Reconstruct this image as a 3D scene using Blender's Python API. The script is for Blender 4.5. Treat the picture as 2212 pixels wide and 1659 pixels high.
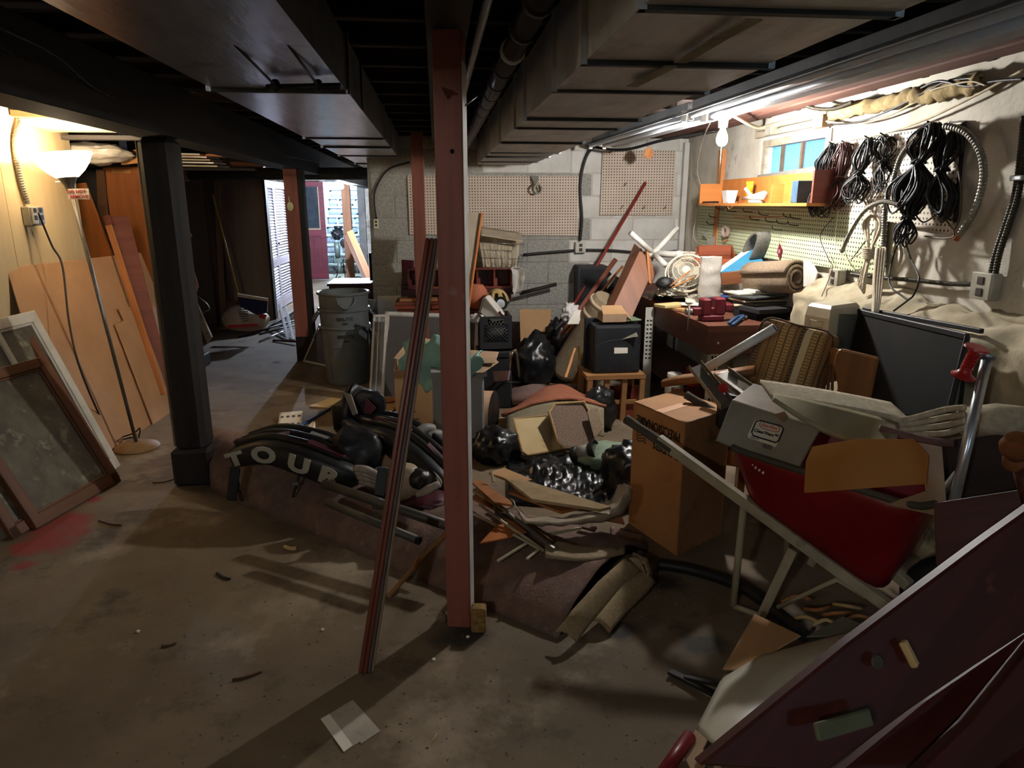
import bpy, bmesh, math, random
from mathutils import Vector, Matrix, noise
V = Vector
R = math.radians
for o in list(bpy.data.objects): bpy.data.objects.remove(o, do_unlink=True)
scene = bpy.context.scene
COL = scene.collection
random.seed(7)

# ---------------------------------------------------------------- camera, world, exposure
F, CX, CY, H = 1500.0, 1106.0, 829.5, 1.55
YAW, PIT = R(6.1), R(14.5)
cam_d = bpy.data.cameras.new('camera'); cam = bpy.data.objects.new('camera', cam_d); COL.objects.link(cam)
cam_d.sensor_width = 36; cam_d.lens = F/2212*36; cam_d.clip_start = .02; cam_d.clip_end = 200
cam.location = (0, 0, H); cam.rotation_euler = (R(90)-PIT, 0, -YAW)
scene.camera = cam
w = bpy.data.worlds.new('world'); scene.world = w; w.use_nodes = True
wb = w.node_tree.nodes['Background']; wb.inputs[0].default_value = (.42, .70, 1.0, 1); wb.inputs[1].default_value = 20
vs = scene.view_settings; vs.view_transform = 'Standard'; vs.look = 'None'; vs.gamma = 1; vs.use_curve_mapping = False
vs.exposure = 1.15

FW = V((math.sin(YAW)*math.cos(PIT), math.cos(YAW)*math.cos(PIT), -math.sin(PIT)))
RT = V((math.cos(YAW), -math.sin(YAW), 0)); UP = RT.cross(FW); CAM = V((0, 0, H))
def ray(x, y): return FW*F + RT*(x-CX) - UP*(y-CY)
def Zp(x, y, z=0): d = ray(x, y); return CAM + d*((z-H)/d.z)
def Yp(x, y, Y): d = ray(x, y); return CAM + d*(Y/d.y)
def Xp(x, y, X): d = ray(x, y); return CAM + d*(X/d.x)

# ---------------------------------------------------------------- materials
def hx(s):
    s = s.lstrip('#'); c = [int(s[i:i+2], 16)/255 for i in (0, 2, 4)]
    return tuple(((v/12.92) if v <= .04045 else ((v+.055)/1.055)**2.4) for v in c) + (1,)
MC = {}
def mat(name, c1, c2=None, scale=6, rough=.8, metal=0, bump=.15, bscale=60, stretch=(1, 1, 1), c3=None, s3=2.5, t3=.55, lo=.35, hi=.65, emit=None, es=0, trans=0, alpha=1, spec=.4, d3=.12, coat=0):
    """noise blend c1-c2 in object space, patches of c3 (dirt / wear), fine bump"""
    if name in MC: return MC[name]
    m = bpy.data.materials.new(name); m.use_nodes = True; MC[name] = m
    nt = m.node_tree; N = nt.nodes; L = nt.links; b = N['Principled BSDF']
    tc = N.new('ShaderNodeTexCoord'); mp = N.new('ShaderNodeMapping'); mp.inputs['Scale'].default_value = stretch
    L.new(tc.outputs['Object'], mp.inputs[0])
    def nz(sc, det=6, ro=.6):
        n = N.new('ShaderNodeTexNoise'); n.inputs['Scale'].default_value = sc; n.inputs['Detail'].default_value = det; n.inputs['Roughness'].default_value = ro
        L.new(mp.outputs[0], n.inputs['Vector']); return n
    def ramp(src, a, z):
        r = N.new('ShaderNodeMapRange'); r.inputs[1].default_value = a; r.inputs[2].default_value = z; r.clamp = True
        L.new(src, r.inputs[0]); return r.outputs[0]
    def mix(f, a, c):
        x = N.new('ShaderNodeMix'); x.data_type = 'RGBA'; L.new(f, x.inputs[0])
        for s, i in ((a, 6), (c, 7)):
            if isinstance(s, tuple): x.inputs[i].default_value = s
            else: L.new(s, x.inputs[i])
        return x.outputs[2]
    A = hx(c1); col = A
    if c2: col = mix(ramp(nz(scale).outputs[0], lo, hi), A, hx(c2))
    if c3:
        n3 = N.new('ShaderNodeTexNoise'); n3.inputs['Scale'].default_value = s3; n3.inputs['Detail'].default_value = 8; n3.inputs['Roughness'].default_value = .65
        L.new(tc.outputs['Object'], n3.inputs['Vector']); col = mix(ramp(n3.outputs[0], t3, t3+d3), col, hx(c3))
    if isinstance(col, tuple): b.inputs['Base Color'].default_value = col
    else: L.new(col, b.inputs['Base Color'])
    b.inputs['Roughness'].default_value = rough; b.inputs['Metallic'].default_value = metal
    b.inputs['Specular IOR Level'].default_value = spec
    if coat: b.inputs['Coat Weight'].default_value = coat
    if trans: b.inputs['Transmission Weight'].default_value = trans
    if alpha < 1: b.inputs['Alpha'].default_value = alpha
    if emit: b.inputs['Emission Color'].default_value = hx(emit); b.inputs['Emission Strength'].default_value = es
    if bump:
        bp = N.new('ShaderNodeBump'); bp.inputs['Strength'].default_value = bump; bp.inputs['Distance'].default_value = .004
        L.new(nz(bscale, 4).outputs[0], bp.inputs['Height']); L.new(bp.outputs[0], b.inputs['Normal'])
    m['col'] = 0
    return m
def wood(name, c1, c2, rough=.6, sc=1.0, c3=None, t3=.6, s3=4, spec=.35, bump=.12):
    return mat(name, c1, c2, scale=9*sc, stretch=(.12, 1.6, 1.6), rough=rough, bump=bump, bscale=40, c3=c3, t3=t3, s3=s3, spec=spec)

# ---------------------------------------------------------------- objects
WM = {}
def root(name, label, cat, loc, group=None):
    o = bpy.data.objects.new(name, None); o.empty_display_size = .05; COL.objects.link(o)
    o.location = loc; WM[o.name] = Matrix.Translation(V(loc)); tag(o, label, cat, group); return o
def tag(o, label=None, cat=None, group=None, kind=None):
    if label: o['label'] = label
    if cat: o['category'] = cat
    if group: o['group'] = group
    if kind: o['kind'] = kind
    return o
def put(name, me, m, par=None, M=None, smooth=False):
    o = bpy.data.objects.new(name, me); COL.objects.link(o)
    if m is not None and not me.materials: me.materials.append(m)
    if smooth:
        for p in me.polygons: p.use_smooth = True
    M = M if M is not None else Matrix.Identity(4)
    WM[o.name] = M
    if par is not None:
        o.parent = par; o.matrix_local = WM[par.name].inverted() @ M
    else: o.matrix_world = M
    return o
def mk(name, vs_, fs, m, par=None, M=None, smooth=False):
    """vs_ in world space; the object's origin goes to the base centre (or to frame M)"""
    vs_ = [V(v) for v in vs_]
    if M is None:
        lo = [min(v[i] for v in vs_) for i in range(3)]; hi = [max(v[i] for v in vs_) for i in range(3)]
        M = Matrix.Translation(((lo[0]+hi[0])/2, (lo[1]+hi[1])/2, lo[2]))
    inv = M.inverted()
    me = bpy.data.meshes.new(name); me.from_pydata([inv @ v for v in vs_], [], fs); me.update()
    bm = bmesh.new(); bm.from_mesh(me); bmesh.ops.recalc_face_normals(bm, faces=bm.faces); bm.to_mesh(me); bm.free()
    return put(name, me, m, par, M, smooth)
def frame(o, x, z=None, y=None):
    x = V(x).normalized()
    if z is not None: z = V(z); z = (z - x*z.dot(x)).normalized(); y = z.cross(x)
    else: y = V(y); y = (y - x*y.dot(x)).normalized(); z = x.cross(y)
    return Matrix(((x.x, y.x, z.x, o[0]), (x.y, y.y, z.y, o[1]), (x.z, y.z, z.z, o[2]), (0, 0, 0, 1)))
def bmbox(sx, sy, sz, bev=0, base=True, seg=1):
    bm = bmesh.new(); bmesh.ops.create_cube(bm, size=1)
    bmesh.ops.scale(bm, vec=(sx, sy, sz), verts=bm.verts)
    if base: bmesh.ops.translate(bm, vec=(0, 0, sz/2), verts=bm.verts)
    if bev: bmesh.ops.bevel(bm, geom=list(bm.edges), offset=min(bev, .45*min(sx, sy, sz)), segments=seg, profile=.6, affect='EDGES')
    return bm
def frombm(name, bm, m, par=None, M=None, smooth=False):
    me = bpy.data.meshes.new(name); bm.to_mesh(me); bm.free(); return put(name, me, m, par, M, smooth)
def box(name, loc, size, m, par=None, rz=0, bev=.004, rx=0, ry=0, base=True, seg=1):
    M = Matrix.Translation(V(loc)) @ Matrix.Rotation(R(rz), 4, 'Z') @ Matrix.Rotation(R(rx), 4, 'X') @ Matrix.Rotation(R(ry), 4, 'Y')
    return frombm(name, bmbox(*size, bev, base, seg), m, par, M)
def mbox(name, boxes, m, par=None):
    """several axis boxes (x0,x1,y0,y1,z0,z1) of ONE thing in one mesh"""
    vs_, fs = [], []
    for x0, x1, y0, y1, z0, z1 in boxes:
        k = len(vs_); vs_ += [(x, y, z) for z in (z0, z1) for (x, y) in ((x0, y0), (x1, y0), (x1, y1), (x0, y1))]
        fs += [[k+i for i in f] for f in ((0, 3, 2, 1), (4, 5, 6, 7), (0, 1, 5, 4), (1, 2, 6, 5), (2, 3, 7, 6), (3, 0, 4, 7))]
    return mk(name, vs_, fs, m, par)
def bar(name, A, B, w_, h_, m, par=None, up=(0, 0, 1), bev=.003, seg=1):
    """box from A to B; h_ along up, w_ across"""
    A, B = V(A), V(B); d = B-A; u = V(up)
    if abs(d.normalized().dot(u.normalized())) > .98: u = V((0, -1, .01))
    M = frame((A+B)/2, d, z=u)
    return frombm(name, bmbox(d.length, w_, h_, bev, False, seg), m, par, M)
def slab(name, pts, t, m, par=None, bev=.002, grain=None, jit=0):
    """flat polygon of world points, its front towards the camera, thickness t going away"""
    P = [V(p) for p in pts]; n = V((0, 0, 0))
    for i in range(len(P)):
        a, b = P[i], P[(i+1) % len(P)]
        n += V(((a.y-b.y)*(a.z+b.z), (a.z-b.z)*(a.x+b.x), (a.x-b.x)*(a.y+b.y)))
    n.normalize(); c = sum(P, V((0, 0, 0)))/len(P)
    if n.dot(CAM-c) < 0: n = -n
    x = (V(grain) if grain is not None else (P[1]-P[0]))
    M = frame(c, x, z=n); inv = M.inverted()
    Q = [inv @ p for p in P]
    bm = bmesh.new(); k = len(Q)
    tv = [bm.verts.new((q.x, q.y, 0)) for q in Q]; bv = [bm.verts.new((q.x, q.y, -t)) for q in Q]
    bm.faces.new(tv); bm.faces.new(bv[::-1])
    for i in range(k): bm.faces.new((tv[i], bv[i], bv[(i+1) % k], tv[(i+1) % k]))
    bmesh.ops.recalc_face_normals(bm, faces=bm.faces)
    if bev: bmesh.ops.bevel(bm, geom=list(bm.edges), offset=min(bev, t*.4), segments=1, affect='EDGES')
    return frombm(name, bm, m, par, M)
def yy(*a): return [Yp(*p) for p in a]
def zz(*a): return [Zp(*p) for p in a]
def xx(*a): return [Xp(*p) for p in a]
def spl(pts, k=6, cyc=False):
    P = [V(p) for p in pts]; out = []; n = len(P)
    for i in range(n if cyc else n-1):
        g = (lambda j: P[j % n]) if cyc else (lambda j: P[min(max(j, 0), n-1)])
        p0, p1, p2, p3 = g(i-1), g(i), g(i+1), g(i+2)
        for s in range(k):
            t = s/k; out.append(.5*((2*p1)+(p2-p0)*t+(2*p0-5*p1+4*p2-p3)*t*t+(3*p1-p0-3*p2+p3)*t**3))
    if not cyc: out.append(P[-1])
    return out
def tubemesh(pts, r, n=8, cap=True, cyc=False):
    P = [V(p) for p in pts]; vs_, fs = [], []; k = len(P)
    T = [(P[(i+1) % k]-P[i-1] if cyc else P[min(i+1, k-1)]-P[max(i-1, 0)]).normalized() for i in range(k)]
    u = V((0, 0, 1)) if abs(T[0].z) < .9 else V((1, 0, 0))
    for i in range(k):
        u = (u-T[i]*u.dot(T[i])).normalized(); v = T[i].cross(u); rr = r[i] if isinstance(r, (list, tuple)) else r
        vs_ += [P[i]+(u*math.cos(2*math.pi*j/n)+v*math.sin(2*math.pi*j/n))*rr for j in range(n)]
    for i in range(k if cyc else k-1):
        for j in range(n): a, b = i*n+j, i*n+(j+1) % n; c, d = ((i+1) % k)*n+(j+1) % n, ((i+1) % k)*n+j; fs.append([a, b, c, d])
    if cap and not cyc: fs += [list(range(n))[::-1], [(k-1)*n+j for j in range(n)]]
    return vs_, fs
def tube(name, pts, r, m, par=None, k=0, n=8, cap=True, cyc=False, smooth=True):
    P = spl(pts, k, cyc) if k else pts
    if k and isinstance(r, (list, tuple)):
        q = len(r)-1; r = [r[min(int(i/k), q)]*(1-(i/k) % 1)+r[min(int(i/k)+1, q)]*((i/k) % 1) for i in range(len(P))]
    return mk(name, *tubemesh(P, r, n, cap, cyc), m, par, smooth=smooth)
def tubes(name, lst, r, m, par=None, k=0, n=6, cyc=False):
    """many strands of ONE thing or part"""
    vs_, fs = [], []
    for pts in lst:
        a, b = tubemesh(spl(pts, k, cyc) if k else pts, r, n, True, cyc); o = len(vs_); vs_ += a; fs += [[o+i for i in f] for f in b]
    return mk(name, vs_, fs, m, par, smooth=True)
def lathe(name, prof, loc, m, par=None, ax=(0, 0, 1), n=28, smooth=True, ref=(1, 0, 0), sx=1, sy=1, close=False):
    ax = V(ax).normalized(); rf = V(ref)
    if abs(ax.dot(rf.normalized())) > .95: rf = V((0, 1, 0))
    M = frame(loc, rf-ax*rf.dot(ax), z=ax); vs_, fs = [], []
    for r, z in prof: vs_ += [(r*sx*math.cos(2*math.pi*j/n), r*sy*math.sin(2*math.pi*j/n), z) for j in range(n)]
    k = len(prof)
    for i in range(k if close else k-1):
        for j in range(n): a = i*n+j; b = i*n+(j+1) % n; c = ((i+1) % k)*n+(j+1) % n; d = ((i+1) % k)*n+j; fs.append((a, b, c, d))
    if not close:
        if prof[0][0] > 1e-4: fs.append(tuple(range(n))[::-1])
        if prof[-1][0] > 1e-4: fs.append(tuple((k-1)*n+j for j in range(n)))
    me = bpy.data.meshes.new(name); me.from_pydata(vs_, [], fs)
    bm = bmesh.new(); bm.from_mesh(me); bmesh.ops.remove_doubles(bm, verts=bm.verts, dist=1e-5); bmesh.ops.recalc_face_normals(bm, faces=bm.faces); bm.to_mesh(me); bm.free()
    o = put(name, me, m, par, M, smooth)
    if smooth:
        try: me.set_sharp_from_angle(angle=R(40))
        except Exception: pass
    return o
def sheet(name, fn, nu, nv, m, par=None, t=.004, smooth=True):
    """surface fn(u,v), u,v in 0..1, given thickness t"""
    vs_ = [V(fn(i/nu, j/nv)) for i in range(nu+1) for j in range(nv+1)]; q = nv+1
    top = []; nn = []
    for i in range(nu+1):
        for j in range(nv+1):
            du = vs_[min(i+1, nu)*q+j]-vs_[max(i-1, 0)*q+j]; dv = vs_[i*q+min(j+1, nv)]-vs_[i*q+max(j-1, 0)]
            c = du.cross(dv); nn.append(c.normalized() if c.length > 1e-9 else V((0, 0, 1)))
    k = len(vs_); allv = vs_ + [vs_[i]-nn[i]*t for i in range(k)]; fs = []
    for i in range(nu):
        for j in range(nv):
            a, b, c, d = i*q+j, (i+1)*q+j, (i+1)*q+j+1, i*q+j+1
            fs += [(a, b, c, d), (k+d, k+c, k+b, k+a)]
    rim = [i*q for i in range(nu+1)] + [nu*q+j for j in range(1, nv+1)] + [i*q+nv for i in range(nu-1, -1, -1)] + [j for j in range(nv-1, 0, -1)]
    for i in range(len(rim)): a, b = rim[i], rim[(i+1) % len(rim)]; fs.append((a, b, k+b, k+a))
    return mk(name, allv, fs, m, par, smooth=smooth)
def blob(name, c, s, m, par=None, seed=0, amp=.12, fr=3.0, sub=4, flat=None, wr=0, wf=9, rz=0, sq=1.0, M0=None):
    """lumpy closed body; wr adds sharp creases; flat = z of the resting plane; sq<1 boxier"""
    bm = bmesh.new(); bmesh.ops.create_icosphere(bm, subdivisions=sub, radius=1); so = V((seed*7.3, seed*3.1, seed*1.7))
    rot = Matrix.Rotation(R(rz), 3, 'Z') if M0 is None else M0
    for v in bm.verts:
        p = v.co.copy()
        if sq < 1: p = V([math.copysign(abs(q)**sq, q) for q in p])
        d = 1 + amp*noise.noise(p*fr*.5+so) + amp*.5*noise.noise(p*fr*1.3+so)
        if wr: d += wr*(abs(noise.noise(p*wf*.35+so))*2-.5) + wr*.5*(abs(noise.noise(p*wf*.8+so*2))*2-.5)
        q = V((p.x*s[0]*d, p.y*s[1]*d, p.z*s[2]*d)); q = rot @ q
        v.co = q + V(c)
        if flat is not None and v.co.z < flat: v.co.z = flat
    vs_ = [v.co.copy() for v in bm.verts]; fs = [[v.index for v in f.verts] for f in bm.faces]; bm.free()
    return mk(name, vs_, fs, m, par, smooth=True)
def text(name, s, size, o, xd, yd, m, par=None, ext=.0006, bold=0, ax='CENTER', sx=1.0, off=0, bend=0):
    """flat print of the characters s, lying at o with reading direction xd and up direction yd"""
    cu = bpy.data.curves.new(name, 'FONT'); cu.body = s; cu.size = size; cu.extrude = ext; cu.align_x = ax; cu.align_y = 'CENTER'; cu.offset = bold; cu.resolution_u = 3
    t = bpy.data.objects.new('tmp', cu); COL.objects.link(t)
    me = bpy.data.meshes.new_from_object(t.evaluated_get(bpy.context.evaluated_depsgraph_get())); me.name = name
    bpy.data.objects.remove(t, do_unlink=True); bpy.data.curves.remove(cu)
    M = frame(o, xd, y=yd)
    for v in me.vertices: v.co.x *= sx; v.co.z += off
    if bend:
        for v in me.vertices: a_ = v.co.x/bend; r_ = bend+v.co.z; v.co.x = r_*math.sin(a_); v.co.z = r_*math.cos(a_)-bend
    me.materials.clear()
    return put(name, me, m, par, M)
def struct(o): o['kind'] = 'structure'; return o
def wob(p, a, f=3, s=0): return V(p) + a*noise.noise_vector(V(p)*f+V((s, s*2, s*3)))
def light(name, kind, loc, power, color, size=.05, spot=None):
    l = bpy.data.lights.new(name, kind); l.energy = power; l.color = color
    if kind in ('POINT', 'SPOT'): l.shadow_soft_size = size
    o = bpy.data.objects.new(name, l); COL.objects.link(o); o.location = loc; return o
scene.cycles.use_denoising = True
scene.cycles.max_bounces = 8; scene.cycles.diffuse_bounces = 5; scene.cycles.sample_clamp_indirect = 6
# ================================================================ THE SETTING
YB, XR, XL = 6.6, 2.36, -2.45
ZC = 2.32
# floor: stained concrete, red paint spill by the leaning window frame
M_floor = mat('concrete_floor', '#7a6a55', '#584a38', scale=1.6, rough=.85, bump=.35, bscale=22, c3='#948570', s3=1.3, t3=.55, lo=.3, hi=.7)
nt = M_floor.node_tree; N = nt.nodes; L = nt.links; b = N['Principled BSDF']; src = b.inputs['Base Color'].links[0].from_socket
tc = N.new('ShaderNodeTexCoord'); geo = N.new('ShaderNodeNewGeometry')
def spot_mask(c, r):
    d = N.new('ShaderNodeVectorMath'); d.operation = 'DISTANCE'; L.new(geo.outputs['Position'], d.inputs[0]); d.inputs[1].default_value = c
    n = N.new('ShaderNodeTexNoise'); n.inputs['Scale'].default_value = 7; n.inputs['Detail'].default_value = 6; L.new(geo.outputs['Position'], n.inputs['Vector'])
    a = N.new('ShaderNodeMath'); a.operation = 'MULTIPLY_ADD'; L.new(n.outputs[0], a.inputs[0]); a.inputs[1].default_value = -1.6*r; L.new(d.outputs['Value'], a.inputs[2])
    m_ = N.new('ShaderNodeMapRange'); m_.clamp = True; L.new(a.outputs[0], m_.inputs[0]); m_.inputs[1].default_value = r*.1; m_.inputs[2].default_value = -r*.5; return m_.outputs[0]
def over(src, f, c):
    x = N.new('ShaderNodeMix'); x.data_type = 'RGBA'; L.new(f, x.inputs[0]); L.new(src, x.inputs[6]); x.inputs[7].default_value = hx(c); return x.outputs[2]
n2 = N.new('ShaderNodeTexNoise'); n2.inputs['Scale'].default_value = 3.2; n2.inputs['Detail'].default_value = 10; n2.inputs['Roughness'].default_value = .7; L.new(geo.outputs['Position'], n2.inputs['Vector'])
mr = N.new('ShaderNodeMapRange'); mr.clamp = True; L.new(n2.outputs[0], mr.inputs[0]); mr.inputs[1].default_value = .55; mr.inputs[2].default_value = .68
src = over(src, mr.outputs[0], '#4a4234')
n4 = N.new('ShaderNodeTexNoise'); n4.inputs['Scale'].default_value = 45; n4.inputs['Detail'].default_value = 3; L.new(geo.outputs['Position'], n4.inputs['Vector'])
mr4 = N.new('ShaderNodeMapRange'); mr4.clamp = True; L.new(n4.outputs[0], mr4.inputs[0]); mr4.inputs[1].default_value = .68; mr4.inputs[2].default_value = .74
src = over(src, mr4.outputs[0], '#3a342a')
for (px, py, r) in ((140, 1128, .16), (110, 1165, .2), (70, 1180, .13), (205, 1078, .06), (52, 1222, .07)):
    c = Zp(px, py); src = over(src, spot_mask(tuple(c), r), '#83332f')
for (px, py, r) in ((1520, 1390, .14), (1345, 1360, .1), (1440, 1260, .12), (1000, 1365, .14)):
    c = Zp(px, py); src = over(src, spot_mask(tuple(c), r), '#35302a')  # dark floor patches, partly painted shadow by the wheelbarrow
L.new(src, b.inputs['Base Color'])
fl = struct(mbox('floor', [(-5.2, 2.8, -2.4, 19.5, -.12, 0)], M_floor))

M_joist = wood('old_dark_timber', '#3a2e26', '#241c17', rough=.85)
M_sub = wood('dark_subfloor', '#4a3a32', '#372c26', rough=.9)
M_dark = wood('smoke_black_timber', '#26211e', '#15120f', rough=.7)
ceil_ = struct(mbox('ceiling', [(-5.2, 2.8, -2.4, 15.9, ZC, ZC+.15)], M_sub))
y = -1.9; jm = None
while y < 15.6:
    if y < 7.2:
        o = box('joist', (-1.2, y, 2.14), (7.8, .045, .178), M_joist, ceil_, bev=.003) if jm is None else put('joist', jm, None, ceil_, Matrix.Translation((-1.2, y, 2.14)))
        jm = o.data
    else: put('joist', jm, None, ceil_, Matrix.Translation((-1.2, y, 2.14)))
    y += .405
g1 = root('timber_girder', 'smoke-blackened girder carried by the black boxed post', 'beam', (-1.4, 6, 1.88))
bar('beam', (-1.4, -2.2, 2.01), (-1.4, 15.7, 2.01), .19, .26, M_dark, g1)
g2 = root('timber_girder', 'dark girder above the red post between the two ducts', 'beam', (.05, 3, 2.07))
bar('beam', (.05, -2.2, 2.1), (.05, 6.55, 2.1), .13, .07, M_dark, g2)

# ---- back wall of concrete blocks
M_mortar = mat('mortar', '#a09c92', '#88847a', bump=.5, bscale=80)
M_bg = mat('grey_block', '#a3a199', '#84827a', scale=60, rough=.95, bump=.8, bscale=120, c3='#716e66', s3=2, t3=.58)
M_bw = mat('painted_block', '#cfccc5', '#bdb9af', scale=5, rough=.8, bump=.5, bscale=90, c3='#9a968c', s3=3.5, t3=.63)
M_mortarw = mat('painted_mortar', '#bdb9b0', '#aaa69c', scale=5, rough=.85, bump=.4, bscale=80)
wb_ = struct(mbox('wall_back', [(-.58, 2.66, YB+.007, YB+.2, 0, ZC)], M_mortar))
mbox('painted_mortar', [(1.25, 2.358, YB+.005, YB+.0075, .61, ZC-.02), (.35, 1.25, YB+.005, YB+.0075, 1.83, ZC-.02)], M_mortarw, wb_)
bmesh_cache = {}
def block(par, x0, x1, y, z, m, kind, dep=.16, hgt=.194, face=0):
    k = (kind, round(x1-x0, 3), m.name)
    M = Matrix.Translation(((x0+x1)/2, y+dep/2, z))
    if k not in bmesh_cache:
        o = frombm('block', bmbox(x1-x0, dep, hgt, .005), m, par, M); bmesh_cache[k] = o.data
    else: put('block', bmesh_cache[k], None, par, M)
for r_ in range(11):
    x = -.58 - (.2 if r_ % 2 else 0)
    while x < 2.36:
        a, c = max(x+.005, -.58), min(x+.4014, 2.358)
        if c-a > .06:
            cx, z = (a+c)/2, r_*.2032
            m = M_bw if ((cx > 1.25 and z > .55) or (z > 1.75 and cx > .35)) else M_bg
            block(wb_, a, c, YB, z+.005, m, 'b')
        x += .4064
# side face of the wall's free end
struct(mbox('wall_back_end', [(-.6, -.58, YB+.02, YB+.2, 0, ZC)], M_bg))

# ---- right wall: rough plaster on stone, window opening, battered foot
M_pl = mat('old_plaster', '#cbc5b7', '#b0a998', scale=3, rough=.95, bump=.9, bscale=30, c3='#6e6655', s3=4.5, t3=.6)
WY0, WY1, WZ0, WZ1 = 4.17, 5.06, 1.58, 1.99
def plasterwall(name, cells, x0, dep):
    vs_, fs = [], []
    for (y0, y1, z0, z1) in cells:
        ny, nz_ = max(2, int((y1-y0)/.06)), max(2, int((z1-z0)/.06)); k = len(vs_)
        for i in range(ny+1):
            for j in range(nz_+1):
                yv, zv = y0+(y1-y0)*i/ny, z0+(z1-z0)*j/nz_
                p = V((x0, yv, zv)); q = .012*noise.noise(p*3.1)+.006*noise.noise(p*9)
                vs_.append((x0-max(q, -.01), yv, zv))
        for i in range(ny):
            for j in range(nz_):
                a = k+i*(nz_+1)+j; fs.append((a, a+1, a+nz_+2, a+nz_+1))
    return vs_, fs
vs_, fs = plasterwall('w', [(-2.4, WY0, 0, ZC), (WY1, YB, 0, ZC), (WY0, WY1, 0, WZ0), (WY0, WY1, WZ1, ZC)], XR, .3)
wr = mk('wall_right', vs_, fs, M_pl, None, M=Matrix.Identity(4), smooth=True); struct(wr)
wr2 = mbox('wall_core', [(XR+.03, XR+.33, -2.4, WY0, 0, ZC), (XR+.03, XR+.33, WY1, YB, 0, ZC), (XR+.03, XR+.33, WY0, WY1, 0, WZ0), (XR+.03, XR+.33, WY0, WY1, WZ1, ZC)], M_pl, wr)
mbox('window_reveal', [(XR-.01, XR+.05, WY0-.03, WY0, WZ0, WZ1), (XR-.01, XR+.05, WY1, WY1+.03, WZ0, WZ1), (XR-.01, XR+.05, WY0, WY1, WZ0-.03, WZ0), (XR-.01, XR+.05, WY0, WY1, WZ1, WZ1+.03)], M_pl, wr)
M_stone = mat('rough_stone_footing', '#b7ac92', '#8f846b', scale=5, rough=.95, bump=1, bscale=18, c3='#665d4a', s3=6, t3=.58)
def foot(u, v):
    y = -2.2+6.25*u; pr = [(0, 1.12), (.1, 1.07), (.19, 1.02), (.215, .9), (.22, .45), (.22, 0)]
    f = v*(len(pr)-1); i = min(int(f), len(pr)-2); t = f-i; d = pr[i][0]*(1-t)+pr[i+1][0]*t; z = pr[i][1]*(1-t)+pr[i+1][1]*t
    p = V((XR-d, y, z)); q = .04*noise.noise(p*2.3)+.03*noise.noise(p*6)+.02*noise.noise(p*15)
    return p + V((-q*(1 if v > .05 else 0), 0, q*.9*(1-v)))
struct(sheet('wall_right_footing', foot, 160, 40, M_stone, None, t=.02))

# ---- left wall: painted plywood panels
M_cream = wood('cream_panel', '#c9b48c', '#bda77e', rough=.7, c3='#a8946c', t3=.62, s3=1.5)
M_cream.node_tree.nodes['Mapping'].inputs['Scale'].default_value = (1, 1, .1)
wl = struct(mbox('wall_left', [(XL-.2, XL-.012, -2.4, 5.25, 0, ZC)], M_dark))
for i, (a, c) in enumerate(((-2.4, -.1), (-.1, 2.3), (2.3, 4.4), (4.41, 5.25))):
    mbox('wall_panel', [(XL-.012, XL+(.006 if i == 2 else 0), a+.002, c-.002, 0, ZC-.19)], M_cream, wl)
M_cinder = mat('dark_cellar_wall', '#4a443d', '#332e29', scale=3, rough=.95)
struct(mbox('wall_front', [(-2.65, 1.4, -2.6, -2.4, 0, ZC), (1.9, 2.8, -2.6, -2.4, 0, ZC), (1.4, 1.9, -2.6, -2.4, 0, 1.75), (1.4, 1.9, -2.6, -2.4, 2.02, ZC)], M_cinder))  # the opening is an unseen addition that lets in fill daylight
struct(mbox('wall_left_return', [(-5.2, XL-.15, 6.4, 6.55, 0, ZC)], M_cinder))
struct(mbox('wall_left_recess', [(-3.5, -3.4, 5.05, 6.4, 0, ZC), (-3.4, XL-.2, 5.05, 5.2, 0, ZC)], M_cinder))
struct(mbox('wall_left_far', [(-5.2, -5.0, 6.5, 16, 0, ZC)], M_cinder))
M_brown = wood('brown_partition', '#97806e', '#85705f', rough=.8)
M_brown.node_tree.nodes['Mapping'].inputs['Scale'].default_value = (1, 1, .1)
YP = 9.9
xp = Yp(581, 500, YP).x-.03
struct(mbox('wall_partition', [(-5.0, xp, YP, YP+.09, 0, ZC)], M_brown))
struct(mbox('wall_partition_edge', [(xp, xp+.03, YP-.02, YP+.11, 0, ZC)], M_dark))
# far wall with the doorway to the bulkhead stairs
YD = 15.8
dx0, dx1 = Yp(697, 500, YD).x, Yp(776, 500, YD).x
M_white = mat('whitewashed_block', '#b5b2a8', '#8b887e', scale=8, rough=.95, bump=.6, bscale=40, c3='#6b675d', s3=5, t3=.55)
struct(mbox('wall_far', [(-5.2, dx0, YD, YD+.25, 0, ZC), (dx1, .4, YD, YD+.25, 0, ZC), (dx0, dx1, YD, YD+.25, 2.02, ZC)], M_white))
struct(mbox('wall_rear_right', [(-.55, -.4, YB+.2, YD+.3, 0, ZC)], M_white))
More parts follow.
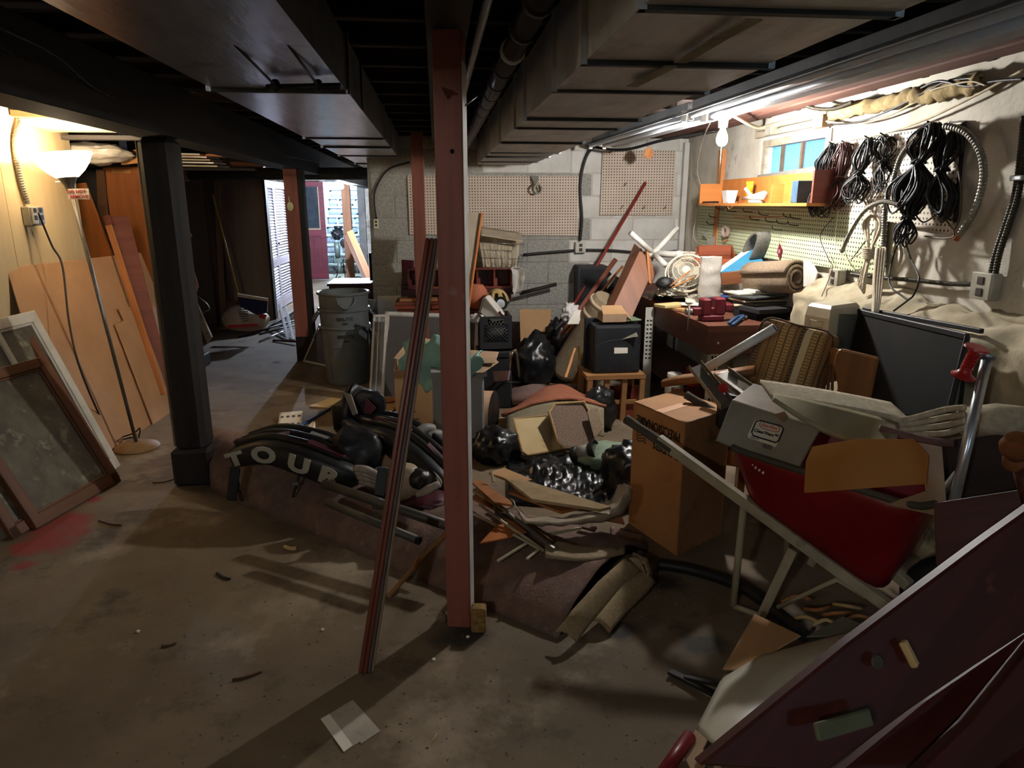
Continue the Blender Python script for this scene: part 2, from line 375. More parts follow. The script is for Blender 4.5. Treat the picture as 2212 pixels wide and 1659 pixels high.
# bulkhead stairs of stone blocks, open to the sky
M_tread = mat('worn_concrete_tread', '#b9bcbd', '#9aa0a2', scale=6, rough=.9, bump=.3)
M_rock = mat('quarry_faced_stone', '#8f8f93', '#6c6c74', scale=9, rough=.95, bump=1, bscale=25, c3='#b8babd', s3=9, t3=.6)
st = root('bulkhead_stairs', 'stone-block stairs rising to daylight behind the outboard motor', 'stairs', ((dx0+dx1)/2, YD+.6, 0))
for i in range(9):
    y0 = YD+.75+i*.2; z0 = i*.215
    mbox('tread', [(dx0-.15, dx1+.15, y0-.02, y0+.24, z0+.175, z0+.215)], M_tread, st)
    n = 3; x0 = dx0-.15-(.13 if i % 2 else 0)
    while x0 < dx1+.12:
        a, c = max(x0, dx0-.15), min(x0+.36, dx1+.15)
        if c-a > .05:
            bm = bmesh.new(); bmesh.ops.create_grid(bm, x_segments=6, y_segments=3, size=.5)
            for v in bm.verts:
                e = (abs(v.co.x) > .49 or abs(v.co.y) > .49); px_, pz_ = (a+c)/2+v.co.x*(c-a-.025), z0+.09+v.co.y*.155
                v.co = V((px_, y0+(.02 if e else -.015-.03*abs(noise.noise(V((px_*9, i*3.3, pz_*9))))), pz_))
            vv = [v.co.copy() for v in bm.verts]; ff = [[v.index for v in f.verts] for f in bm.faces]; bm.free()
            k = len(vv); mk('stone_block', vv, ff, M_rock, st)
        x0 += .38
    mbox('riser_core', [(dx0-.15, dx1+.15, y0+.02, y0+.22, z0, z0+.175)], M_tread, st)
struct(mbox('wall_stairwell', [(dx0-.35, dx0-.15, YD+.2, YD+3.4, 0, 2.3), (dx1+.15, dx1+.35, YD+.2, YD+3.4, 0, 2.3), (dx0-.15, dx1+.15, YD+2.6, YD+2.75, 0, 1.9)], M_white))
# daylight comes down the stairwell and through the small window
pd = bpy.data.lights.new('stairwell_skylight_portal', 'AREA'); pd.shape = 'RECTANGLE'; pd.size = dx1-dx0; pd.size_y = 2.0
po = bpy.data.objects.new('stairwell_skylight_portal', pd); COL.objects.link(po); po.location = ((dx0+dx1)/2, YD+.3, 1.0); po.rotation_euler = (R(-90), 0, 0); pd.cycles.is_portal = True
# ================================================================ POSTS
M_redpost = wood('red_brown_paint', '#8e5344', '#784436', rough=.6, c3='#98766a', t3=.66, s3=7)
M_redpost2 = wood('red_brown_wood', '#713f2e', '#5a3023', rough=.6)
M_postside = mat('whitewashed_post_side', '#bdb9b0', '#9a968c', scale=6, rough=.8)
M_hole = mat('bolt_hole', '#0a0807', rough=1, bump=0)
p = root('support_post', 'red-brown painted timber post with a bolt hole, splinter and whitewashed side', 'post', (.055, 2.36, 0))
bar('timber', (.055, 2.365, 0), (.055, 2.365, 2.07), .09, .09, M_redpost, p, up=(-.19, -.98, 0), bev=.004)
bar('whitewashed_side', (.0998, 2.3562, .06), (.0998, 2.3562, 1.98), .084, .002, M_postside, p, up=(.98, -.19, 0), bev=0)
h0 = Yp(977, 327, 2.319); lathe('bolt_hole', [(.0, .0), (.006, 0), (.0075, .0015), (.0, .0016)], h0, M_hole, p, ax=(0, -1, 0), n=16)
for (px, py) in ((963, 1160), (978, 503), (985, 1075)): lathe('nail_head', [(.0, .002), (.005, .0015), (.006, 0), (0, 0)], Yp(px, py, 2.32), M_redpost, p, ax=(0, -1, 0), n=12)
slab('splinter', yy((952, 186, 2.318), (985, 196, 2.318), (998, 205, 2.318), (975, 200, 2.3), (966, 218, 2.305)), .004, M_redpost2, p)
M_metal = mat('dull_metal', '#9a9a98', '#7a7a78', rough=.4, metal=.9, bump=.05)
tube('bent_nail', [Yp(1000, 232, 2.36), Yp(1030, 208, 2.4)], .003, M_metal, p)
p = root('support_post', 'black boxed post with chamfered corners and a stepped base block', 'post', (-1.4, 3.93, 0))
bar('shaft', (-1.405, 3.94, .2), (-1.405, 3.94, 1.88), .17, .17, M_dark, p, up=(0, -1, 0), bev=.028)
bar('base_block', (-1.405, 3.94, 0), (-1.405, 3.94, .22), .215, .215, M_dark, p, up=(0, -1, 0), bev=.02)
bar('corner_strip', (-1.485, 3.855, .24), (-1.485, 3.855, 1.86), .008, .012, wood('worn_strip', '#8a7a63', '#6a5b47'), p)
p = root('support_post', 'red-brown post with a black side and yellowish bulb tag by the louvred door', 'post', (-1.39, 7.2, 0))
x3 = Yp(637, 523, 7.14).x
bar('timber', (x3, 7.2, 0), (x3, 7.2, 1.88), .128, .128, M_redpost, p, up=(0, -1, 0))
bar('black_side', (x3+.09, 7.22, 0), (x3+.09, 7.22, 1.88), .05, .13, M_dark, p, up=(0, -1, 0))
bar('dark_foot', (x3, 7.133, 0), (x3, 7.133, .25), .13, .004, mat('dark_foot_brown', '#1d1512', '#2a1a15', rough=.95), p, up=(0, -1, 0))  # dark strip over the lowest part of the post
tagm = mat('yellowed_plastic', '#c9c790', '#b1ae78', rough=.5)
c = Yp(627, 446, 7.11); lathe('hanging_tag', [(.0, .0), (.03, 0), (.03, .008), (0, .008)], c, tagm, p, ax=(0, -1, 0), n=20, sy=1.4)
tube('tag_cord', [c+V((0, -.005, .03)), c+V((-.01, 0, .09))], .004, tagm, p)
# second slim post behind the front post, foot hidden
p = root('support_post', 'slim red-brown post standing behind the front post, before the pegboard', 'post', (-.12, 5.3, 0))
xq = Yp(905, 443, 5.3).x
bar('timber', (xq, 5.3, 0), (xq, 5.3, 2.05), .088, .088, M_redpost2, p, up=(0, -1, 0))
# rough post in front of the doorway, far back
p = root('support_post', 'rough bare-wood post standing before the bright doorway', 'post', (-1.8, 14.2, 0))
x0 = Yp(752, 500, 14.2).x
bar('timber', (x0, 14.2, 0), (x0, 14.2, 2.14), .16, .14, wood('rough_bare_wood', '#6b4a33', '#4a3223', rough=.85), p, up=(0, -1, 0))

# ================================================================ DUCTS
M_galv = mat('dusty_galvanised', '#b9babb', '#9fa0a2', scale=4, rough=.5, metal=.25, bump=.2, bscale=25, c3='#85868a', s3=5, t3=.55, stretch=(3, .6, 1))
M_galv2 = mat('dull_blue_galvanised', '#a5a8ae', '#8a8d94', scale=5, rough=.3, metal=.75, bump=.5, bscale=7, c3='#4a4c50', s3=4, t3=.58, stretch=(3, .6, 1))
M_seam = mat('duct_seam', '#34332f', rough=.7, metal=.3, bump=0)
M_strap = mat('tan_strap', '#8a8069', '#6f664f', rough=.8)
def duct(label, x0, x1, z0, z1, y0, y1, m, seams, drive):
    d = root('sheet_metal_duct', label, 'duct', ((x0+x1)/2, (y0+y1)/2, z0), )
    ys = [y0]+seams+[y1]
    for i in range(len(ys)-1):
        j = .004*(i % 2)
        mbox('duct_section', [(x0-j, x1+j, ys[i]+.002, ys[i+1]-.002, z0-j, z1)], m, d)
    for s in seams:
        mbox('slip_joint', [(x0-.012, x1+.012, s-.012, s+.012, z0-.012, z0+.001)], M_seam, d)
        mbox('drive_cleat', [(x0-.016, x0+.001, s-.014, s+.014, z0-.012, z1)], m, d)
        mbox('drive_cleat', [(x1-.001, x1+.016, s-.014, s+.014, z0-.012, z1)], m, d)
    return d
dr = duct('wide grey sheet-metal duct with cross seams running to the pegboard wall', .385, .86, 1.9, 2.13, -1.5, 6.56, M_galv, [.9, 1.35, 1.86, 2.3, 3.05, 3.4, 4.2, 5.0, 5.45, 6.05], 1)
def strap(A, B): bar('hanger_strap', A, B, .035, .004, M_strap, dr)
strap(Zp(1470, 135, 1.885), Zp(1560, 80, 1.885)); strap(Zp(1560, 80, 1.884), Zp(1630, 42, 1.884)); strap(Zp(1365, 187, 1.885), Zp(1450, 143, 1.885))
dl = duct('shiny galvanised duct with pipe hangers running to the back room', -.78, -.31, 1.95, 2.14, -1.5, 8.2, M_galv2, [2.75, 4.6, 5.3, 6.2, 7.4], 1)
M_bpipe = mat('black_iron', '#1c1b1a', '#2a2826', rough=.5, metal=.5)
tube('hanger_rod', [Zp(577, 190, 1.925), Zp(735, 187, 1.925)], .012, M_bpipe, dl)
for x in (595, 687):
    q = Zp(x, 185, 1.925); lathe('rod_clamp', [(.015, -.012), (.02, -.006), (.02, .006), (.015, .012)], q, M_bpipe, dl, ax=(1, 0, 0), n=12)
    tube('hanger_wire', [q, q+V((0, -.5, .03))], .004, M_bpipe, dl)
tube('hanger_wire', [V((-.295, 2.7, 1.93)), V((-.295, 2.7, 2.13))], .004, M_bpipe, dl)
tube('hanger_wire', [V((-.297, 3.2, 1.94)), V((-.297, 3.2, 2.13))], .004, M_bpipe, dl)
# hollow between the ducts: black pipe with fittings, grey pipe
pp_ = root('drain_pipe', 'black iron pipe with ring fittings hung beside the seamed duct', 'pipe', (.25, 4, 2.02))
tube('pipe', [(.27, .3, 2.05), (.27, 6.5, 2.03)], .035, M_bpipe, pp_, n=14)
for i in range(16):
    yv = 1.6+i*.3; lathe('ring_fitting', [(.036, -.02), (.043, -.012), (.043, .012), (.036, .02)], (.27, yv, 2.045), M_galv if i in (3, ) else M_bpipe, pp_, ax=(0, 1, 0), n=14)
tag(tube('water_pipe', [(.16, .3, 2.1), (.16, 6.5, 2.1)], .014, M_galv, None, n=10), 'thin grey water pipe between girder and black pipe', 'pipe')
# insulated pipe crossing to the partition
q0, q1 = Yp(392, 376, 8.6), Yp(640, 374, 8.6)
ip = root('insulated_pipe', 'thick dark speckled pipe crossing above the brown partition', 'pipe', (q0+q1)/2)
tube('pipe', [q0+V((-.1, 0, 0)), q1+V((.9, 0, 0))], .068, mat('pipe_wrap', '#55524a', '#2c2a26', scale=60, rough=.8, bump=.4), ip, n=16)
lathe('pipe_collar', [(.07, 0), (.085, .02), (.085, .06), (.07, .08)], q0, mat('terracotta_collar', '#9a6a50', rough=.8), ip, ax=(1, 0, 0), n=18)
hb = root('header_beam', 'dark double header beam over the passage to the doorway', 'beam', (-1.3, 13.2, 1.96))
bar('upper_beam', (-1.28, 13.2, 2.08), (-.6, 13.2, 2.08), .16, .12, M_joist, hb); bar('lower_beam', (-1.28, 14.0, 2.05), (-.6, 14.0, 2.05), .14, .1, M_joist, hb)

# ================================================================ LIGHTS OF THE ROOM
M_porc = mat('white_porcelain', '#e8e4da', rough=.3, bump=0)
BULB = Yp(1560, 298, 4.2)
bl = root('bare_bulb_lamp', 'lit bare bulb in a white porcelain ceiling socket', 'lamp', BULB+V((0, 0, .15)))
lathe('socket', [(.0, .155), (.062, .155), (.062, .145), (.045, .11), (.03, .1), (.026, .06), (.0, .06)], BULB, M_porc, bl)
M_glow = mat('glowing_bulb', '#ffffff', emit='#fffcf8', es=1050, bump=0)
lathe('bulb', [(.0, -.048), (.018, -.043), (.03, -.026), (.033, -.005), (.027, .02), (.016, .045), (.013, .06), (.0, .06)], BULB, M_glow, bl)
mbox('ceiling_board', [(BULB.x-.09, BULB.x+.09, BULB.y-.07, BULB.y+.07, BULB.z+.155, BULB.z+.175)], M_joist, bl)
tube('pull_string', [BULB+V((.01, .03, .09)), BULB+V((.012, .03, -.25))], .0012, mat('white_string', '#d8d4c8', rough=.9, bump=0), bl, n=5)
# torchiere floor lamp
LB = V((-1.99, 4.55, 0)); LT = Yp(146, 385, 4.53)
M_steel = mat('tarnished_lamp_steel', '#7d7b74', '#5d5b55', rough=.4, metal=.8, bump=.05)
M_base = mat('brown_lamp_base', '#8a6b45', '#6e5537', rough=.6, bump=.1)
fl_ = root('torchiere_lamp', 'leaning torchiere floor lamp with a lit white bowl shade', 'lamp', LB)
ax = (LT-LB).normalized()
lathe('base', [(.0, 0), (.135, 0), (.138, .008), (.125, .022), (.07, .038), (.02, .045), (.0, .045)], LB, M_base, fl_)
bar_ = tube('pole', [LB+V((0, 0, .03)), LT-ax*.06], .011, M_steel, fl_, n=12)
lathe('shade_cup', [(.012, -.1), (.02, -.08), (.028, -.04), (.05, 0), (.06, .012)], LT, M_steel, fl_, ax=ax)
M_shade = mat('lit_frosted_shade', '#f6ead2', rough=.4, emit='#ffe2b8', es=8, bump=0)
lathe('shade', [(.03, .0), (.06, .005), (.1, .04), (.135, .085), (.158, .135), (.16, .14), (.154, .135), (.13, .088), (.096, .045), (.056, .011), (.03, .006)], LT, M_shade, fl_, ax=ax, n=40)
lathe('lamp_bulb', [(.0, .10), (.02, .095), (.03, .075), (.02, .045), (.012, .02), (.0, .02)], LT, mat('lamp_bulb_glow', '#ffffff', emit='#ffe2b8', es=25, bump=0), fl_, ax=ax)
box('lamp_switch', LT+ax*-.005+V((-.05, 0, -.02)), (.04, .014, .008), M_porc, fl_, bev=.002)
l2 = light('torchiere_light', 'POINT', LT+ax*.15, 24, (1.0, .80, .56), .05); l2.parent = fl_; l2.matrix_parent_inverse = Matrix.Translation(-LB)
# sign taped to the pole
M_paper = mat('white_paper', '#e9e4d8', '#dcd6c8', rough=.85, bump=.05)
M_redink = mat('red_marker', '#b5443c', rough=.8, bump=0)
sg = root('paper_sign', 'handwritten paper notice taped to the floor lamp pole', 'sign', Yp(170, 430, 4.515))
P = yy((146, 408, 4.505), (191, 407, 4.505), (194, 431, 4.505), (147, 430, 4.505)); slab('card', P, .001, M_paper, sg, bev=0)
xd = P[1]-P[0]; ydir = P[0]-P[3]; c = sum(P, V((0, 0, 0)))/4
text('lettering', 'DO NOT', .026, c+ydir*.22+V((-.01, -.0025, 0)), xd, ydir, M_redink, sg, bold=.0006, sx=1.0)
text('lettering', 'REMOVE', .027, c-ydir*.27+V((.004, -.0025, 0)), xd, ydir, M_redink, sg, bold=.0006, sx=1.0)

# ================================================================ FLUORESCENT SHOP FIXTURES (unlit)
M_fix = mat('grey_white_enamel', '#a9abad', '#8d9092', scale=3, rough=.45, bump=.05, c3='#6a6b6a', s3=6, t3=.66)
M_tubeoff = mat('unlit_tube_glass', '#c9ced2', rough=.25, bump=0)
def fixture(label, xa, ya, xb, yb, z):
    A, B = V((xa, ya, z)), V((xb, yb, z)); f = root('fluorescent_fixture', label, 'light fixture', (A+B)/2, 'unlit fluorescent fixtures along the duct')
    d = (B-A).normalized(); s = V((d.y, -d.x, 0)); u = V((0, 0, 1))
    bar('channel', A+u*.03, B+u*.03, .1, .055, M_fix, f)
    for k in (-1, 1):
        prof = [(.03, .02), (.13, -.03), (.15, -.035)]
        vs_, fs = [], []
        for q in (A, B):
            for a_, z_ in prof: vs_.append(q+s*k*a_+u*z_)
        for a_, z_ in [(x, y+.004) for x, y in prof]:
            vs_.append(A+s*k*a_+u*z_)
        for a_, z_ in [(x, y+.004) for x, y in prof]: vs_.append(B+s*k*a_+u*z_)
        fs = [(0, 1, 4, 3), (1, 2, 5, 4), (6, 7, 10, 9), (7, 8, 11, 10), (2, 5, 11, 8), (0, 1, 7, 6), (1, 2, 8, 7), (3, 4, 10, 9), (4, 5, 11, 10)]
        mk('reflector', vs_, fs, M_fix, f)
        tube('fluorescent_tube', [A+s*k*.06+d*.03-u*.02, B+s*k*.06-d*.03-u*.02], .019, M_tubeoff, f, n=12)
        for q, e in ((A, 1), (B, -1)): bar('lamp_holder', q+d*e*.015+s*k*.06+u*.01, q+d*e*.015+s*k*.06-u*.05, .03, .022, M_porc, f, up=d)
    for q in (A+d*.3, B-d*.3): tube('hanger_wire', [q+u*.05, q+u*.1], .004, M_metal, f)
    return f
fixture('long unlit fluorescent fixture next to the bare bulb, above the workbench', 1.50, 4.12, 1.40, 6.2, 2.06)
fixture('long unlit fluorescent fixture beyond the pull-chain, over the wheelbarrow', 1.58, 1.5, 1.51, 4.07, 2.06)
# unseen fill bulb, added behind the viewer to brighten the facing sides
B2 = V((-1.05, -1.0, 1.98))
b2_ = root('bare_bulb_lamp', 'added unseen fill bulb in a porcelain socket under the joists by the end wall', 'lamp', B2+V((0, 0, .15)))
M_glow2 = mat('weak_glowing_bulb', '#ffffff', emit='#fff8ee', es=430, bump=0)
for ch in list(bl.children):
    if ch.type == 'MESH' and ch.name.split('.')[0] in ('socket', 'bulb', 'ceiling_board'): put(ch.name.split('.')[0], ch.data.copy(), None, b2_, Matrix.Translation(B2-BULB) @ WM[ch.name])

for ch in b2_.children:
    if ch.name.startswith('bulb'): ch.data.materials.clear(); ch.data.materials.append(M_glow2)

# cool bulb hanging at the header of the far doorway
B3 = Yp(738, 402, 12.6)
b3_ = root('bare_bulb_lamp', 'cool white bare bulb glaring at the head of the far doorway', 'lamp', B3+V((0, 0, .15)))
M_glow3 = mat('cool_glowing_bulb', '#ffffff', emit='#dde9ff', es=4500, bump=0)
for ch in list(bl.children):
    nm = ch.name.split('.')[0]
    if ch.type == 'MESH' and nm in ('socket', 'bulb', 'ceiling_board'):
        o = put(nm, ch.data.copy(), None, b3_, Matrix.Translation(B3-BULB) @ WM[ch.name])
        if nm == 'bulb': o.data.materials.clear(); o.data.materials.append(M_glow3)

tube('added_drop_rod', [B3+V((0, 0, .16)), V((B3.x, B3.y, 2.14))], .008, M_bpipe, b3_)  # added rod that joins the otherwise floating bulb to the joists
# ================================================================ LEFT SIDE
def Pn(px, py, p0, n): d = ray(px, py); n = V(n); return CAM + d*((V(p0)-CAM).dot(n)/d.dot(n))
def plane(a, b, c): a, b, c = V(a), V(b), V(c); return a, (b-a).cross(c-a).normalized()
M_cord = mat('dark_brown_cord', '#2b2218', rough=.6, bump=0)
M_blk = mat('black_rubber', '#141414', '#1d1d1d', rough=.55, bump=.05)
M_flex = mat('flex_conduit_steel', '#8d8a80', '#6f6c63', rough=.45, metal=.6, bump=.05)
def flexpipe(name, pts, r, m, par=None, k=8, ribs=True, n=10):
    P = spl(pts, k); L_ = 0; Q = [P[0]]; out = []; rr = []
    d = [0]
    for i in range(1, len(P)): d.append(d[-1]+(P[i]-P[i-1]).length)
    stp = r*.45; nn = int(d[-1]/stp); j = 0
    for i in range(nn+1):
        s = i*stp
        while j < len(d)-2 and d[j+1] < s: j += 1
        t = (s-d[j])/max(d[j+1]-d[j], 1e-6); out.append(P[j].lerp(P[j+1], min(t, 1))); rr.append(r*(1 if i % 2 else .82))
    return mk(name, *tubemesh(out, rr, n), m, par, smooth=False)
cd = root('wall_outlet', 'double outlet box under a flex conduit on the cream wall', 'outlet', Xp(62, 485, XL))
flexpipe('flex_conduit', xx((60, 440, XL+.02), (46, 395, XL+.02), (34, 335, XL+.02), (33, 295, XL+.02), (45, 262, XL+.03)), .016, M_flex, cd)
M_obox = mat('grey_outlet_steel', '#b3aea0', '#94907f', rough=.5, metal=.4, bump=.05, c3='#6d6757', t3=.62, s3=20)
c = Xp(60, 464, XL)
box('outlet_body', c+V((.025, 0, -.065)), (.05, .13, .115), M_obox, cd, bev=.006)
for k in (-1, 1):
    box('face_plate', c+V((.056, k*.033, -.055)), (.012, .06, .1), M_obox if k < 0 else M_metal, cd, bev=.003)
    for z in (-.03, .012): box('socket', c+V((.062, k*.033, z)), (.008, .03, .028), M_blk, cd, bev=.004)
tag(tube('power_cord', xx((83, 460, XL+.08), (112, 530, XL+.09), (135, 575, XL+.14))+[Pn(150, 700, (-2.12, 5, .5), (1, 0, .28)), Pn(178, 810, (-2.05, 5, .3), (1, 0, .28)), Zp(235, 935, .06), Zp(262, 948, .012), Zp(282, 945, .03)], .006, M_cord, None, k=8), 'brown lamp cord hanging from the cream wall outlet', 'cord')
tubes('cord_coil', [[Zp(258, 946, .02), Zp(290, 935, .1), Zp(302, 925, .13), Zp(300, 945, .04)], [Zp(262, 950, .015), Zp(285, 945, .06), Zp(296, 948, .03)]], .005, M_cord, None, k=6)
tag(bpy.data.objects['cord_coil'], 'short loose cord loop lying on the floor lamp base', 'cord')

# big hardboard sheet leaning on the wall, small board in front of it
M_hard = mat('hardboard', '#b98e66', '#ad835c', scale=4, rough=.75, bump=.05, c3='#9a7350', s3=3, t3=.62)
PA, PN = plane((-2.13, 4.3, 0), (-2.07, 6.0, 0), (-2.42, 5.2, 1.2))
def hb_(px, py, o=0): return Pn(px, py, PA+PN*o*(1 if PN.x > 0 else -1), PN)
q = [hb_(15, 578), hb_(312, 545), hb_(392, 885)]; bl0 = hb_(232, 977); blx = hb_(150, 1028)
tag(slab('hardboard_sheet', [hb_(15, 578), hb_(316, 544), hb_(392, 884), hb_(150, 1024)], .006, M_hard), 'large tan hardboard sheet leaning on the wall behind the floor lamp', 'board')
tag(slab('hardboard_offcut', [hb_(256, 668, .02), hb_(298, 660, .02), hb_(312, 688, .02), hb_(377, 893, .02), hb_(331, 917, .02), hb_(249, 701, .02), hb_(268, 692, .02)], .006, M_hard), 'narrow tan hardboard offcut with a stepped top, leaning on the large sheet', 'board')
# orange plywood cabinet panels in the recess
M_oply = wood('orange_plywood', '#b0682f', '#9c5827', rough=.5, c3='#8a4b20', t3=.62, s3=2)
M_oply.node_tree.nodes['Mapping'].inputs['Scale'].default_value = (.12, 1.6, 1.6)
pc = root('plywood_cabinet', 'tall orange plywood cabinet side with a taped top edge', 'cabinet', Yp(290, 700, 6.0).xyz*V((1, 1, 0)).x if False else V((-2.6, 6.0, 0)))
a = yy((222, 362, 6.0), (303, 360, 6.0)); b2 = [V((a[1].x+.02, 6.0, 0)), V((a[0].x+.02, 6.0, 0))]
slab('side_panel', [a[0], a[1], b2[0], b2[1]], .03, M_oply, pc, grain=(0, 0, 1))
slab('edge_strip', [a[1]+V((.001, -.004, .02)), a[1]+V((.03, -.004, .02)), b2[0]+V((.03, -.004, 0)), b2[0]+V((.001, -.004, 0))], .02, mat('whitish_edge', '#c9c2b4', '#9a9384'), pc)
slab('tape', yy((241, 366, 5.99), (282, 366, 5.99), (282, 374, 5.99), (241, 374, 5.99)), .001, mat('tan_tape', '#c98a50', rough=.4), pc, bev=0)
box('latch', Yp(226, 500, 5.96), (.04, .02, .03), M_metal, pc)
tag(slab('plywood_door', yy((150, 400, 5.8), (206, 396, 5.8), (243, 560, 5.62), (262, 680, 5.5), (205, 690, 5.5), (178, 560, 5.62)), .025, M_oply, grain=(0, 0, 1)), 'rounded orange plywood door panel leaning beside the plywood cabinet', 'panel')
tag(slab('dark_cabinet_door', yy((207, 366, 5.95), (224, 366, 5.95), (236, 520, 5.95), (214, 520, 5.95)), .02, wood('dim_brown', '#6e4a2c', '#5b3c22')), 'narrow dim brown strip panel between the two orange panels', 'panel')
M_maroon = wood('maroon_stained_board', '#7a4330', '#6a3727', rough=.55)
M_raw = wood('raw_orange_wood', '#b87a48', '#a06637', rough=.65)
zb = Zp(352, 862)
tag(slab('stained_board', [Yp(236, 468, 5.62), Yp(278, 466, 5.7), Yp(376, 845, 5.5), Yp(350, 880, 5.42)], .02, M_maroon), 'wide maroon-stained board leaning over the hardboard sheet', 'board')
st_ = root('raw_plank', 'raw orange plank with notched ends leaning on the maroon board', 'plank', Zp(350, 860))
bar('plank', Yp(234, 484, 5.55), Yp(352, 852, 5.35), .045, .02, M_raw, st_, up=(0, -1, 0)); bar('end_block', Yp(230, 466, 5.56), Yp(237, 486, 5.55), .05, .03, M_maroon, st_, up=(0, -1, 0))
# stored planks and bundles overhead
M_wpl = mat('whitewashed_board', '#d3c6a8', '#c2b493', scale=5, rough=.8)
def ov(name, label, pts, t, m, cat='board'): return tag(slab(name, yy(*pts), t, m), label, cat)
o = slab('shelf_board', [V((-2.44, 4.66, 2.03)), V((-1.55, 4.66, 2.035)), V((-1.55, 5.0, 2.0)), V((-2.44, 5.0, 2.0))], .02, M_wpl); tag(o, 'whitewashed board laid flat under the joists above the lamp', 'board')
tag(bar('rack_bar', V((-3.3, 6.34, Yp(366, 366, 6.4).z)), V((-1.5, 6.34, Yp(366, 366, 6.4).z)), .06, .02, M_dark), 'added thin black rack bar under the pale siding strips', 'bar')  # added support so the siding strips rest on something
tag(bar('rack_bar', Yp(136, 297, 5.0), Yp(470, 300, 5.0), .06, .03, M_dark), 'black rack bar under the joists beside the lamp', 'bar')
tag(bar('rack_bar', Yp(30, 246, 4.62), Yp(318, 258, 4.62), .08, .04, wood('lit_bar_wood', '#8a7350', '#6d5a3c')), 'long board edge lit by the floor lamp, under the joists', 'board')
M_film = mat('clear_film', '#e6ddcc', rough=.25, trans=.3, bump=.5, bscale=25, spec=.6)
pb = tag(blob('wrapped_bundle', (Yp(205, 332, 5.5)), (.24, .2, .075), M_film, seed=4, wr=.12, amp=.2), 'clear plastic-wrapped bundle stored overhead behind the lamp shade', 'bundle')
ov('carton_flap', 'orange cardboard piece stored overhead behind the lit lamp', [(252, 328, 5.6), (302, 322, 5.6), (303, 352, 5.6), (262, 356, 5.6)], .04, mat('lit_carton', '#c08a52', '#ac7843', rough=.85), 'cardboard')
for i, (x0, x1, y, dz) in enumerate(((372, 478, 360, 0), (372, 470, 353, 1), (374, 462, 347, 2), (372, 455, 341, 3), (380, 440, 335, 4))):
    A = Yp(x0, y, 6.3); B = Yp(x1, y+2, 6.3)
    tag(slab('siding_strip', [A+V((0, -.1, 0)), B+V((0, -.1, 0)), B+V((0, .25, .01)), A+V((0, .25, .01))], .012, [M_wpl, M_porc, M_wpl, M_film, M_porc][i]), 'pale siding strip in the bundle stored overhead by the black post', 'board', 'pale strips stored overhead')
ov('orange_board', 'thin orange board on top of the overhead siding bundle', [(372, 330, 6.3), (480, 333, 6.3), (480, 339, 6.3), (372, 336, 6.3)], .15, M_oply)
ov('long_orange_batten', 'long thin orange batten above the insulated pipe', [(495, 349, 7.6), (618, 354, 7.6), (618, 360, 7.6), (500, 357, 7.6)], .08, M_oply)
pm = root('perforated_bracket', 'white perforated steel bracket hanging under the girder', 'bracket', Yp(430, 305, 4.6))
slab('strip', yy((400, 300, 4.6), (462, 305, 4.6), (461, 316, 4.6), (445, 314, 4.6)), .003, M_porc, pm)
for i in range(6): lathe('slot', [(0, 0), (.006, 0), (.006, .001), (0, .001)], Yp(412+i*9, 304+i*1.4, 4.597), M_hole, pm, ax=(0, -1, 0), n=10)
for i, pts in enumerate(([(0, 60, 2.2), (120, 120, 2.6), (240, 210, 3.2), (420, 262, 4.4)], [(0, 100, 2.4), (150, 190, 3.2), (330, 240, 4.2)], [(460, 290, 4.6), (520, 320, 5.6), (600, 335, 6.5), (690, 350, 7.0)])):
    tag(tube('ceiling_wire', yy(*pts), .005, M_blk if i < 2 else M_flex, None, k=6, n=6), ['dark wire stapled along the black girder', 'second dark wire looping along the black girder', 'pale thin wire hanging from the girder past the louvred door'][i], 'wire')

# ---- leaning window sashes
M_glassd = mat('dirty_glass', '#6d6654', '#4a4538', scale=6, rough=.25, bump=.02, c3='#8f8970', s3=9, t3=.55, spec=.6)
M_wpaint = mat('white_painted_sash', '#d8d3c4', '#c5bfae', scale=8, rough=.6)
M_bpaint = wood('brown_sash_wood', '#6e4427', '#4f301c', rough=.5)
def sash(name, label, cat, C4, w_, d_, m, mg, mull=(), group=None, ins=True):
    """C4 = TL,TR,BR,BL world corners"""
    TL, TR, BR, BL = [V(c) for c in C4]; r_ = root(name, label, cat, (BL+BR)/2, group); n = (TR-TL).cross(BL-TL).normalized()
    if n.dot(CAM-TL) < 0: n = -n
    def edge(nm, A, B, ofs, ww): bar(nm, A+ofs*ww/2, B+ofs*ww/2, ww, d_, m, r_, up=n)
    ud = (BL-TL).normalized(); rd = (TR-TL).normalized()
    edge('stile', TL, BL, rd, w_); edge('stile', TR, BR, -rd, w_); edge('rail', TL, TR, ud, w_); edge('rail', BL, BR, -ud, w_*1.15)
    if ins:
        for A, B, o_ in ((TL+rd*w_+ud*w_, BL+rd*w_-ud*w_*1.15, rd), (TR-rd*w_+ud*w_, BR-rd*w_-ud*w_*1.15, -rd), (TL+rd*w_+ud*w_, TR-rd*w_+ud*w_, ud), (BL+rd*w_-ud*w_*1.15, BR-rd*w_-ud*w_*1.15, -ud)):
            bar('inner_bead', A+o_*w_*.12, B+o_*w_*.12, w_*.24, d_*.6, m, r_, up=n)
    slab('pane', [TL+rd*w_*.8+ud*w_*.8, TR-rd*w_*.8+ud*w_*.8, BR-rd*w_*.8-ud*w_*.8, BL+rd*w_*.8-ud*w_*.8], .003, mg, r_, bev=0)
    for t in mull: bar('mullion', TL.lerp(TR, t), BL.lerp(BR, t), w_*.6, d_*.8, m, r_, up=n)
    return r_
BR, BL = Zp(258, 1040), Zp(75, 1145); TR = Yp(88, 772, 4.02); TL = TR+(BL-BR)
sash('old_window', 'brown wooden sash with dirty glass, its lower rail on the red-stained floor', 'window sash', (TL, TR, BR, BL), .055, .035, M_bpaint, M_glassd)
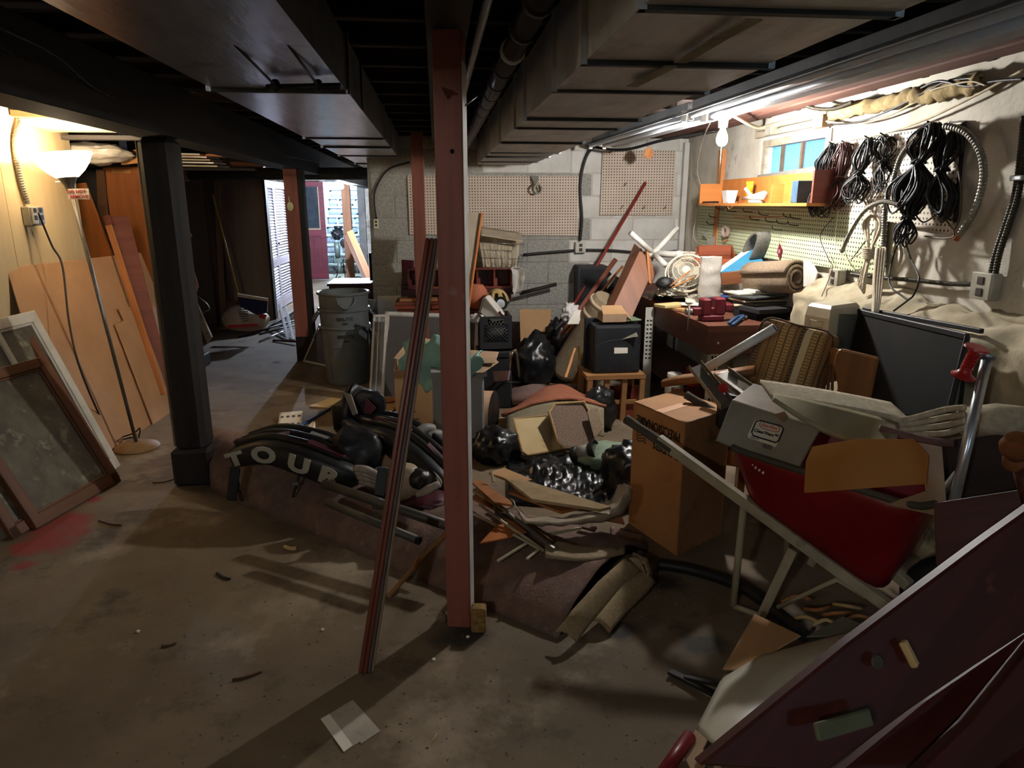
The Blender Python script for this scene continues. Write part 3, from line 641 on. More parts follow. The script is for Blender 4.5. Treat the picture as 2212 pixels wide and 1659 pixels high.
d = V((-.06, .06, 0)); TR2 = Yp(45, 690, 4.12); BR2 = BR+V((-.03, .06, 0)); BL2 = BL+V((-.05, -.1, 0)); TL2 = TR2+(BL2-BR2)
sash('old_window', 'taller brown wooden sash standing directly behind the dirty one', 'window sash', (TL2, TR2, BR2, BL2), .05, .03, M_bpaint, M_glassd)
TR3 = Yp(70, 672, 4.2); BR3 = Zp(185, 930)+V((-.12, 0, 0)); BR3 = V((TR3.x+.33, 4.22, 0)); BL3 = BR3+V((-.08, -.75, 0)); TL3 = TR3+(BL3-BR3)
sash('old_window', 'white painted sash leaning between brown sashes and hardboard sheet', 'window sash', (TL3, TR3, BR3, BL3), .06, .03, M_wpaint, M_glassd, mull=(.55,))
tag(slab('dark_crate_side', [V((-2.42, 3.9, .35)), V((-2.42, 4.25, .35)), V((-2.42, 4.25, .9)), V((-2.42, 3.9, .92))], .02, M_bpaint), 'dark brown board low on the wall behind the sashes', 'board')

# ================================================================ REAR LEFT
ch = root('broken_chair', 'broken wooden chair in the dark corner behind the black post', 'chair', Yp(420, 735, 8.3)*1)
M_och = wood('worn_orange_wood', '#9c6a3e', '#7e5230')
slab('seat_slat', yy((396, 548, 8.3), (404, 546, 8.3), (426, 628, 8.2), (410, 637, 8.2)), .03, M_och, ch)
slab('seat_slat', yy((402, 560, 8.35), (410, 556, 8.35), (428, 620, 8.3), (418, 630, 8.3)), .03, M_och, ch)
slab('back_frame', yy((402, 625, 8.3), (410, 622, 8.3), (458, 728, 8.2), (445, 742, 8.15)), .05, wood('grey_wood', '#8a7458', '#665540'), ch)
slab('leg', yy((398, 620, 8.5), (404, 620, 8.5), (420, 738, 8.3), (412, 738, 8.3)), .04, M_och, ch)
blob('seat_pad', Yp(396, 508, 8.3), (.09, .09, .06), mat('brown_vinyl', '#8a5a38', '#6e4428', rough=.4), ch, seed=2, amp=.2)
tube('arm_hoop', yy((395, 525, 8.3), (405, 515, 8.2), (408, 500, 8.2), (400, 492, 8.2)), .012, M_och, ch, k=5)
tube('wire_handle', yy((425, 640, 8.2), (445, 655, 8.1), (452, 668, 8.1), (438, 676, 8.1)), .008, M_flex, ch, k=5)
tag(box('step_block', Zp(430, 795)+V((0, .08, 0)), (.12, .2, .13), M_dark, bev=.01), 'small black step block at the black post', 'block')
M_pl1, M_pl2 = wood('brown_plank', '#7a5638', '#5c3f28'), wood('dark_brown_plank', '#5a3a28', '#43291c')
for x0, x1, b0, b1, m, lab in ((436, 458, 472, 486, M_pl2, 'dark upright plank next to the yellow pole, before the partition'), (452, 468, 486, 496, M_pl1, 'lighter upright plank next to the yellow pole, before the partition')):
    tag(slab('upright_plank', [Yp(x0, 392, 9.6), Yp(x1, 392, 9.6), Zp(b1, 712), Zp(b0, 714)], .03, m, grain=(0, 0, 1)), lab, 'plank')
tag(slab('upright_plank', [Yp(462, 392, 9.75), Yp(474, 392, 9.75), Yp(497, 700, 9.4), Yp(488, 705, 9.4)], .02, M_pl2, grain=(0, 0, 1)), 'thin dark plank leaning flat on the brown partition', 'plank')
br = root('broom', 'yellow-handled broom leaning on the partition, behind the bag', 'broom', Zp(517, 700))
tube('handle', [Yp(459, 420, 9.3), Yp(516, 640, 9.25)], .013, mat('yellow_handle', '#c9a24a', '#a8842f', rough=.5), br); box('head', Yp(516, 650, 9.25)+V((0, 0, -.25)), (.3, .06, .25), M_pl1, br)
# bag of salt / feed
bg = root('product_bag', 'plump printed paper sack lying folded on the floor before the partition', 'bag', Zp(530, 725))
M_sack = mat('cream_sack', '#d8c9ab', '#c7b697', rough=.6, bump=.1, bscale=30); M_sackr = mat('red_print', '#b02a2e', rough=.6, bump=0); M_sackb = mat('blue_print', '#2b3560', '#1d2547', scale=25, rough=.5); M_ink = mat('print_ink', '#5a564e', rough=.8, bump=0)
c = Zp(528, 722); 
def sackf(u, v):
    a = (u-.5); p = V((c.x-.27+.58*v+.02*math.sin(v*9), c.y+.05+.25*u, .015)); e = (1-(2*a)**2)*(1-abs(2*v-1)**3)
    p.z += .27*max(e, 0)**.6+.05*v; return p
sk = blob('sack_body', Zp(528, 715)+V((0, .1, .13)), (.27, .21, .15), M_sack, bg, seed=3, amp=.1, fr=3, wr=.03, sq=.72, M0=Matrix.Rotation(R(12), 3, 'Y') @ Matrix.Rotation(R(10), 3, 'X'), flat=.004)
fold = [Yp(512, 634, 8.6), Yp(578, 645, 8.6), Yp(578, 676, 8.55), Yp(556, 680, 8.5), Yp(516, 658, 8.5)]
slab('folded_top', fold, .03, M_sackb, bg); slab('top_seam', yy((512, 634, 8.57), (578, 645, 8.57), (578, 651, 8.57), (513, 641, 8.57)), .03, M_sack, bg)
yf = 8.38
slab('red_band', yy((492, 702, 8.36), (556, 699, 8.36), (560, 704, 8.36), (490, 710, 8.36)), .01, M_sackr, bg); slab('red_side', yy((558, 676, 8.5), (577, 680, 8.52), (572, 690, 8.5), (560, 686, 8.48)), .01, M_sackr, bg)
for i in range(6): slab('print_line', yy((512+i*2, 668+i*5, 8.40), (536, 667+i*5, 8.40), (536, 669+i*5, 8.40), (512+i*2, 670+i*5, 8.40)), .004, M_ink, bg, bev=0)
# loose rods and debris under the louvred door
M_al = mat('bright_aluminium', '#c3c7cb', '#a5a9ad', rough=.3, metal=.8, bump=.03)
for i, (a, bq, r_, m, lab) in enumerate((((515, 728), (645, 690), .012, M_blk, 'black rod with a pale grip on the floor by the sack'), ((560, 722), (648, 700), .01, M_blk, 'thin black rod on the floor between sack and post'), ((590, 735), (640, 738), .012, M_pl2, 'short brown stick on the floor by the red-brown post'), ((560, 738), (612, 716), .01, M_al, 'bright thin rod crossing the black rods'), ((575, 712), (640, 668), .015, M_blk, 'dark rod reaching from the sack towards the louvred door'))):
    tag(tube('loose_rod', [Zp(*a, r_), Zp(*bq, r_+.02)], r_, m, None), lab, 'rod')
for (x0, y0, x1, y1) in ((605, 676, 622, 735), (618, 680, 634, 735)):
    tag(bar('chrome_leg', Zp(x1, y1, .01), Yp(x0, y0-2, 9.5)+V((0, 0, .1)), .035, .02, M_al), 'bright metal channel leaning under the louvred door', 'channel', 'metal channels under louvred door')
tag(slab('floor_mat', zz((570, 700), (640, 675), (645, 690), (600, 712)), .006, mat('grey_sheet', '#8f9296', '#6d7075', scale=9)), 'crumpled grey sheet on the floor below the louvred door', 'sheet')
tag(slab('paper_scrap', zz((588, 782), (600, 778), (612, 783), (598, 787)), .002, M_paper), 'small white paper scrap on the bare floor near the nested bins', 'paper')

# louvred bifold door, lit from the doorway
M_lou = wood('lilac_grey_louvre', '#b9b3bd', '#9f9aa6', rough=.5)
lv = root('louvred_door', 'white louvred bifold door standing beside the partition', 'door', (-2.28, 10.9, 0))
D0 = V((-2.27, 10.2, 0)); D1 = V((-2.33, 11.0, 0)); D2 = V((-2.27, 11.75, 0)); smesh = {}
D0.x, D2.x = Zp(598, 676).x+.02, Zp(636, 648).x+.02; D1.x = (D0.x+D2.x)/2-.03; D0.y, D2.y = 10.25, 11.7; D1.y = 10.95
for A, B in ((D0, D1), (D1, D2)):
    d = (B-A).normalized(); n = V((-d.y, d.x, 0)); n = n if n.x > 0 else -n; Lf = (B-A).length; u = V((0, 0, 1))
    for t in (.03, Lf-.03): bar('stile', A+d*t+u*.02, A+d*t+u*1.88, .06, .03, M_lou, lv, up=n)
    for z, h_ in ((.1, .16), (.72, .12), (1.83, .1)): bar('rail', A+d*.06+u*z, A+d*(Lf-.06)+u*z, .03, h_, M_lou, lv)
    ch_ = []
    for z0, z1 in ((.19, .65), (.79, 1.77)):
        k = int((z1-z0)/.04)
        for i in range(k):
            c = A.lerp(B, .5)+u*(z0+(i+.5)*(z1-z0)/k); M = frame(c, d, z=(n*.75+u*.66))
            key = round(Lf, 3)
            if key not in smesh: smesh[key] = frombm('louvre_slat', bmbox(Lf-.12, .042, .006, .001, False), M_lou, lv, M).data
            else: put('louvre_slat', smesh[key], None, lv, M)
for z in (1.6, .4): box('hinge', D0+V((.03, 0, z)), (.01, .03, .07), mat('brass', '#a8803c', rough=.3, metal=.9, bump=0), lv)
lathe('knob', [(.0, .03), (.014, .028), (.016, .018), (.008, .008), (.006, 0)], D1+V((.02, 0, .98)), M_bpipe, lv, ax=(1, 0, 0), n=14)

# red-brown exterior door standing open, outboard motor etc. by the doorway
M_rdoor = wood('maroon_door_paint', '#6a2f3a', '#55242e', rough=.5); M_gl = mat('dusk_glass', '#39424a', '#2b3238', rough=.15, bump=0, spec=.7)
YE = 15.1; dd = root('door_leaf', 'maroon panelled door with a dark glazed upper half, standing open', 'door', Yp(678, 600, YE)*V((1, 1, 0)).x if False else V((Yp(678, 500, YE).x, YE, 0)))
x0, x1 = Yp(648, 500, YE).x, Yp(704, 500, YE).x; w_ = x1-x0
for nm, bx in (('stile', (x0, x0+.09, YE, YE+.045, .02, 2.0)), ('stile', (x1-.1, x1, YE, YE+.045, .02, 2.0)), ('rail', (x0+.09, x1-.1, YE, YE+.045, 1.9, 2.0)), ('rail', (x0+.09, x1-.1, YE, YE+.045, .9, 1.04)), ('rail', (x0+.09, x1-.1, YE, YE+.045, .02, .24))): mbox(nm, [bx], M_rdoor, dd)
mbox('glass', [(x0+.09, x1-.1, YE+.018, YE+.024, 1.04, 1.9)], M_gl, dd)
for i in range(4):
    a = x0+.09+(w_-.19)*i/4; mbox('door_board', [(a+.004, a+(w_-.19)/4-.004, YE+.012, YE+.03, .24, .9)], M_rdoor, dd)
mbox('glazing_bead', [(x0+.09, x1-.1, YE-.006, YE+.01, 1.04, 1.07)], wood('bead_tan', '#a5917a', '#8a765f'), dd)
mbox('glazing_bead', [(x1-.12, x1-.1, YE-.006, YE+.01, 1.07, 1.9)], wood('bead_tan', '#a5917a', '#8a765f'), dd)
tag(mbox('grey_board', [(Yp(777, 500, YD).x, Yp(792, 500, YD).x, YD-.12, YD-.04, 0, 1.98)], mat('grey_board', '#7d7c7a', '#5f5e5d')), 'grey board standing at the doorway, behind the rough post', 'panel')
# outboard motor on its stand
M_ob = mat('sage_green_metal', '#6f8079', '#5a6a64', rough=.4, metal=.2); M_obd = mat('dark_engine', '#25282b', '#35393d', scale=20, rough=.4, metal=.4)
Ym = 14.8; om = root('outboard_motor', 'small sage-green outboard motor hanging on a stand before the stairs', 'outboard motor', Yp(732, 600, Ym)*1)
def oy(x, y): return Yp(x, y, Ym)
lathe('recoil_cap', [(.0, .03), (.08, .03), (.09, .015), (.09, -.015), (.07, -.03), (0, -.03)], oy(731, 491), M_obd, om)
blob('power_head', oy(729, 505), (.12, .12, .11), M_obd, om, seed=9, amp=.25, fr=6, wr=.1)
for i in range(5): box('cooling_fin', oy(720, 500+i*4), (.1, .16, .012), M_obd, om)
tube('mid_tube', [oy(727, 522), oy(730, 555)], [.06, .05], M_ob, om, n=12)
slab('splash_fin', yy((730, 543, Ym), (742, 567, Ym), (741, 570, Ym), (722, 570, Ym), (721, 566, Ym)), .09, M_ob, om)
tube('lower_leg', [oy(733, 566), oy(733, 590)], [.04, .035], M_ob, om, n=12)
for a in range(3): bar('propeller_blade', oy(725, 584), oy(725, 584)+V((.09*math.cos(2.1*a), -.02, .09*math.sin(2.1*a))), .05, .01, M_obd, om, up=(0, -1, .3))
lathe('gas_tank', [(.0, -.08), (.09, -.06), (.1, 0), (.09, .06), (.0, .08)], oy(745, 525), M_obd, om, ax=(0, 1, 0))
tubes('stand', [[oy(724, 604), oy(742, 560), oy(746, 602)], [oy(738, 592)+V((0, .3, 0)), oy(742, 560)], [oy(724, 604), oy(736, 597)]], .012, M_bpipe, om)
tube('tiller_handle', [oy(744, 530), oy(768, 502)], .014, M_bpipe, om)
# leaning tool handles, bicycle wheel, crate, dark cabinet end
for i, (a, b_, m, lab) in enumerate((((756, 500), (800, 596), M_och, 'orange wood board leaning on the rough post by the doorway'), ((750, 508), (794, 600), M_pl2, 'dark red board leaning on the rough post by the doorway'))):
    tag(bar('leaning_board', Yp(*a, 13.6), Yp(b_[0], b_[1]+8, 12.9), .05, .12, m, up=(1, 0, .3)), lab, 'board')
wh = root('bicycle_wheel', 'small spoked wheel with black tyre by the rough post', 'wheel', Yp(773, 604, 13.6)*V((1, 1, 0)).x if False else V((Yp(773, 604, 13.6).x, 13.6, 0))); c = V((Yp(773, 592, 13.6).x, 13.6, .112))
pts = [c+V((.1*math.cos(t*math.pi/10), 0, .1*math.sin(t*math.pi/10))) for t in range(20)]
tube('tyre', pts, .012, M_blk, wh, cyc=True); tubes('spokes', [[c, c+V((.095*math.cos(t*math.pi/6), 0, .095*math.sin(t*math.pi/6)))] for t in range(12)], .002, M_al, wh, n=4)
lathe('hub', [(.0, -.02), (.015, -.02), (.015, .02), (.0, .02)], c, M_al, wh, ax=(0, 1, 0), n=10)
cr = root('slotted_basket', 'black slotted plastic basket at the block wall end', 'basket', Yp(802, 604, 8.4)*1)
x0, x1 = Yp(794, 500, 8.4).x, Yp(815, 500, 8.4).x; z0, z1 = Yp(800, 606, 8.4).z, Yp(800, 547, 8.4).z
for bx in ((x0, x1, 8.4, 8.41, z0, z0+.06), (x0, x1, 8.4, 8.41, z1-.08, z1), (x0, x0+.02, 8.4, 8.7, z0, z1), (x1-.02, x1, 8.4, 8.7, z0, z1), (x0, x1, 8.69, 8.7, z0, z1), (x0, x1, 8.4, 8.7, z0, z0+.01)): mbox('wall', [bx], M_blk, cr)
for i in range(4):
    for j in range(5): 
        a = x0+.02+i*(x1-x0-.04)/4; mbox('slat', [(a, a+.008, 8.4, 8.408, z0+.06, z1-.08)], M_blk, cr) if j == 0 else mbox('slat', [(x0, x1, 8.4, 8.408, z0+.06+j*.03, z0+.068+j*.03)], M_blk, cr) if i == 0 else None
M_dcab = wood('dark_red_cabinet', '#43221c', '#331814', rough=.5)
Yc = 8.35; x0, x1 = Yp(709, 650, Yc).x, Yp(828, 650, Yc).x; z1 = Yp(760, 612, Yc).z
cb = root('sideboard', 'dark red-brown sideboard behind the nested bins', 'cabinet', ((x0+x1)/2, Yc, 0))
mbox('body', [(x0+.02, x1, Yc, Yc+.6, .02, z1-.03)], M_dcab, cb); mbox('top', [(x0, x1+.02, Yc-.02, Yc+.62, z1-.03, z1)], M_dcab, cb)
# ================================================================ NESTED BINS
M_bin = mat('grey_bin_plastic', '#5f6464', '#555a5a', scale=5, rough=.45, bump=.05, c3='#5a5d5c', s3=8, t3=.6)
M_binl = mat('bin_black_lettering', '#1e2122', rough=.6, bump=0)
BX, BY = Zp(747, 836).x, 6.21
def gbin(label, z0, rot, text_=True, front=False):
    g = root('trash_bin', label, 'trash bin', (BX, BY, z0), 'nested grey trash bins'); o = V((BX, BY, z0)); Hh = ZR[0]
    prof = [(.0, .0), (.165, 0), (.178, .008), (.184, .03), (.207, Hh*.66), (.209, Hh*.68), (.213, Hh*.95), (.226, Hh*.955), (.23, Hh*.97), (.23, Hh*.985), (.222, Hh), (.205, Hh*.99), (.203, Hh*.9), (.175, .04), (.16, .012), (0, .012)]
    bd = lathe('body', prof, o, M_bin, g, n=48)
    for k in ((0, 180) if not front else (-78, 102)):
        a = R(k+rot); d = V((math.cos(a), math.sin(a), 0)); s = V((-d.y, d.x, 0)); zz_ = o+V((0, 0, Hh*.93))
        tube('handle', [zz_+d*.215+s*.075, zz_+d*.262+s*.06-V((0, 0, .05)), zz_+d*.268-V((0, 0, .085)), zz_+d*.262-s*.06-V((0, 0, .05)), zz_+d*.215-s*.075], .011, M_bin, g, k=6, n=8)
        slab('handle_web', [zz_+d*.222+s*.07, zz_+d*.222-s*.07, zz_+d*.26-s*.055-V((0, 0, .075)), zz_+d*.26+s*.055-V((0, 0, .075))], .008, M_bin, g)
    if text_:
        dv = (CAM-o); dv.z = 0; dv.normalize(); s = V((-dv.y, dv.x, 0))
        c = o+dv*.2145+V((0, 0, Hh*.84)); text('lettering', 'BRUTE', .042, c, s, V((0, 0, 1)), M_binl, bd, bold=.001, sx=1.15, bend=.214)
        bar('moulded_mark', c-V((0, 0, .036))-s*.022+dv*.0005, c-V((0, 0, .036))+s*.022+dv*.0005, .003, .014, M_binl, bd)
        if z0 < .01:   # embossed panel arch
            pts = []
            for t in range(21):
                u = t/20; ang = (u-.5)*1.6; zq = Hh*.63+.02*(1-(2*u-1)**2); rr = .2065
                pts.append(o+dv*rr*math.cos(ang)+s*rr*math.sin(ang)+V((0, 0, zq)))
            a0 = [o+(dv*math.cos(-.8)+s*math.sin(-.8))*r_+V((0, 0, z)) for r_, z in ((.187, .06), (.2, Hh*.5))]
            a1 = [o+(dv*math.cos(.8)+s*math.sin(.8))*r_+V((0, 0, z)) for r_, z in ((.2, Hh*.5), (.187, .06))]
            tube('embossed_panel_edge', a0+pts+a1, .004, M_bin, bd, n=6)
    return g
ZR = [Yp(745, 699, 6.21).z, Yp(742, 662, 6.21).z, Yp(737, 628, 6.21).z]
gbin('lowest of three nested grey trash bins, standing on the floor', 0, 4); gbin('middle one of three nested grey trash bins', ZR[1]-ZR[0], 10); gbin('topmost of three nested grey trash bins, open', ZR[2]-ZR[0], 0, text_=False, front=True)

# ================================================================ STORM WINDOWS AND SCREENS
M_afr = mat('chalky_aluminium', '#c3c1b8', '#a9a79d', scale=9, rough=.5, metal=.2); M_scr = mat('insect_screen', '#4f4a48', '#454140', scale=60, rough=.6, alpha=.82, bump=.1, bscale=300); M_clr = mat('clear_pane', '#cfd6d4', rough=.05, alpha=.18, bump=0, spec=.6)
def lean(x0, y0, Yt, x1, y1, x2, y2, x3, y3):  # TL,TR at depth Yt, BR,BL on the floor
    return [Yp(x0, y0, Yt), Yp(x1, y1, Yt), Zp(x2, y2), Zp(x3, y3)]
sash('storm_window', 'wide aluminium storm window with a dark screen, behind the carton', 'storm window', lean(832, 673, 5.75, 1037, 680, 1029, 861, 823, 863), .03, .022, M_afr, M_scr)
sash('storm_window', 'narrow aluminium sash standing between bins and wide storm window', 'storm window', lean(806, 680, 5.9, 868, 678, 865, 852, 797, 856), .022, .018, M_afr, M_clr, mull=(.22,), ins=False)
B0, B1 = Zp(655, 781), Zp(722, 796); T0 = Yp(690, 700, 7.0)
sash('insect_screen', 'light-framed insect screen leaning between post and bins', 'screen', (T0, T0+(B1-B0), B1, B0), .018, .015, M_afr, M_scr, ins=False)
tag(slab('white_board', yy((796, 646, 6.5), (812, 648, 6.5), (806, 672, 6.5), (797, 668, 6.5)), .01, M_wpaint), 'small pale frame corner sticking up behind the nested bins', 'board')
tag(slab('white_sheet', [Yp(815, 640, 6.55), Yp(866, 638, 6.55), V((Yp(866, 638, 6.55).x, 6.5, .0)), V((Yp(815, 638, 6.55).x, 6.5, 0))], .012, M_wpaint), 'white sheet standing against the grey block wall', 'board')

# ================================================================ LOW CABINET AND THINGS ALONG THE BLOCK WALL
M_mah = wood('mahogany_stain', '#6a3826', '#56291b', rough=.45); M_mah2 = wood('red_mahogany', '#7c3a2a', '#65291d', rough=.45)
zt = Yp(900, 660, 6.0).z; x0, x1 = Yp(852, 660, 6.0).x, Yp(1062, 660, 6.0).x
cab = root('low_cabinet', 'low mahogany cabinet against the grey block wall', 'cabinet', ((x0+x1)/2, 6.25, 0))
mbox('body', [(x0+.02, x1-.02, 6.02, 6.52, 0, zt-.03)], M_mah, cab); mbox('top', [(x0, x1, 6.0, 6.54, zt-.03, zt)], M_mah2, cab)
for i in range(3):
    a = x0+.03+i*(x1-x0-.06)/3; d_ = mbox('door', [(a+.005, a+(x1-x0-.06)/3-.005, 6.005, 6.02, .05, zt-.06)], M_mah2, cab); lathe('knob', [(0, .02), (.012, .018), (.008, 0)], (a+.05, 6.004, zt*.6), M_bpipe, d_, ax=(0, -1, 0), n=10)
for i, (a, b_, y, m, lab) in enumerate(((853, 945, 652, M_mah, 'lower dark plank on the low cabinet'), (862, 946, 646, M_och, 'upper orange plank on the low cabinet'))):
    P_ = [Yp(a, y, 6.0), Yp(b_, y, 6.0)]; P_[0].z = P_[1].z = zt+.001+i*.026
    tag(bar('plank', P_[0]+V((0, .1, .0125)), P_[1]+V((0, .1, .0125)), .16-i*.05, .024, m), lab, 'plank')
# red organiser with cubbyholes
zo0, zo1 = Yp(1060, 622, 6.25).z, Yp(1060, 579, 6.25).z; xo0, xo1 = Yp(881, 600, 6.25).x, Yp(1106, 600, 6.25).x
og = root('cubbyhole_organiser', 'red-brown wooden cubbyhole organiser on the low cabinet', 'organiser', ((xo0+xo1)/2, 6.3, zt))
mbox('riser_shelf', [(xo0-.04, xo1+.02, 6.22, 6.5, zt+.06, zo0)], M_dcab, og); mbox('foot', [(xo0, xo0+.05, 6.22, 6.5, zt, zt+.06), (xo1-.06, xo1-.01, 6.22, 6.5, zt, zt+.06)], M_dcab, og)
mbox('bottom_board', [(xo0, xo1, 6.25, 6.45, zo0, zo0+.014)], M_mah2, og); mbox('top_board', [(xo0, xo1, 6.25, 6.45, zo1-.014, zo1)], M_mah2, og); mbox('back_board', [(xo0, xo1, 6.44, 6.45, zo0+.014, zo1-.014)], M_mah, og)
for i in range(7):
    a = xo0+(xo1-xo0-.014)*i/6; mbox('divider', [(a, a+.014, 6.25, 6.44, zo0+.014, zo1-.014)], M_mah2, og)
    if i < 6: mbox('step_block', [(a+.014, a+.034, 6.25, 6.27, zo0+.014, zo0+.085)], M_mah2, og)
M_mag = mat('magenta_lining', '#5e1a33', '#4a1228', rough=.7)
cs = root('open_case', 'open dark case with magenta lining behind the slim post', 'case', Yp(880, 640, 6.35)*1)
slab('lid', yy((867, 561, 6.35), (894, 563, 6.35), (896, 590, 6.35), (868, 590, 6.35)), .03, M_mag, cs); slab('lid_lower', yy((868, 590, 6.35), (880, 590, 6.35), (880, 615, 6.35), (867, 615, 6.35)), .03, M_dcab, cs); slab('tray', yy((866, 616, 6.3), (905, 616, 6.3), (905, 640, 6.3), (867, 640, 6.3)), .05, M_dcab, cs)
tn = root('tan_board', 'greyish tan panel with an orange edge leaning behind the front post', 'panel', Yp(1008, 690, 5.6)*1)
slab('panel', [Yp(1000, 458, 5.75), Yp(1040, 460, 5.75), Yp(1008, 690, 5.6), Yp(985, 690, 5.6)], .012, mat('grey_tan_board', '#a39783', '#8e826f', scale=4), tn); bar('edge_strip', Yp(1041, 460, 5.74), Yp(1009, 690, 5.59), .018, .03, M_oply, tn, up=(0, -1, 0))
# wire cart with cloth liner
M_wire = mat('chrome_wire', '#9a9a96', '#7d7d79', rough=.3, metal=.8, bump=0); M_canv = mat('dusty_canvas', '#b5a891', '#9c8f78', scale=6, rough=.95, bump=.3)
wc = root('wire_basket', 'wire shopping basket with a dusty canvas liner, before the pegboard', 'basket', Yp(1085, 600, 6.2)*1)
def wy(x, y, Y=6.15): return Yp(x, y, Y)
tl, tr, bl_, br_ = (1034, 523), (1132, 528), (1042, 577), (1125, 580); st1 = []
for i in range(13):
    t = i/12; a = (tl[0]+(tr[0]-tl[0])*t, tl[1]+(tr[1]-tl[1])*t); b_ = (bl_[0]+(br_[0]-bl_[0])*t, bl_[1]+(br_[1]-bl_[1])*t); st1.append([wy(*a), wy(*b_)]); st1.append([wy(*a)+V((0, .3, .05)), wy(*b_)+V((0, .25, 0))])
for w2 in st1: tube('wire', w2, .0022, M_wire, wc, n=5)
rim = [wy(*tl), wy(*tr), wy(*tr)+V((0, .3, .05)), wy(*tl)+V((0, .3, .05))]; tube('rim', rim, .004, M_wire, wc, cyc=True)
mid = [wy(1038, 557), wy(1131, 560), wy(1131, 560)+V((0, .28, .03)), wy(1038, 557)+V((0, .28, .03))]; tube('hoop', mid, .003, M_wire, wc, cyc=True)
bot = [wy(*bl_), wy(*br_), wy(*br_)+V((0, .25, 0)), wy(*bl_)+V((0, .25, 0))]; tube('hoop', bot, .003, M_wire, wc, cyc=True)
def liner(u, v):
    A = wy(1036+96*u, 500+12*u+14*abs(u-.5)) + V((0, .26, 0)); B = wy(1046+74*u, 580) + V((0, .12, 0)); p = A.lerp(B, v); p.y += .015*math.sin(u*40)*v; return p
sheet('canvas_liner', liner, 30, 12, M_canv, wc, t=.003)
sheet('canvas_flap', lambda u, v: wy(1040+92*u, 492+14*u+18*v) + V((0, .27-.2*v, .0)), 16, 6, M_canv, wc, t=.003)
plb = tag(sheet('plastic_bag', lambda u, v: wob(Yp(1104+32*u*(1-.5*v)+6*v, 578+58*v, 6.1)+V((0, .06*math.sin(u*3.1), 0)), .02, 14, 3), 14, 16, mat('milky_plastic', '#c9c4ba', rough=.3, alpha=.75, bump=.3, bscale=30), t=.002), 'torn milky plastic bag hanging beside the organiser', 'bag')
tag(tube('dark_stick', [Yp(1122, 634, 6.45), Yp(1202, 614, 6.45)], .018, M_dark), 'dark stick lying level against the grey block wall', 'stick')
M_terra = mat('terracotta', '#b4694a', '#a35c3f', scale=5, rough=.75, bump=.1)
pt = root('terracotta_pot', 'round terracotta pot on the low cabinet', 'pot', Yp(1030, 662, 5.95)*1); c = Yp(1030, 640, 5.95)
lathe('pot', [(.0, -.1), (.05, -.1), (.085, -.06), (.1, 0), (.09, .05), (.06, .09), (.055, .1), (.045, .095), (.0, .09)], c, M_terra, pt)
# bike helmet
M_hel = mat('tan_helmet_shell', '#b59a68', '#a0864f', rough=.4); hl = root('bike_helmet', 'tan vented bicycle helmet lying by the terracotta pot', 'helmet', Yp(1075, 660, 5.7)*1); hc = Yp(1074, 652, 5.75)
bm = bmesh.new(); bmesh.ops.create_uvsphere(bm, u_segments=28, v_segments=14, radius=1)
bmesh.ops.delete(bm, geom=[v for v in bm.verts if v.co.z < -.05], context='VERTS')
dl_ = [f for i, f in enumerate(bm.faces) if .25 < f.calc_center_median().z < .75 and int((math.atan2(f.calc_center_median().y, f.calc_center_median().x)+math.pi)/(2*math.pi)*28) % 4 in (1, 2)]
bmesh.ops.delete(bm, geom=dl_, context='FACES')
vv = [hc+V((v.co.x*.1, v.co.y*.13, v.co.z*.11)) for v in bm.verts]; bm.verts.index_update(); ff = [[v.index for v in f.verts] for f in bm.faces]; bm.free()
sh = mk('shell', vv, ff, M_hel, hl, smooth=True); sh.modifiers.new('thickness', 'SOLIDIFY').thickness = .012
lathe('liner', [(.085, 0), (.08, .04), (.05, .085), (0, .095)], hc, M_blk, hl, sy=1.2); lathe('rim_band', [(.1, -.01), (.106, 0), (.1, .012)], hc, M_blk, hl, sy=1.25)
gp = root('black_gauge_pot', 'round black lamp housing in front of the tan helmet', 'lamp housing', Yp(1082, 665, 5.55)*1)
lathe('housing', [(.0, -.05), (.045, -.05), (.055, 0), (.05, .008), (.04, 0), (.03, -.02), (0, -.025)], Yp(1083, 655, 5.55), M_blk, gp, ax=(.25, -.9, .3)); lathe('lens', [(0, -.012), (.04, -.01)], Yp(1083, 655, 5.55), M_gl, gp, ax=(.25, -.9, .3))
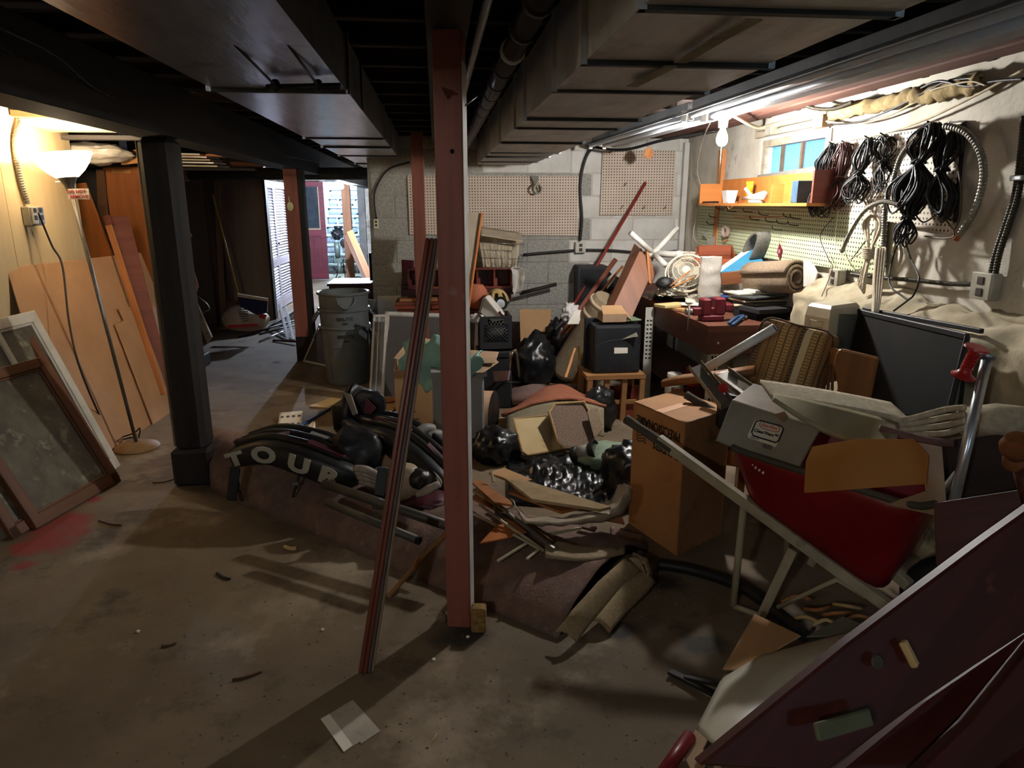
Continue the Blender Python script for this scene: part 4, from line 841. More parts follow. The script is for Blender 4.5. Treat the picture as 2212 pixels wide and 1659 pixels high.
# milk crates
M_crate = mat('black_crate_plastic', '#17181a', '#202124', rough=.5, bump=.05)
def crate(label, x0, x1, y0, y1, z0, z1, lattice=True):
    k = root('milk_crate', label, 'crate', ((x0+x1)/2, (y0+y1)/2, z0)); t = .012
    mbox('floor_panel', [(x0, x1, y0, y1, z0, z0+t)], M_crate, k)
    for nm, ax_, f in (('front_panel', 0, y0), ('back_panel', 0, y1-t), ('side_panel', 1, x0), ('side_panel', 1, x1-t)):
        a0, a1 = (x0, x1) if ax_ == 0 else (y0+t, y1-t); bxs = []
        def bx(a, b_, z, zz_): bxs.append((a, b_, f, f+t, z, zz_) if ax_ == 0 else (f, f+t, a, b_, z, zz_))
        h = z1-z0; bx(a0, a1, z0, z0+h*.24); bx(a0, a1, z1-h*.07, z1); bx(a0, a0+.03, z0+h*.24, z1-h*.07); bx(a1-.03, a1, z0+h*.24, z1-h*.07); bx(a0+.03, a0+(a1-a0)*.25, z1-h*.28, z1-h*.07); bx(a1-(a1-a0)*.25, a1-.03, z1-h*.28, z1-h*.07); bx(a0+.03, a1-.03, z1-h*.32, z1-h*.25)
        pn = mbox(nm, bxs, M_crate, k)
        if lattice:
            n_ = 7; w_ = (a1-a0-.06)/n_; zt_, zb_ = z1-h*.32, z0+h*.24; st_ = []
            for i in range(-3, n_):
                for s in (1, -1):
                    b0 = a0+.03+i*w_ if s > 0 else a1-.03-i*w_; b1 = b0+s*(zt_-zb_); u0, u1 = max(min(b0, a1-.03), a0+.03), max(min(b1, a1-.03), a0+.03)
                    if abs(u1-u0) < .01: continue
                    zA, zB = zb_+abs(u0-b0), zb_+abs(u1-b0)
                    st_.append([V((u0, f+t/2, zA)), V((u1, f+t/2, zB))] if ax_ == 0 else [V((f+t/2, u0, zA)), V((f+t/2, u1, zB))])
            tubes('lattice', st_, .005, M_crate, pn, n=4)
    return k
yk = 5.2; x0, x1 = Yp(1037, 720, yk).x, Yp(1106, 720, yk).x; z0, z1 = Yp(1070, 757, yk).z, Yp(1070, 684, yk).z
crate('black lattice-sided milk crate holding a white tub, on the black bin', x0, x1, yk, yk+.3, z0, z1)
tb = root('storage_bin', 'plain black storage bin under the milk crate', 'bin', ((x0+x1)/2, yk+.15, 0)); frombm('body', bmbox(x1-x0, .3, z0-.004, .02, True, 2), M_crate, tb, Matrix.Translation(((x0+x1)/2, yk+.15, 0))); mbox('rim', [(x0-.012, x1+.012, yk-.012, yk+.312, z0-.05, z0-.02)], M_crate, tb)
# white tub tipped into the crate, magenta cloth, white cloth
M_wtub = mat('white_tub_plastic', '#d5cfc4', '#c2bcb0', rough=.4, bump=.03); tu = root('plastic_tub', 'white plastic tub tipped into the milk crate', 'tub', Yp(1070, 690, 5.35)*1)
A = [Yp(1047, 640, 5.5), Yp(1058, 637, 5.6), Yp(1096, 685, 5.3), Yp(1085, 690, 5.2)]
slab('rim', [Yp(1049, 641, 5.42), Yp(1058, 637, 5.55), Yp(1097, 684, 5.5), Yp(1091, 690, 5.34)], .012, M_wtub, tu)
slab('side_wall', [Yp(1046, 645, 5.44), Yp(1051, 643, 5.43), Yp(1090, 691, 5.36), Yp(1062, 695, 5.38), Yp(1038, 675, 5.46)], .012, M_wtub, tu); slab('end_wall', [Yp(1046, 645, 5.44), Yp(1057, 638, 5.58), Yp(1050, 660, 5.62), Yp(1038, 675, 5.47)], .012, M_wtub, tu)
tag(sheet('magenta_cloth', lambda u, v: wob(Yp(1080+26*u, 672+22*u+5*v, 5.32), .015, 20, 1)+V((0, .1*v, .0)), 8, 6, mat('magenta_cloth', '#8a2145', '#6e1735', rough=.8), t=.004), 'magenta cloth tucked beside the white tub', 'cloth')
tag(blob('white_rag', Yp(1030, 688, 5.4), (.06, .06, .035), mat('white_rag', '#cbc7c2', '#b5b1ab', rough=.9), seed=5, wr=.25), 'crumpled white rag at the crate corner', 'cloth')
M_kraft = mat('kraft_cardboard', '#b08a62', '#a37e57', scale=3, rough=.85, bump=.06, c3='#8e6b48', s3=4, t3=.62); M_kraft2 = mat('dusty_cardboard', '#a88c70', '#957a60', scale=4, rough=.9, bump=.1, c3='#7d6650', t3=.6)
tag(slab('cardboard_sheet', [Yp(1122, 668, 6.35), Yp(1190, 668, 6.35), Yp(1190, 790, 6.1), Yp(1126, 790, 6.1)], .008, M_kraft), 'plain cardboard sheet leaning on the grey blocks behind the milk crate', 'cardboard')
tag(slab('dark_board', [Yp(1189, 690, 6.3), Yp(1240, 700, 6.3), Yp(1232, 800, 6.0), Yp(1190, 800, 6.0)], .012, M_dark), 'dark board standing next to the cardboard sheet', 'board')
# black box on the wall behind the poles
bk = root('speaker_cabinet', 'black cabinet standing behind the leaning poles', 'cabinet', V((1.4, 6.45, 0))); x0, x1 = Yp(1250, 600, 6.35).x, Yp(1312, 600, 6.35).x; z1 = Yp(1280, 575, 6.35).z
mbox('body', [(x0, x1, 6.35, 6.57, 0, z1)], M_blk, bk); mbox('front_baffle', [(x0+.02, x1-.02, 6.342, 6.35, .1, z1-.03)], mat('charcoal_cloth', '#26282c', '#1d1f22', scale=80, rough=.95), bk)
# garbage bags, chair legs
M_trash = mat('black_bag_film', '#101112', '#191a1c', rough=.33, bump=.4, bscale=14, spec=.6)
for c, s, sd, lab in ((Zp(1158, 835)+V((0, .1, .2)), (.2, .2, .24), 1, 'full black garbage bag slumped behind the chrome chair'), (Zp(1205, 815)+V((.0, .15, .24)), (.19, .18, .26), 2, 'black garbage bag against the dark board')):
    tag(blob('garbage_bag', c, s, M_trash, seed=sd, wr=.16, amp=.15, wf=10, flat=.004), lab, 'garbage bag')
cl = root('folding_chair', 'folding chair frame with bent chrome legs', 'chair', Zp(1105, 850))
M_chr = mat('chrome', '#b5b3aa', '#98968d', rough=.2, metal=.95, bump=0)
tube('leg_loop', [Zp(1096, 850, .0), Yp(1102, 775, 4.75), Yp(1108, 762, 4.8), Yp(1116, 764, 4.9), Zp(1124, 828, 0)], .011, M_chr, cl, k=5, n=10); tube('brace', [Yp(1080, 826, 4.9), Yp(1124, 826, 4.95)], .006, M_bpipe, cl)
slab('seat', [Yp(1064, 802, 5.0), Yp(1100, 800, 4.9), Yp(1100, 822, 4.9), Yp(1064, 824, 4.95)], .02, mat('mauve_vinyl', '#75606a', '#634f59', rough=.5), cl)
M_ctube = mat('carpet_backing_roll', '#9c8a70', '#8a7960', scale=40, rough=.95, bump=.4, bscale=150, c3='#7a6a53', s3=5, t3=.6)
cr_ = root('carpet_roll', 'thick brown carpet roll tied with fraying ends, leaning up from floor to poles', 'carpet roll', Zp(1215, 825))
A, B = Zp(1215, 825)+V((0, 0, .09)), Yp(1305, 655, 5.65); tube('roll', [A, A.lerp(B, .5)+V((0, .02, -.02)), B], .125, M_ctube, cr_, n=22, k=6)
ax_ = (B-A).normalized(); lathe('core', [(.0, .05), (.1, .05), (.118, .0), (.1, -.02)], B, M_ctube, cr_, ax=ax_); lathe('fraying_edge', [(.127, -.02), (.131, -.005), (.126, .008)], B, mat('pale_fringe', '#cbb99c', '#b3a184', rough=1, bump=.8, bscale=80), cr_, ax=ax_, n=40, smooth=False)
lathe('fraying_edge', [(.128, -.02), (.132, -.005), (.127, .008)], B-ax_*.12, MC['pale_fringe'], cr_, ax=ax_, n=40, smooth=False)
bar('tape_strip', Yp(1222, 815, 4.95), Yp(1243, 752, 5.05), .02, .003, MC['tan_tape'], cr_, up=(0, -1, .3)); bar('tape_strip', Yp(1250, 748, 5.08), Yp(1252, 778, 5.04), .02, .003, MC['yellow_handle'], cr_, up=(0, -1, .3))
tag(slab('orange_board', [Yp(1268, 762, 5.3), Yp(1276, 770, 5.3), Zp(1250, 832), Zp(1232, 832)], .015, M_raw), 'orange wedge of board beside the carpet roll foot', 'board')
for i, (a, b_, r_, m, lab) in enumerate((((1395, 394), (1222, 690), .014, mat('red_pipe_paint', '#8e3328', '#77281f', rough=.5), 'long red rod leaning across the white block wall'), ((1330, 560), (1215, 720), .022, M_redpost, 'dark red pole leaning behind the carpet roll'), ((1345, 575), (1228, 715), .012, M_raw, 'thin orange strip leaning behind the carpet roll'), ((1318, 590), (1212, 700), .018, M_blk, 'black pole leaning at the black cabinet'), ((1335, 600), (1238, 735), .02, M_dark, 'charred pole leaning over the carpet roll'))):
    B = Yp(b_[0], b_[1], 6.2); B2_ = V((B.x-(.25 if i else .12), 5.6, 0)); A_ = Yp(a[0], a[1], 6.53 if i == 0 else 6.3+.03*i); t = A_+(Yp(b_[0], b_[1], 6.3 if i == 0 else 6.2)-A_)*1.0
    d = (t-A_); end = t+d*max((t.z)/max(-d.z, .01), 0); tag(tube('leaning_pole', [A_, V((end.x, end.y, .01))], r_, m, n=10), lab, 'pole')
wbag = tag(blob('shopping_bag', Yp(1232, 678, 5.8), (.07, .06, .09), mat('white_bag_film', '#d3d1cd', rough=.35, bump=.4, bscale=20), seed=8, wr=.3, amp=.2), 'knotted white shopping bag between dark board and poles', 'bag')
tag(slab('paper_sheets', [Yp(1240, 672, 5.75), Yp(1262, 668, 5.75), Yp(1250, 700, 5.7), Yp(1225, 700, 5.7)], .01, M_paper), 'loose white papers below the shopping bag', 'paper')
# large brown drawer box leaning before the bench
dw = root('wooden_box_panel', 'large brown veneered box panel tilted against the workbench', 'panel', Yp(1350, 700, 5.4)*1); M_ven = wood('brown_veneer', '#8a5535', '#774528', rough=.5)
slab('panel', [Yp(1383, 538, 5.55), Yp(1406, 592, 5.45), Yp(1366, 688, 5.2), Yp(1322, 668, 5.3)], .02, M_ven, dw); slab('side', [Yp(1383, 538, 5.55), Yp(1322, 668, 5.3), Yp(1310, 656, 5.5), Yp(1372, 527, 5.8)], .02, M_ven, dw)
bar('edge_strip', Yp(1397, 536, 5.5), Yp(1403, 613, 5.4), .02, .03, M_raw, dw); slab('end', [Yp(1397, 536, 5.5), Yp(1417, 590, 5.4), Yp(1405, 618, 5.38)], .02, M_ven, dw)
# monitor on a stool
ym = 4.85; tv = root('crt_monitor', 'black tube monitor seen from behind on a wooden stool', 'monitor', Yp(1333, 806, ym)*1); x0, x1 = Yp(1277, 740, ym).x, Yp(1391, 740, ym).x; z0, z1 = Yp(1333, 806, ym).z, Yp(1333, 697, ym).z
M_mon = mat('black_monitor_plastic', '#15171a', '#1f2225', rough=.5, bump=.1, bscale=90, c3='#3a3a36', s3=4, t3=.62)
mbox('front_bezel', [(x0, x1, ym+.2, ym+.26, z0, z1)], M_mon, tv)
hsg = frombm('housing', bmbox(x1-x0-.04, .2, z1-z0-.02, .02, True, 2), M_mon, tv, Matrix.Translation(((x0+x1)/2, ym+.1, z0)))
pts = [((x0+x1)/2+(u-.5)*(x1-x0-.05), ym-.001, z0+(z1-z0)*(.56+.12*(1-(2*u-1)**2))) for u in [i/12 for i in range(13)]]
slab('rear_hood', [V(p) for p in pts]+[V((x1-.03, ym-.002, z0+.02)), V((x0+.03, ym-.002, z0+.02))], .05, M_mon, tv, bev=.006); slab('dusty_ledge', [V(p)+V((0, -.004, .0)) for p in pts]+[V(p)+V((0, .06, .03)) for p in pts[::-1]], .004, mat('dust', '#7a7668', '#5f5b50', rough=1), tv, bev=0)
slab('rating_label', yy((1327, 751, ym-.003), (1356, 751, ym-.003), (1356, 763, ym-.003), (1327, 764, ym-.003)), .002, M_paper, hsg, bev=0)
for i in range(9): mbox('vent_rib', [(x0+.05+i*.03, x0+.062+i*.03, ym-.056, ym-.05, z0+.03, z0+.07)], M_mon, tv)
zs = z0-.002; sl = root('wooden_stool', 'bare wooden stool carrying the black monitor', 'stool', ((x0+x1)/2, ym+.1, 0)); M_pine = wood('old_pine', '#9c7247', '#835c37', rough=.6)
mbox('seat', [(x0-.04, x1+.01, ym-.06, ym+.28, zs-.03, zs)], M_pine, sl)
for (a, b_) in ((x0-.02, ym-.04), (x1-.02, ym-.04), (x0-.02, ym+.25), (x1-.02, ym+.25), (x0+.11, ym-.03), (x1-.15, ym-.03)): bar('leg', (a, b_, 0), (a+.01, b_, zs-.03), .04, .035, M_pine, sl, up=(0, -1, 0))
mbox('stretcher', [(x0, x1, ym-.03, ym-.01, .12, .15)], M_pine, sl)
cbx = root('small_carton', 'small open cardboard box with a raised flap on the monitor', 'carton', ((x0+x1)/2, ym+.1, z1)); a, b_ = Yp(1302, 690, ym+.02).x, Yp(1353, 690, ym+.02).x; zc = Yp(1330, 680, ym).z
zc = max(zc, z1+.05); mbox('body', [(a, b_, ym+.02, ym+.18, z1+.001, zc)], M_kraft2, cbx)
slab('flap', [V((a, ym+.02, zc+.003)), V((b_, ym+.02, zc+.003)), V((b_, ym+.17, zc+.045)), V((a+.02, ym+.17, zc+.045))], .004, M_kraft, cbx); slab('side_flap', [V((b_, ym+.02, zc)), V((b_, ym+.17, zc+.04)), V((b_+.05, ym+.16, zc-.02)), V((b_+.045, ym+.03, zc-.045))], .004, M_kraft, cbx)
tag(box('green_folder', (x1-.08, ym+.12, z1+.001), (.12, .16, .012), mat('green_folder', '#6f7f63', '#5c6b52', rough=.6), rz=10), 'thin green folder beside the small carton on the monitor', 'folder')
rk = root('perforated_upright', 'white perforated shelf upright behind the monitor', 'upright', Yp(1400, 780, 5.2)*1); X0 = Yp(1392, 730, 5.2); X1 = Yp(1410, 730, 5.2); zA, zB = Yp(1400, 775, 5.2).z, Yp(1400, 690, 5.2).z
mbox('strip', [(X0.x, X1.x, 5.2, 5.204, 0, .78)], M_afr, rk)
for i in range(10):
    for xq in (.3, .7): mbox('slot', [(X0.x+(X1.x-X0.x)*xq-.008, X0.x+(X1.x-X0.x)*xq+.008, 5.198, 5.2, zA+i*.033, zA+i*.033+.012)], M_hole, rk)
lc = root('drawer_box', 'low maroon drawer box lying under the stool', 'drawer', Zp(1340, 905)); x0, x1 = Zp(1288, 905).x, Zp(1402, 905).x; yq = Zp(1340, 905).y; zq = Yp(1340, 868, yq).z
mbox('front', [(x0, x1, yq, yq+.02, .002, zq)], M_mah2, lc); mbox('side', [(x0, x0+.015, yq+.02, yq+.25, .002, zq-.02), (x1-.015, x1, yq+.02, yq+.25, .002, zq-.02)], M_mah, lc); mbox('back', [(x0, x1, yq+.235, yq+.25, .002, zq+.06)], M_mah2, lc); mbox('top_edge', [(x0, x1, yq-.004, yq+.026, zq, zq+.012)], M_raw, lc)
# ================================================================ PEGBOARDS
def pegmat(name, c1, c2, sp=.0254, r=.0053):
    m = mat(name, c1, c2, scale=3, rough=.7, bump=.05, c3='#9a8a78', s3=6, t3=.66); nt = m.node_tree; N = nt.nodes; L = nt.links; b = N['Principled BSDF']; src = b.inputs['Base Color'].links[0].from_socket
    tc = N.new('ShaderNodeTexCoord'); sx = N.new('ShaderNodeSeparateXYZ'); L.new(tc.outputs['Object'], sx.inputs[0])
    def cell(o):
        f = N.new('ShaderNodeMath'); f.operation = 'PINGPONG'; L.new(o, f.inputs[0]); f.inputs[1].default_value = sp/2
        q = N.new('ShaderNodeMath'); q.operation = 'POWER'; L.new(f.outputs[0], q.inputs[0]); q.inputs[1].default_value = 2; return q.outputs[0]
    a = N.new('ShaderNodeMath'); a.operation = 'ADD'; L.new(cell(sx.outputs[0]), a.inputs[0]); L.new(cell(sx.outputs[1]), a.inputs[1])
    g = N.new('ShaderNodeMath'); g.operation = 'LESS_THAN'; L.new(a.outputs[0], g.inputs[0]); g.inputs[1].default_value = r*r
    x = N.new('ShaderNodeMix'); x.data_type = 'RGBA'; L.new(g.outputs[0], x.inputs[0]); L.new(src, x.inputs[6]); x.inputs[7].default_value = hx('#1c1712'); L.new(x.outputs[2], b.inputs['Base Color']); return m
M_peg1 = pegmat('pinkish_pegboard', '#c4b3a2', '#b8a694'); M_peg2 = pegmat('cream_pegboard', '#c9bfae', '#bcb09d'); M_peg3 = pegmat('green_pegboard', '#c3cba6', '#b4bd97')
tag(slab('pegboard', yy((880, 380, 6.58), (1250, 380, 6.58), (1249, 509, 6.58), (885, 507, 6.58)), .006, M_peg1, bev=0), 'long pinkish pegboard on the grey block wall behind the posts', 'pegboard')
tag(slab('pegboard', yy((1302, 325, 6.575), (1460, 325, 6.575), (1453, 465, 6.575), (1296, 465, 6.575)), .006, M_peg1, bev=0), 'squarish pegboard on the white blocks beside the corner', 'pegboard')
XP = XR-.035
tag(slab('pegboard', xx((1783, 308, XP), (2076, 264, XP), (2053, 505, XP), (1776, 450, XP)), .006, M_peg2, bev=0), 'cream pegboard behind the hanging cable hanks', 'pegboard')
tag(slab('pegboard', [V((XP, 6.15, 1.56)), V((XP, 3.5, 1.52)), V((XP, 3.42, 1.19)), V((XP, 6.15, 1.17))], .006, M_peg3, bev=0), 'long pale green pegboard under the wall shelf, above the workbench', 'pegboard')
tag(slab('backer_board', xx((2050, 262, XP+.012), (2082, 262, XP+.012), (2064, 480, XP+.012), (2040, 480, XP+.012)), .012, M_dark, bev=0), 'dark backing board showing at the end of the cream pegboard', 'board')
# hooks on the green board and on the squarish board
hkm = M_bpipe; i = 0
for (px, py) in ((1565, 452), (1590, 457), (1625, 458), (1660, 465), (1715, 470), (1730, 472), (1675, 480), (1700, 484), (1725, 487), (1690, 497), (1550, 470), (1545, 485), (1640, 475)):
    a = Xp(px, py, XP-.003); tag(tube('peg_hook', [a, a+V((-.05, .0, .003)), a+V((-.07, 0, .012)), a+V((-.075, 0, .03))], .003, hkm, k=4, n=6), 'small steel peg hook in the pale green pegboard', 'hook', 'hooks in the green pegboard')
for (px, py) in ((1347, 402), (1340, 450), (1387, 450), (1432, 450), (1316, 330)):
    a = Yp(px, py, 6.572); tag(tube('peg_hook', [a, a+V((0, -.05, 0)), a+V((0.01, -.06, .03))], .003, hkm, k=4, n=6), 'small steel peg hook in the squarish pegboard', 'hook', 'hooks in the squarish pegboard')
tag(bar('wood_stick', Xp(1585, 470, XP-.06), Xp(1700, 467, XP-.06), .008, .006, M_raw), 'thin wooden stick resting on the peg hooks', 'stick')
kt = root('key_tag', 'dark red lozenge key tag hanging on the green pegboard', 'key tag', Xp(1682, 560, XP-.01)); q = [Xp(1683, 525, XP-.008), Xp(1690, 540, XP-.008), Xp(1684, 562, XP-.008), Xp(1678, 545, XP-.008)]; slab('tag', q, .004, mat('dark_red_plastic', '#6a1424', rough=.4), kt); [bar('print_line', sum(q, V((0, 0, 0)))/4+V((-.002, -.009, z_)), sum(q, V((0, 0, 0)))/4+V((-.002, .009, z_)), .001, .003, M_paper, kt, bev=0) for z_ in (-.008, 0, .008)]; tube('cord', [q[0], Xp(1687, 517, XP-.01), q[0]+V((0, .004, 0))], .0015, M_raw, kt)
# tape roll hanging on the long board, wooden bird on the squarish one
M_tape = mat('silver_tape', '#8a8a80', '#73736a', rough=.4, metal=.3); tp = root('tape_roll', 'duct tape roll hanging by a loose strip from the long pegboard', 'tape', Yp(1160, 420, 6.5)); c = Yp(1160, 408, 6.5)
lathe('roll', [(.032, -.022), (.046, -.022), (.046, .022), (.032, .022)], c, M_tape, tp, ax=(.35, -.9, 0), close=True); slab('hanging_strip', yy((1147, 379, 6.55), (1164, 381, 6.55), (1160, 396, 6.52), (1154, 397, 6.52)), .002, M_tape, tp, bev=0)
wbd = root('wooden_bird', 'flat wooden cut-out dangling under the ceiling before the squarish pegboard', 'ornament', Yp(1400, 344, 5.9)); slab('cut_out', yy((1388, 338, 5.9), (1395, 322, 5.9), (1402, 317, 5.9), (1410, 324, 5.9), (1413, 334, 5.9), (1407, 342, 5.9), (1398, 344, 5.9), (1394, 336, 5.9)), .012, M_raw, wbd); tube('hook', yy((1400, 318, 5.9), (1398, 308, 5.9), (1396, 290, 5.9)), .003, M_wire, wbd)
# outlets with conduit on the back wall
def outlet(label, c, n, u, gang=1, m=None, s=.1):
    c, n, u = V(c), V(n), V(u); o = root('wall_outlet', label, 'outlet', c-u*s/2); sd = u.cross(n); m = m or M_obox
    frombm('box', bmbox(s*gang, s, .05, .006, False), m, o, frame(c+n*.025, sd, z=n))
    for g in range(gang):
        cc = c+sd*(g-(gang-1)/2)*s*.9; frombm('cover', bmbox(s*.95, s*.98, .005, .002, False), m, o, frame(cc+n*.052, sd, z=n))
        for k in (-1, 1):
            f = frombm('receptacle', bmbox(s*.32, s*.3, .006, .003, False), MC['dark_receptacle'], o, frame(cc+n*.056+u*k*s*.21, sd, z=n))
    return o
mat('dark_receptacle', '#3a2f28', rough=.5, bump=0); 
ob = outlet('grey outlet box on the block wall below the long pegboard corner', Yp(1252, 534, 6.6), (0, -1, 0), (0, 0, 1), m=mat('white_steel_cover', '#c5c2b6', '#aba899', rough=.5))
tube('conduit', yy((1253, 520, 6.57), (1257, 470, 6.57), (1253, 400, 6.57), (1264, 345, 6.57), (1282, 318, 6.55), (1310, 306, 6.5)), .013, M_blk, ob, k=6); tube('conduit', yy((1264, 540, 6.57), (1320, 541, 6.57), (1400, 546, 6.57), (1480, 541, 6.57)), .012, M_blk, ob, k=5); tube('conduit', yy((1240, 541, 6.57), (1190, 545, 6.57), (1130, 550, 6.57)), .012, M_blk, ob, k=5)
o2 = root('wall_outlet', 'small beige outlet at the free end of the block wall', 'outlet', Yp(813, 495, 6.58)); box('plate', Yp(813, 494, 6.58)+V((0, 0, 0)), (.045, .03, .085), mat('beige_plate', '#cfc6b0', rough=.5), o2); tube('cable', yy((813, 473, 6.575), (808, 430, 6.575), (815, 400, 6.575), (840, 365, 6.575), (885, 350, 6.57)), .008, M_blk, o2, k=6)
for z in (.02, .052): box('receptacle', Yp(813, 494, 6.56)+V((0, 0, z)), (.018, .004, .02), MC['dark_receptacle'], o2, bev=.001)
# cables in the corner
tag(tube('hanging_cord', [BULB+V((-.02, .1, .14)), Yp(1519, 300, 5.5), Yp(1506, 365, 6.0), Yp(1514, 410, 6.1), Yp(1503, 470, 6.1), Yp(1498, 510, 6.1), Yp(1508, 525, 6.0)], .0035, mat('white_cord', '#c5bcae', rough=.7, bump=0), k=7, n=6), 'thin white cord dangling in the corner beside the wall shelf end', 'cord')
tag(mbox('corner_trim', [(2.30, 2.345, 6.53, 6.575, .95, 2.1)], M_bw), 'pale corner strip where block wall meets plaster', 'trim')
tag(mbox('wall_cleat', [(2.315, 2.35, 5.68, 5.76, 1.2, 1.98)], M_raw), 'orange upright cleat behind the wall shelf end', 'cleat')

# ================================================================ WINDOW
M_wfr = wood('weathered_window_wood', '#a59a86', '#857a67', rough=.8); M_wdk = wood('dark_muntin', '#6b5844', '#544433', rough=.8)
mg = bpy.data.materials.new('frosted_window_pane'); mg.use_nodes = True; nt = mg.node_tree; nt.nodes.clear()
o_ = nt.nodes.new('ShaderNodeOutputMaterial'); tr_ = nt.nodes.new('ShaderNodeBsdfTranslucent'); gl_ = nt.nodes.new('ShaderNodeBsdfGlossy'); mx = nt.nodes.new('ShaderNodeMixShader'); nz = nt.nodes.new('ShaderNodeTexNoise'); cr2 = nt.nodes.new('ShaderNodeMix'); cr2.data_type = 'RGBA'
nz.inputs['Scale'].default_value = 12; cr2.inputs[6].default_value = (.14, .2, .24, 1); cr2.inputs[7].default_value = (.3, .36, .4, 1); nt.links.new(nz.outputs[0], cr2.inputs[0]); nt.links.new(cr2.outputs[2], tr_.inputs[0]); mx.inputs[0].default_value = .05; nt.links.new(tr_.outputs[0], mx.inputs[1]); nt.links.new(gl_.outputs[0], mx.inputs[2]); nt.links.new(mx.outputs[0], o_.inputs[0])
wn = root('window_1', 'small frosted cellar window with dark muntins over the wall shelf', 'window', (XR+.04, (WY0+WY1)/2, WZ0)); wn['kind'] = 'structure'; del wn['category']
for nm, bx in (('jamb', (XR, XR+.1, WY0, WY0+.045, WZ0, WZ1)), ('jamb', (XR, XR+.1, WY1-.05, WY1, WZ0, WZ1)), ('head', (XR, XR+.1, WY0+.045, WY1-.05, WZ1-.045, WZ1)), ('sill', (XR, XR+.1, WY0+.045, WY1-.05, WZ0, WZ0+.05))): mbox(nm, [bx], M_wfr, wn)
ms = [WY0+.045, Xp(1735, 345, XR+.05).y, Xp(1693, 345, XR+.05).y, WY1-.05]
for y_ in ms[1:3]: mbox('muntin', [(XR+.03, XR+.07, y_-.012, y_+.012, WZ0+.05, WZ1-.045)], M_wdk, wn)
mbox('muntin', [(XR+.03, XR+.07, WY0+.045, WY1-.05, 1.715, 1.735)], M_wdk, wn)
for i in range(3):
    for z0, z1 in ((WZ0+.05, 1.715), (1.735, WZ1-.045)): mbox('pane', [(XR+.048, XR+.052, ms[i]+.012, ms[i+1]-.012, z0, z1)], mg, wn)
tag(bar('window_bar', Xp(1640, 386, XR-.03), Xp(1768, 368, XR-.03), .03, .05, mat('grey_metal_bar', '#8f8c84', '#74716a', rough=.5, metal=.4)), 'grey flat bar fixed across the cellar window', 'bar')
for i, (z, m) in enumerate(((2.03, M_wfr), (2.075, M_wfr))): tag(bar('header_board', (XR-.025, WY0-.1+.1*i, z), (XR-.025, WY1+.06, z), .03, .035, m), ['worn board nailed right above the cellar window', 'upper worn board above the cellar window'][i], 'board')
tag(box('junction_box', Xp(1665, 292, XR-.05), (.05, .09, .06), M_obox), 'grey junction box by the cellar window head', 'box'); tag(box('junction_box', Xp(1772, 276, XR-.05), (.05, .11, .07), M_kraft2), 'tan junction box above the cellar window', 'box')

# ================================================================ WALL SHELF AND ITS THINGS
M_shl = wood('orange_shelf_wood', '#c07a3c', '#ab682e', rough=.5)
XS = 2.12; yA, yB = Xp(1509, 440, XS).y, Xp(1742, 444, XS).y; zsf = Xp(1509, 443, XS).z-.005
sf = root('wall_shelf', 'orange plywood wall shelf with raised back over the green pegboard', 'shelf', (2.2, (yA+yB)/2, zsf))
mbox('shelf_board', [(XS, XP-.005, yB, yA, zsf, zsf+.018)], M_shl, sf); mbox('back_board', [(XP-.022, XP-.006, yB, yA-.02, zsf+.018, zsf+.2)], M_shl, sf); mbox('end_board', [(XS, XP-.022, yA-.018, yA, zsf+.018, zsf+.17)], M_shl, sf); mbox('end_board', [(XS+.03, XP-.022, yB, yB+.018, zsf+.018, zsf+.2)], M_mah2, sf); mbox('divider', [(XS+.1, XP-.022, (yA+yB)/2-.2, (yA+yB)/2-.185, zsf+.018, zsf+.14)], M_shl, sf)
zt_ = zsf+.019
def sh_(px): return Xp(px, 442, XS+.08).y
cp = root('white_planter', 'small white square pot on the wall shelf', 'pot', (XS+.07, sh_(1577), zt_)); lathe('pot', [(0, 0), (.045, 0), (.062, .085), (.064, .092), (.056, .09), (.04, .01), (0, .01)], (XS+.07, sh_(1577), zt_), M_wtub, cp, n=4, smooth=False, ref=(1, 1, 0))
gv = root('yellow_gloves', 'yellow rubber gloves standing on the wall shelf', 'gloves', (XS+.13, sh_(1603), zt_)); M_yel = mat('yellow_rubber', '#c9a51e', '#b08f17', rough=.5)
blob('glove_palm', (XS+.13, sh_(1603), zt_+.05), (.02, .035, .05), M_yel, gv, seed=2)
for i in range(4): tube('glove_finger', [(XS+.13, sh_(1603)-.03+i*.02, zt_+.08), (XS+.125, sh_(1603)-.045+i*.03, zt_+.15)], .009, M_yel, gv)
cg = root('spray_gun', 'white plastic nozzle gun lying on the wall shelf', 'tool', (XS+.06, sh_(1640), zt_)); tube('barrel', [(XS+.06, sh_(1610), zt_+.03), (XS+.06, sh_(1655), zt_+.05)], [.012, .03], M_wtub, cg); tube('grip', [(XS+.06, sh_(1628), zt_+.045), (XS+.03, sh_(1622), zt_+.1)], .012, M_wtub, cg); box('base', (XS+.06, sh_(1640), zt_), (.07, .12, .02), M_wtub, cg)
tag(box('blue_carton', (XS+.09, sh_(1726), zt_), (.1, .07, .13), mat('dark_blue_print', '#2f4a5e', '#1f3445', scale=9, rough=.6)), 'dark blue box at the wall shelf end', 'box'); tag(tube('marker_pen', [(XS+.03, sh_(1530), zt_+.008), (XS+.03, sh_(1565), zt_+.008)], .007, M_blk), 'black marker lying on the wall shelf', 'pen'); tag(tube('cord_loop', [(XS+.01, sh_(1590), zt_+.01), (XS-.005, sh_(1600), zt_-.04), (XS+.01, sh_(1612), zt_+.01)], .003, M_raw, k=6), 'small cord loop hanging over the wall shelf edge', 'cord')

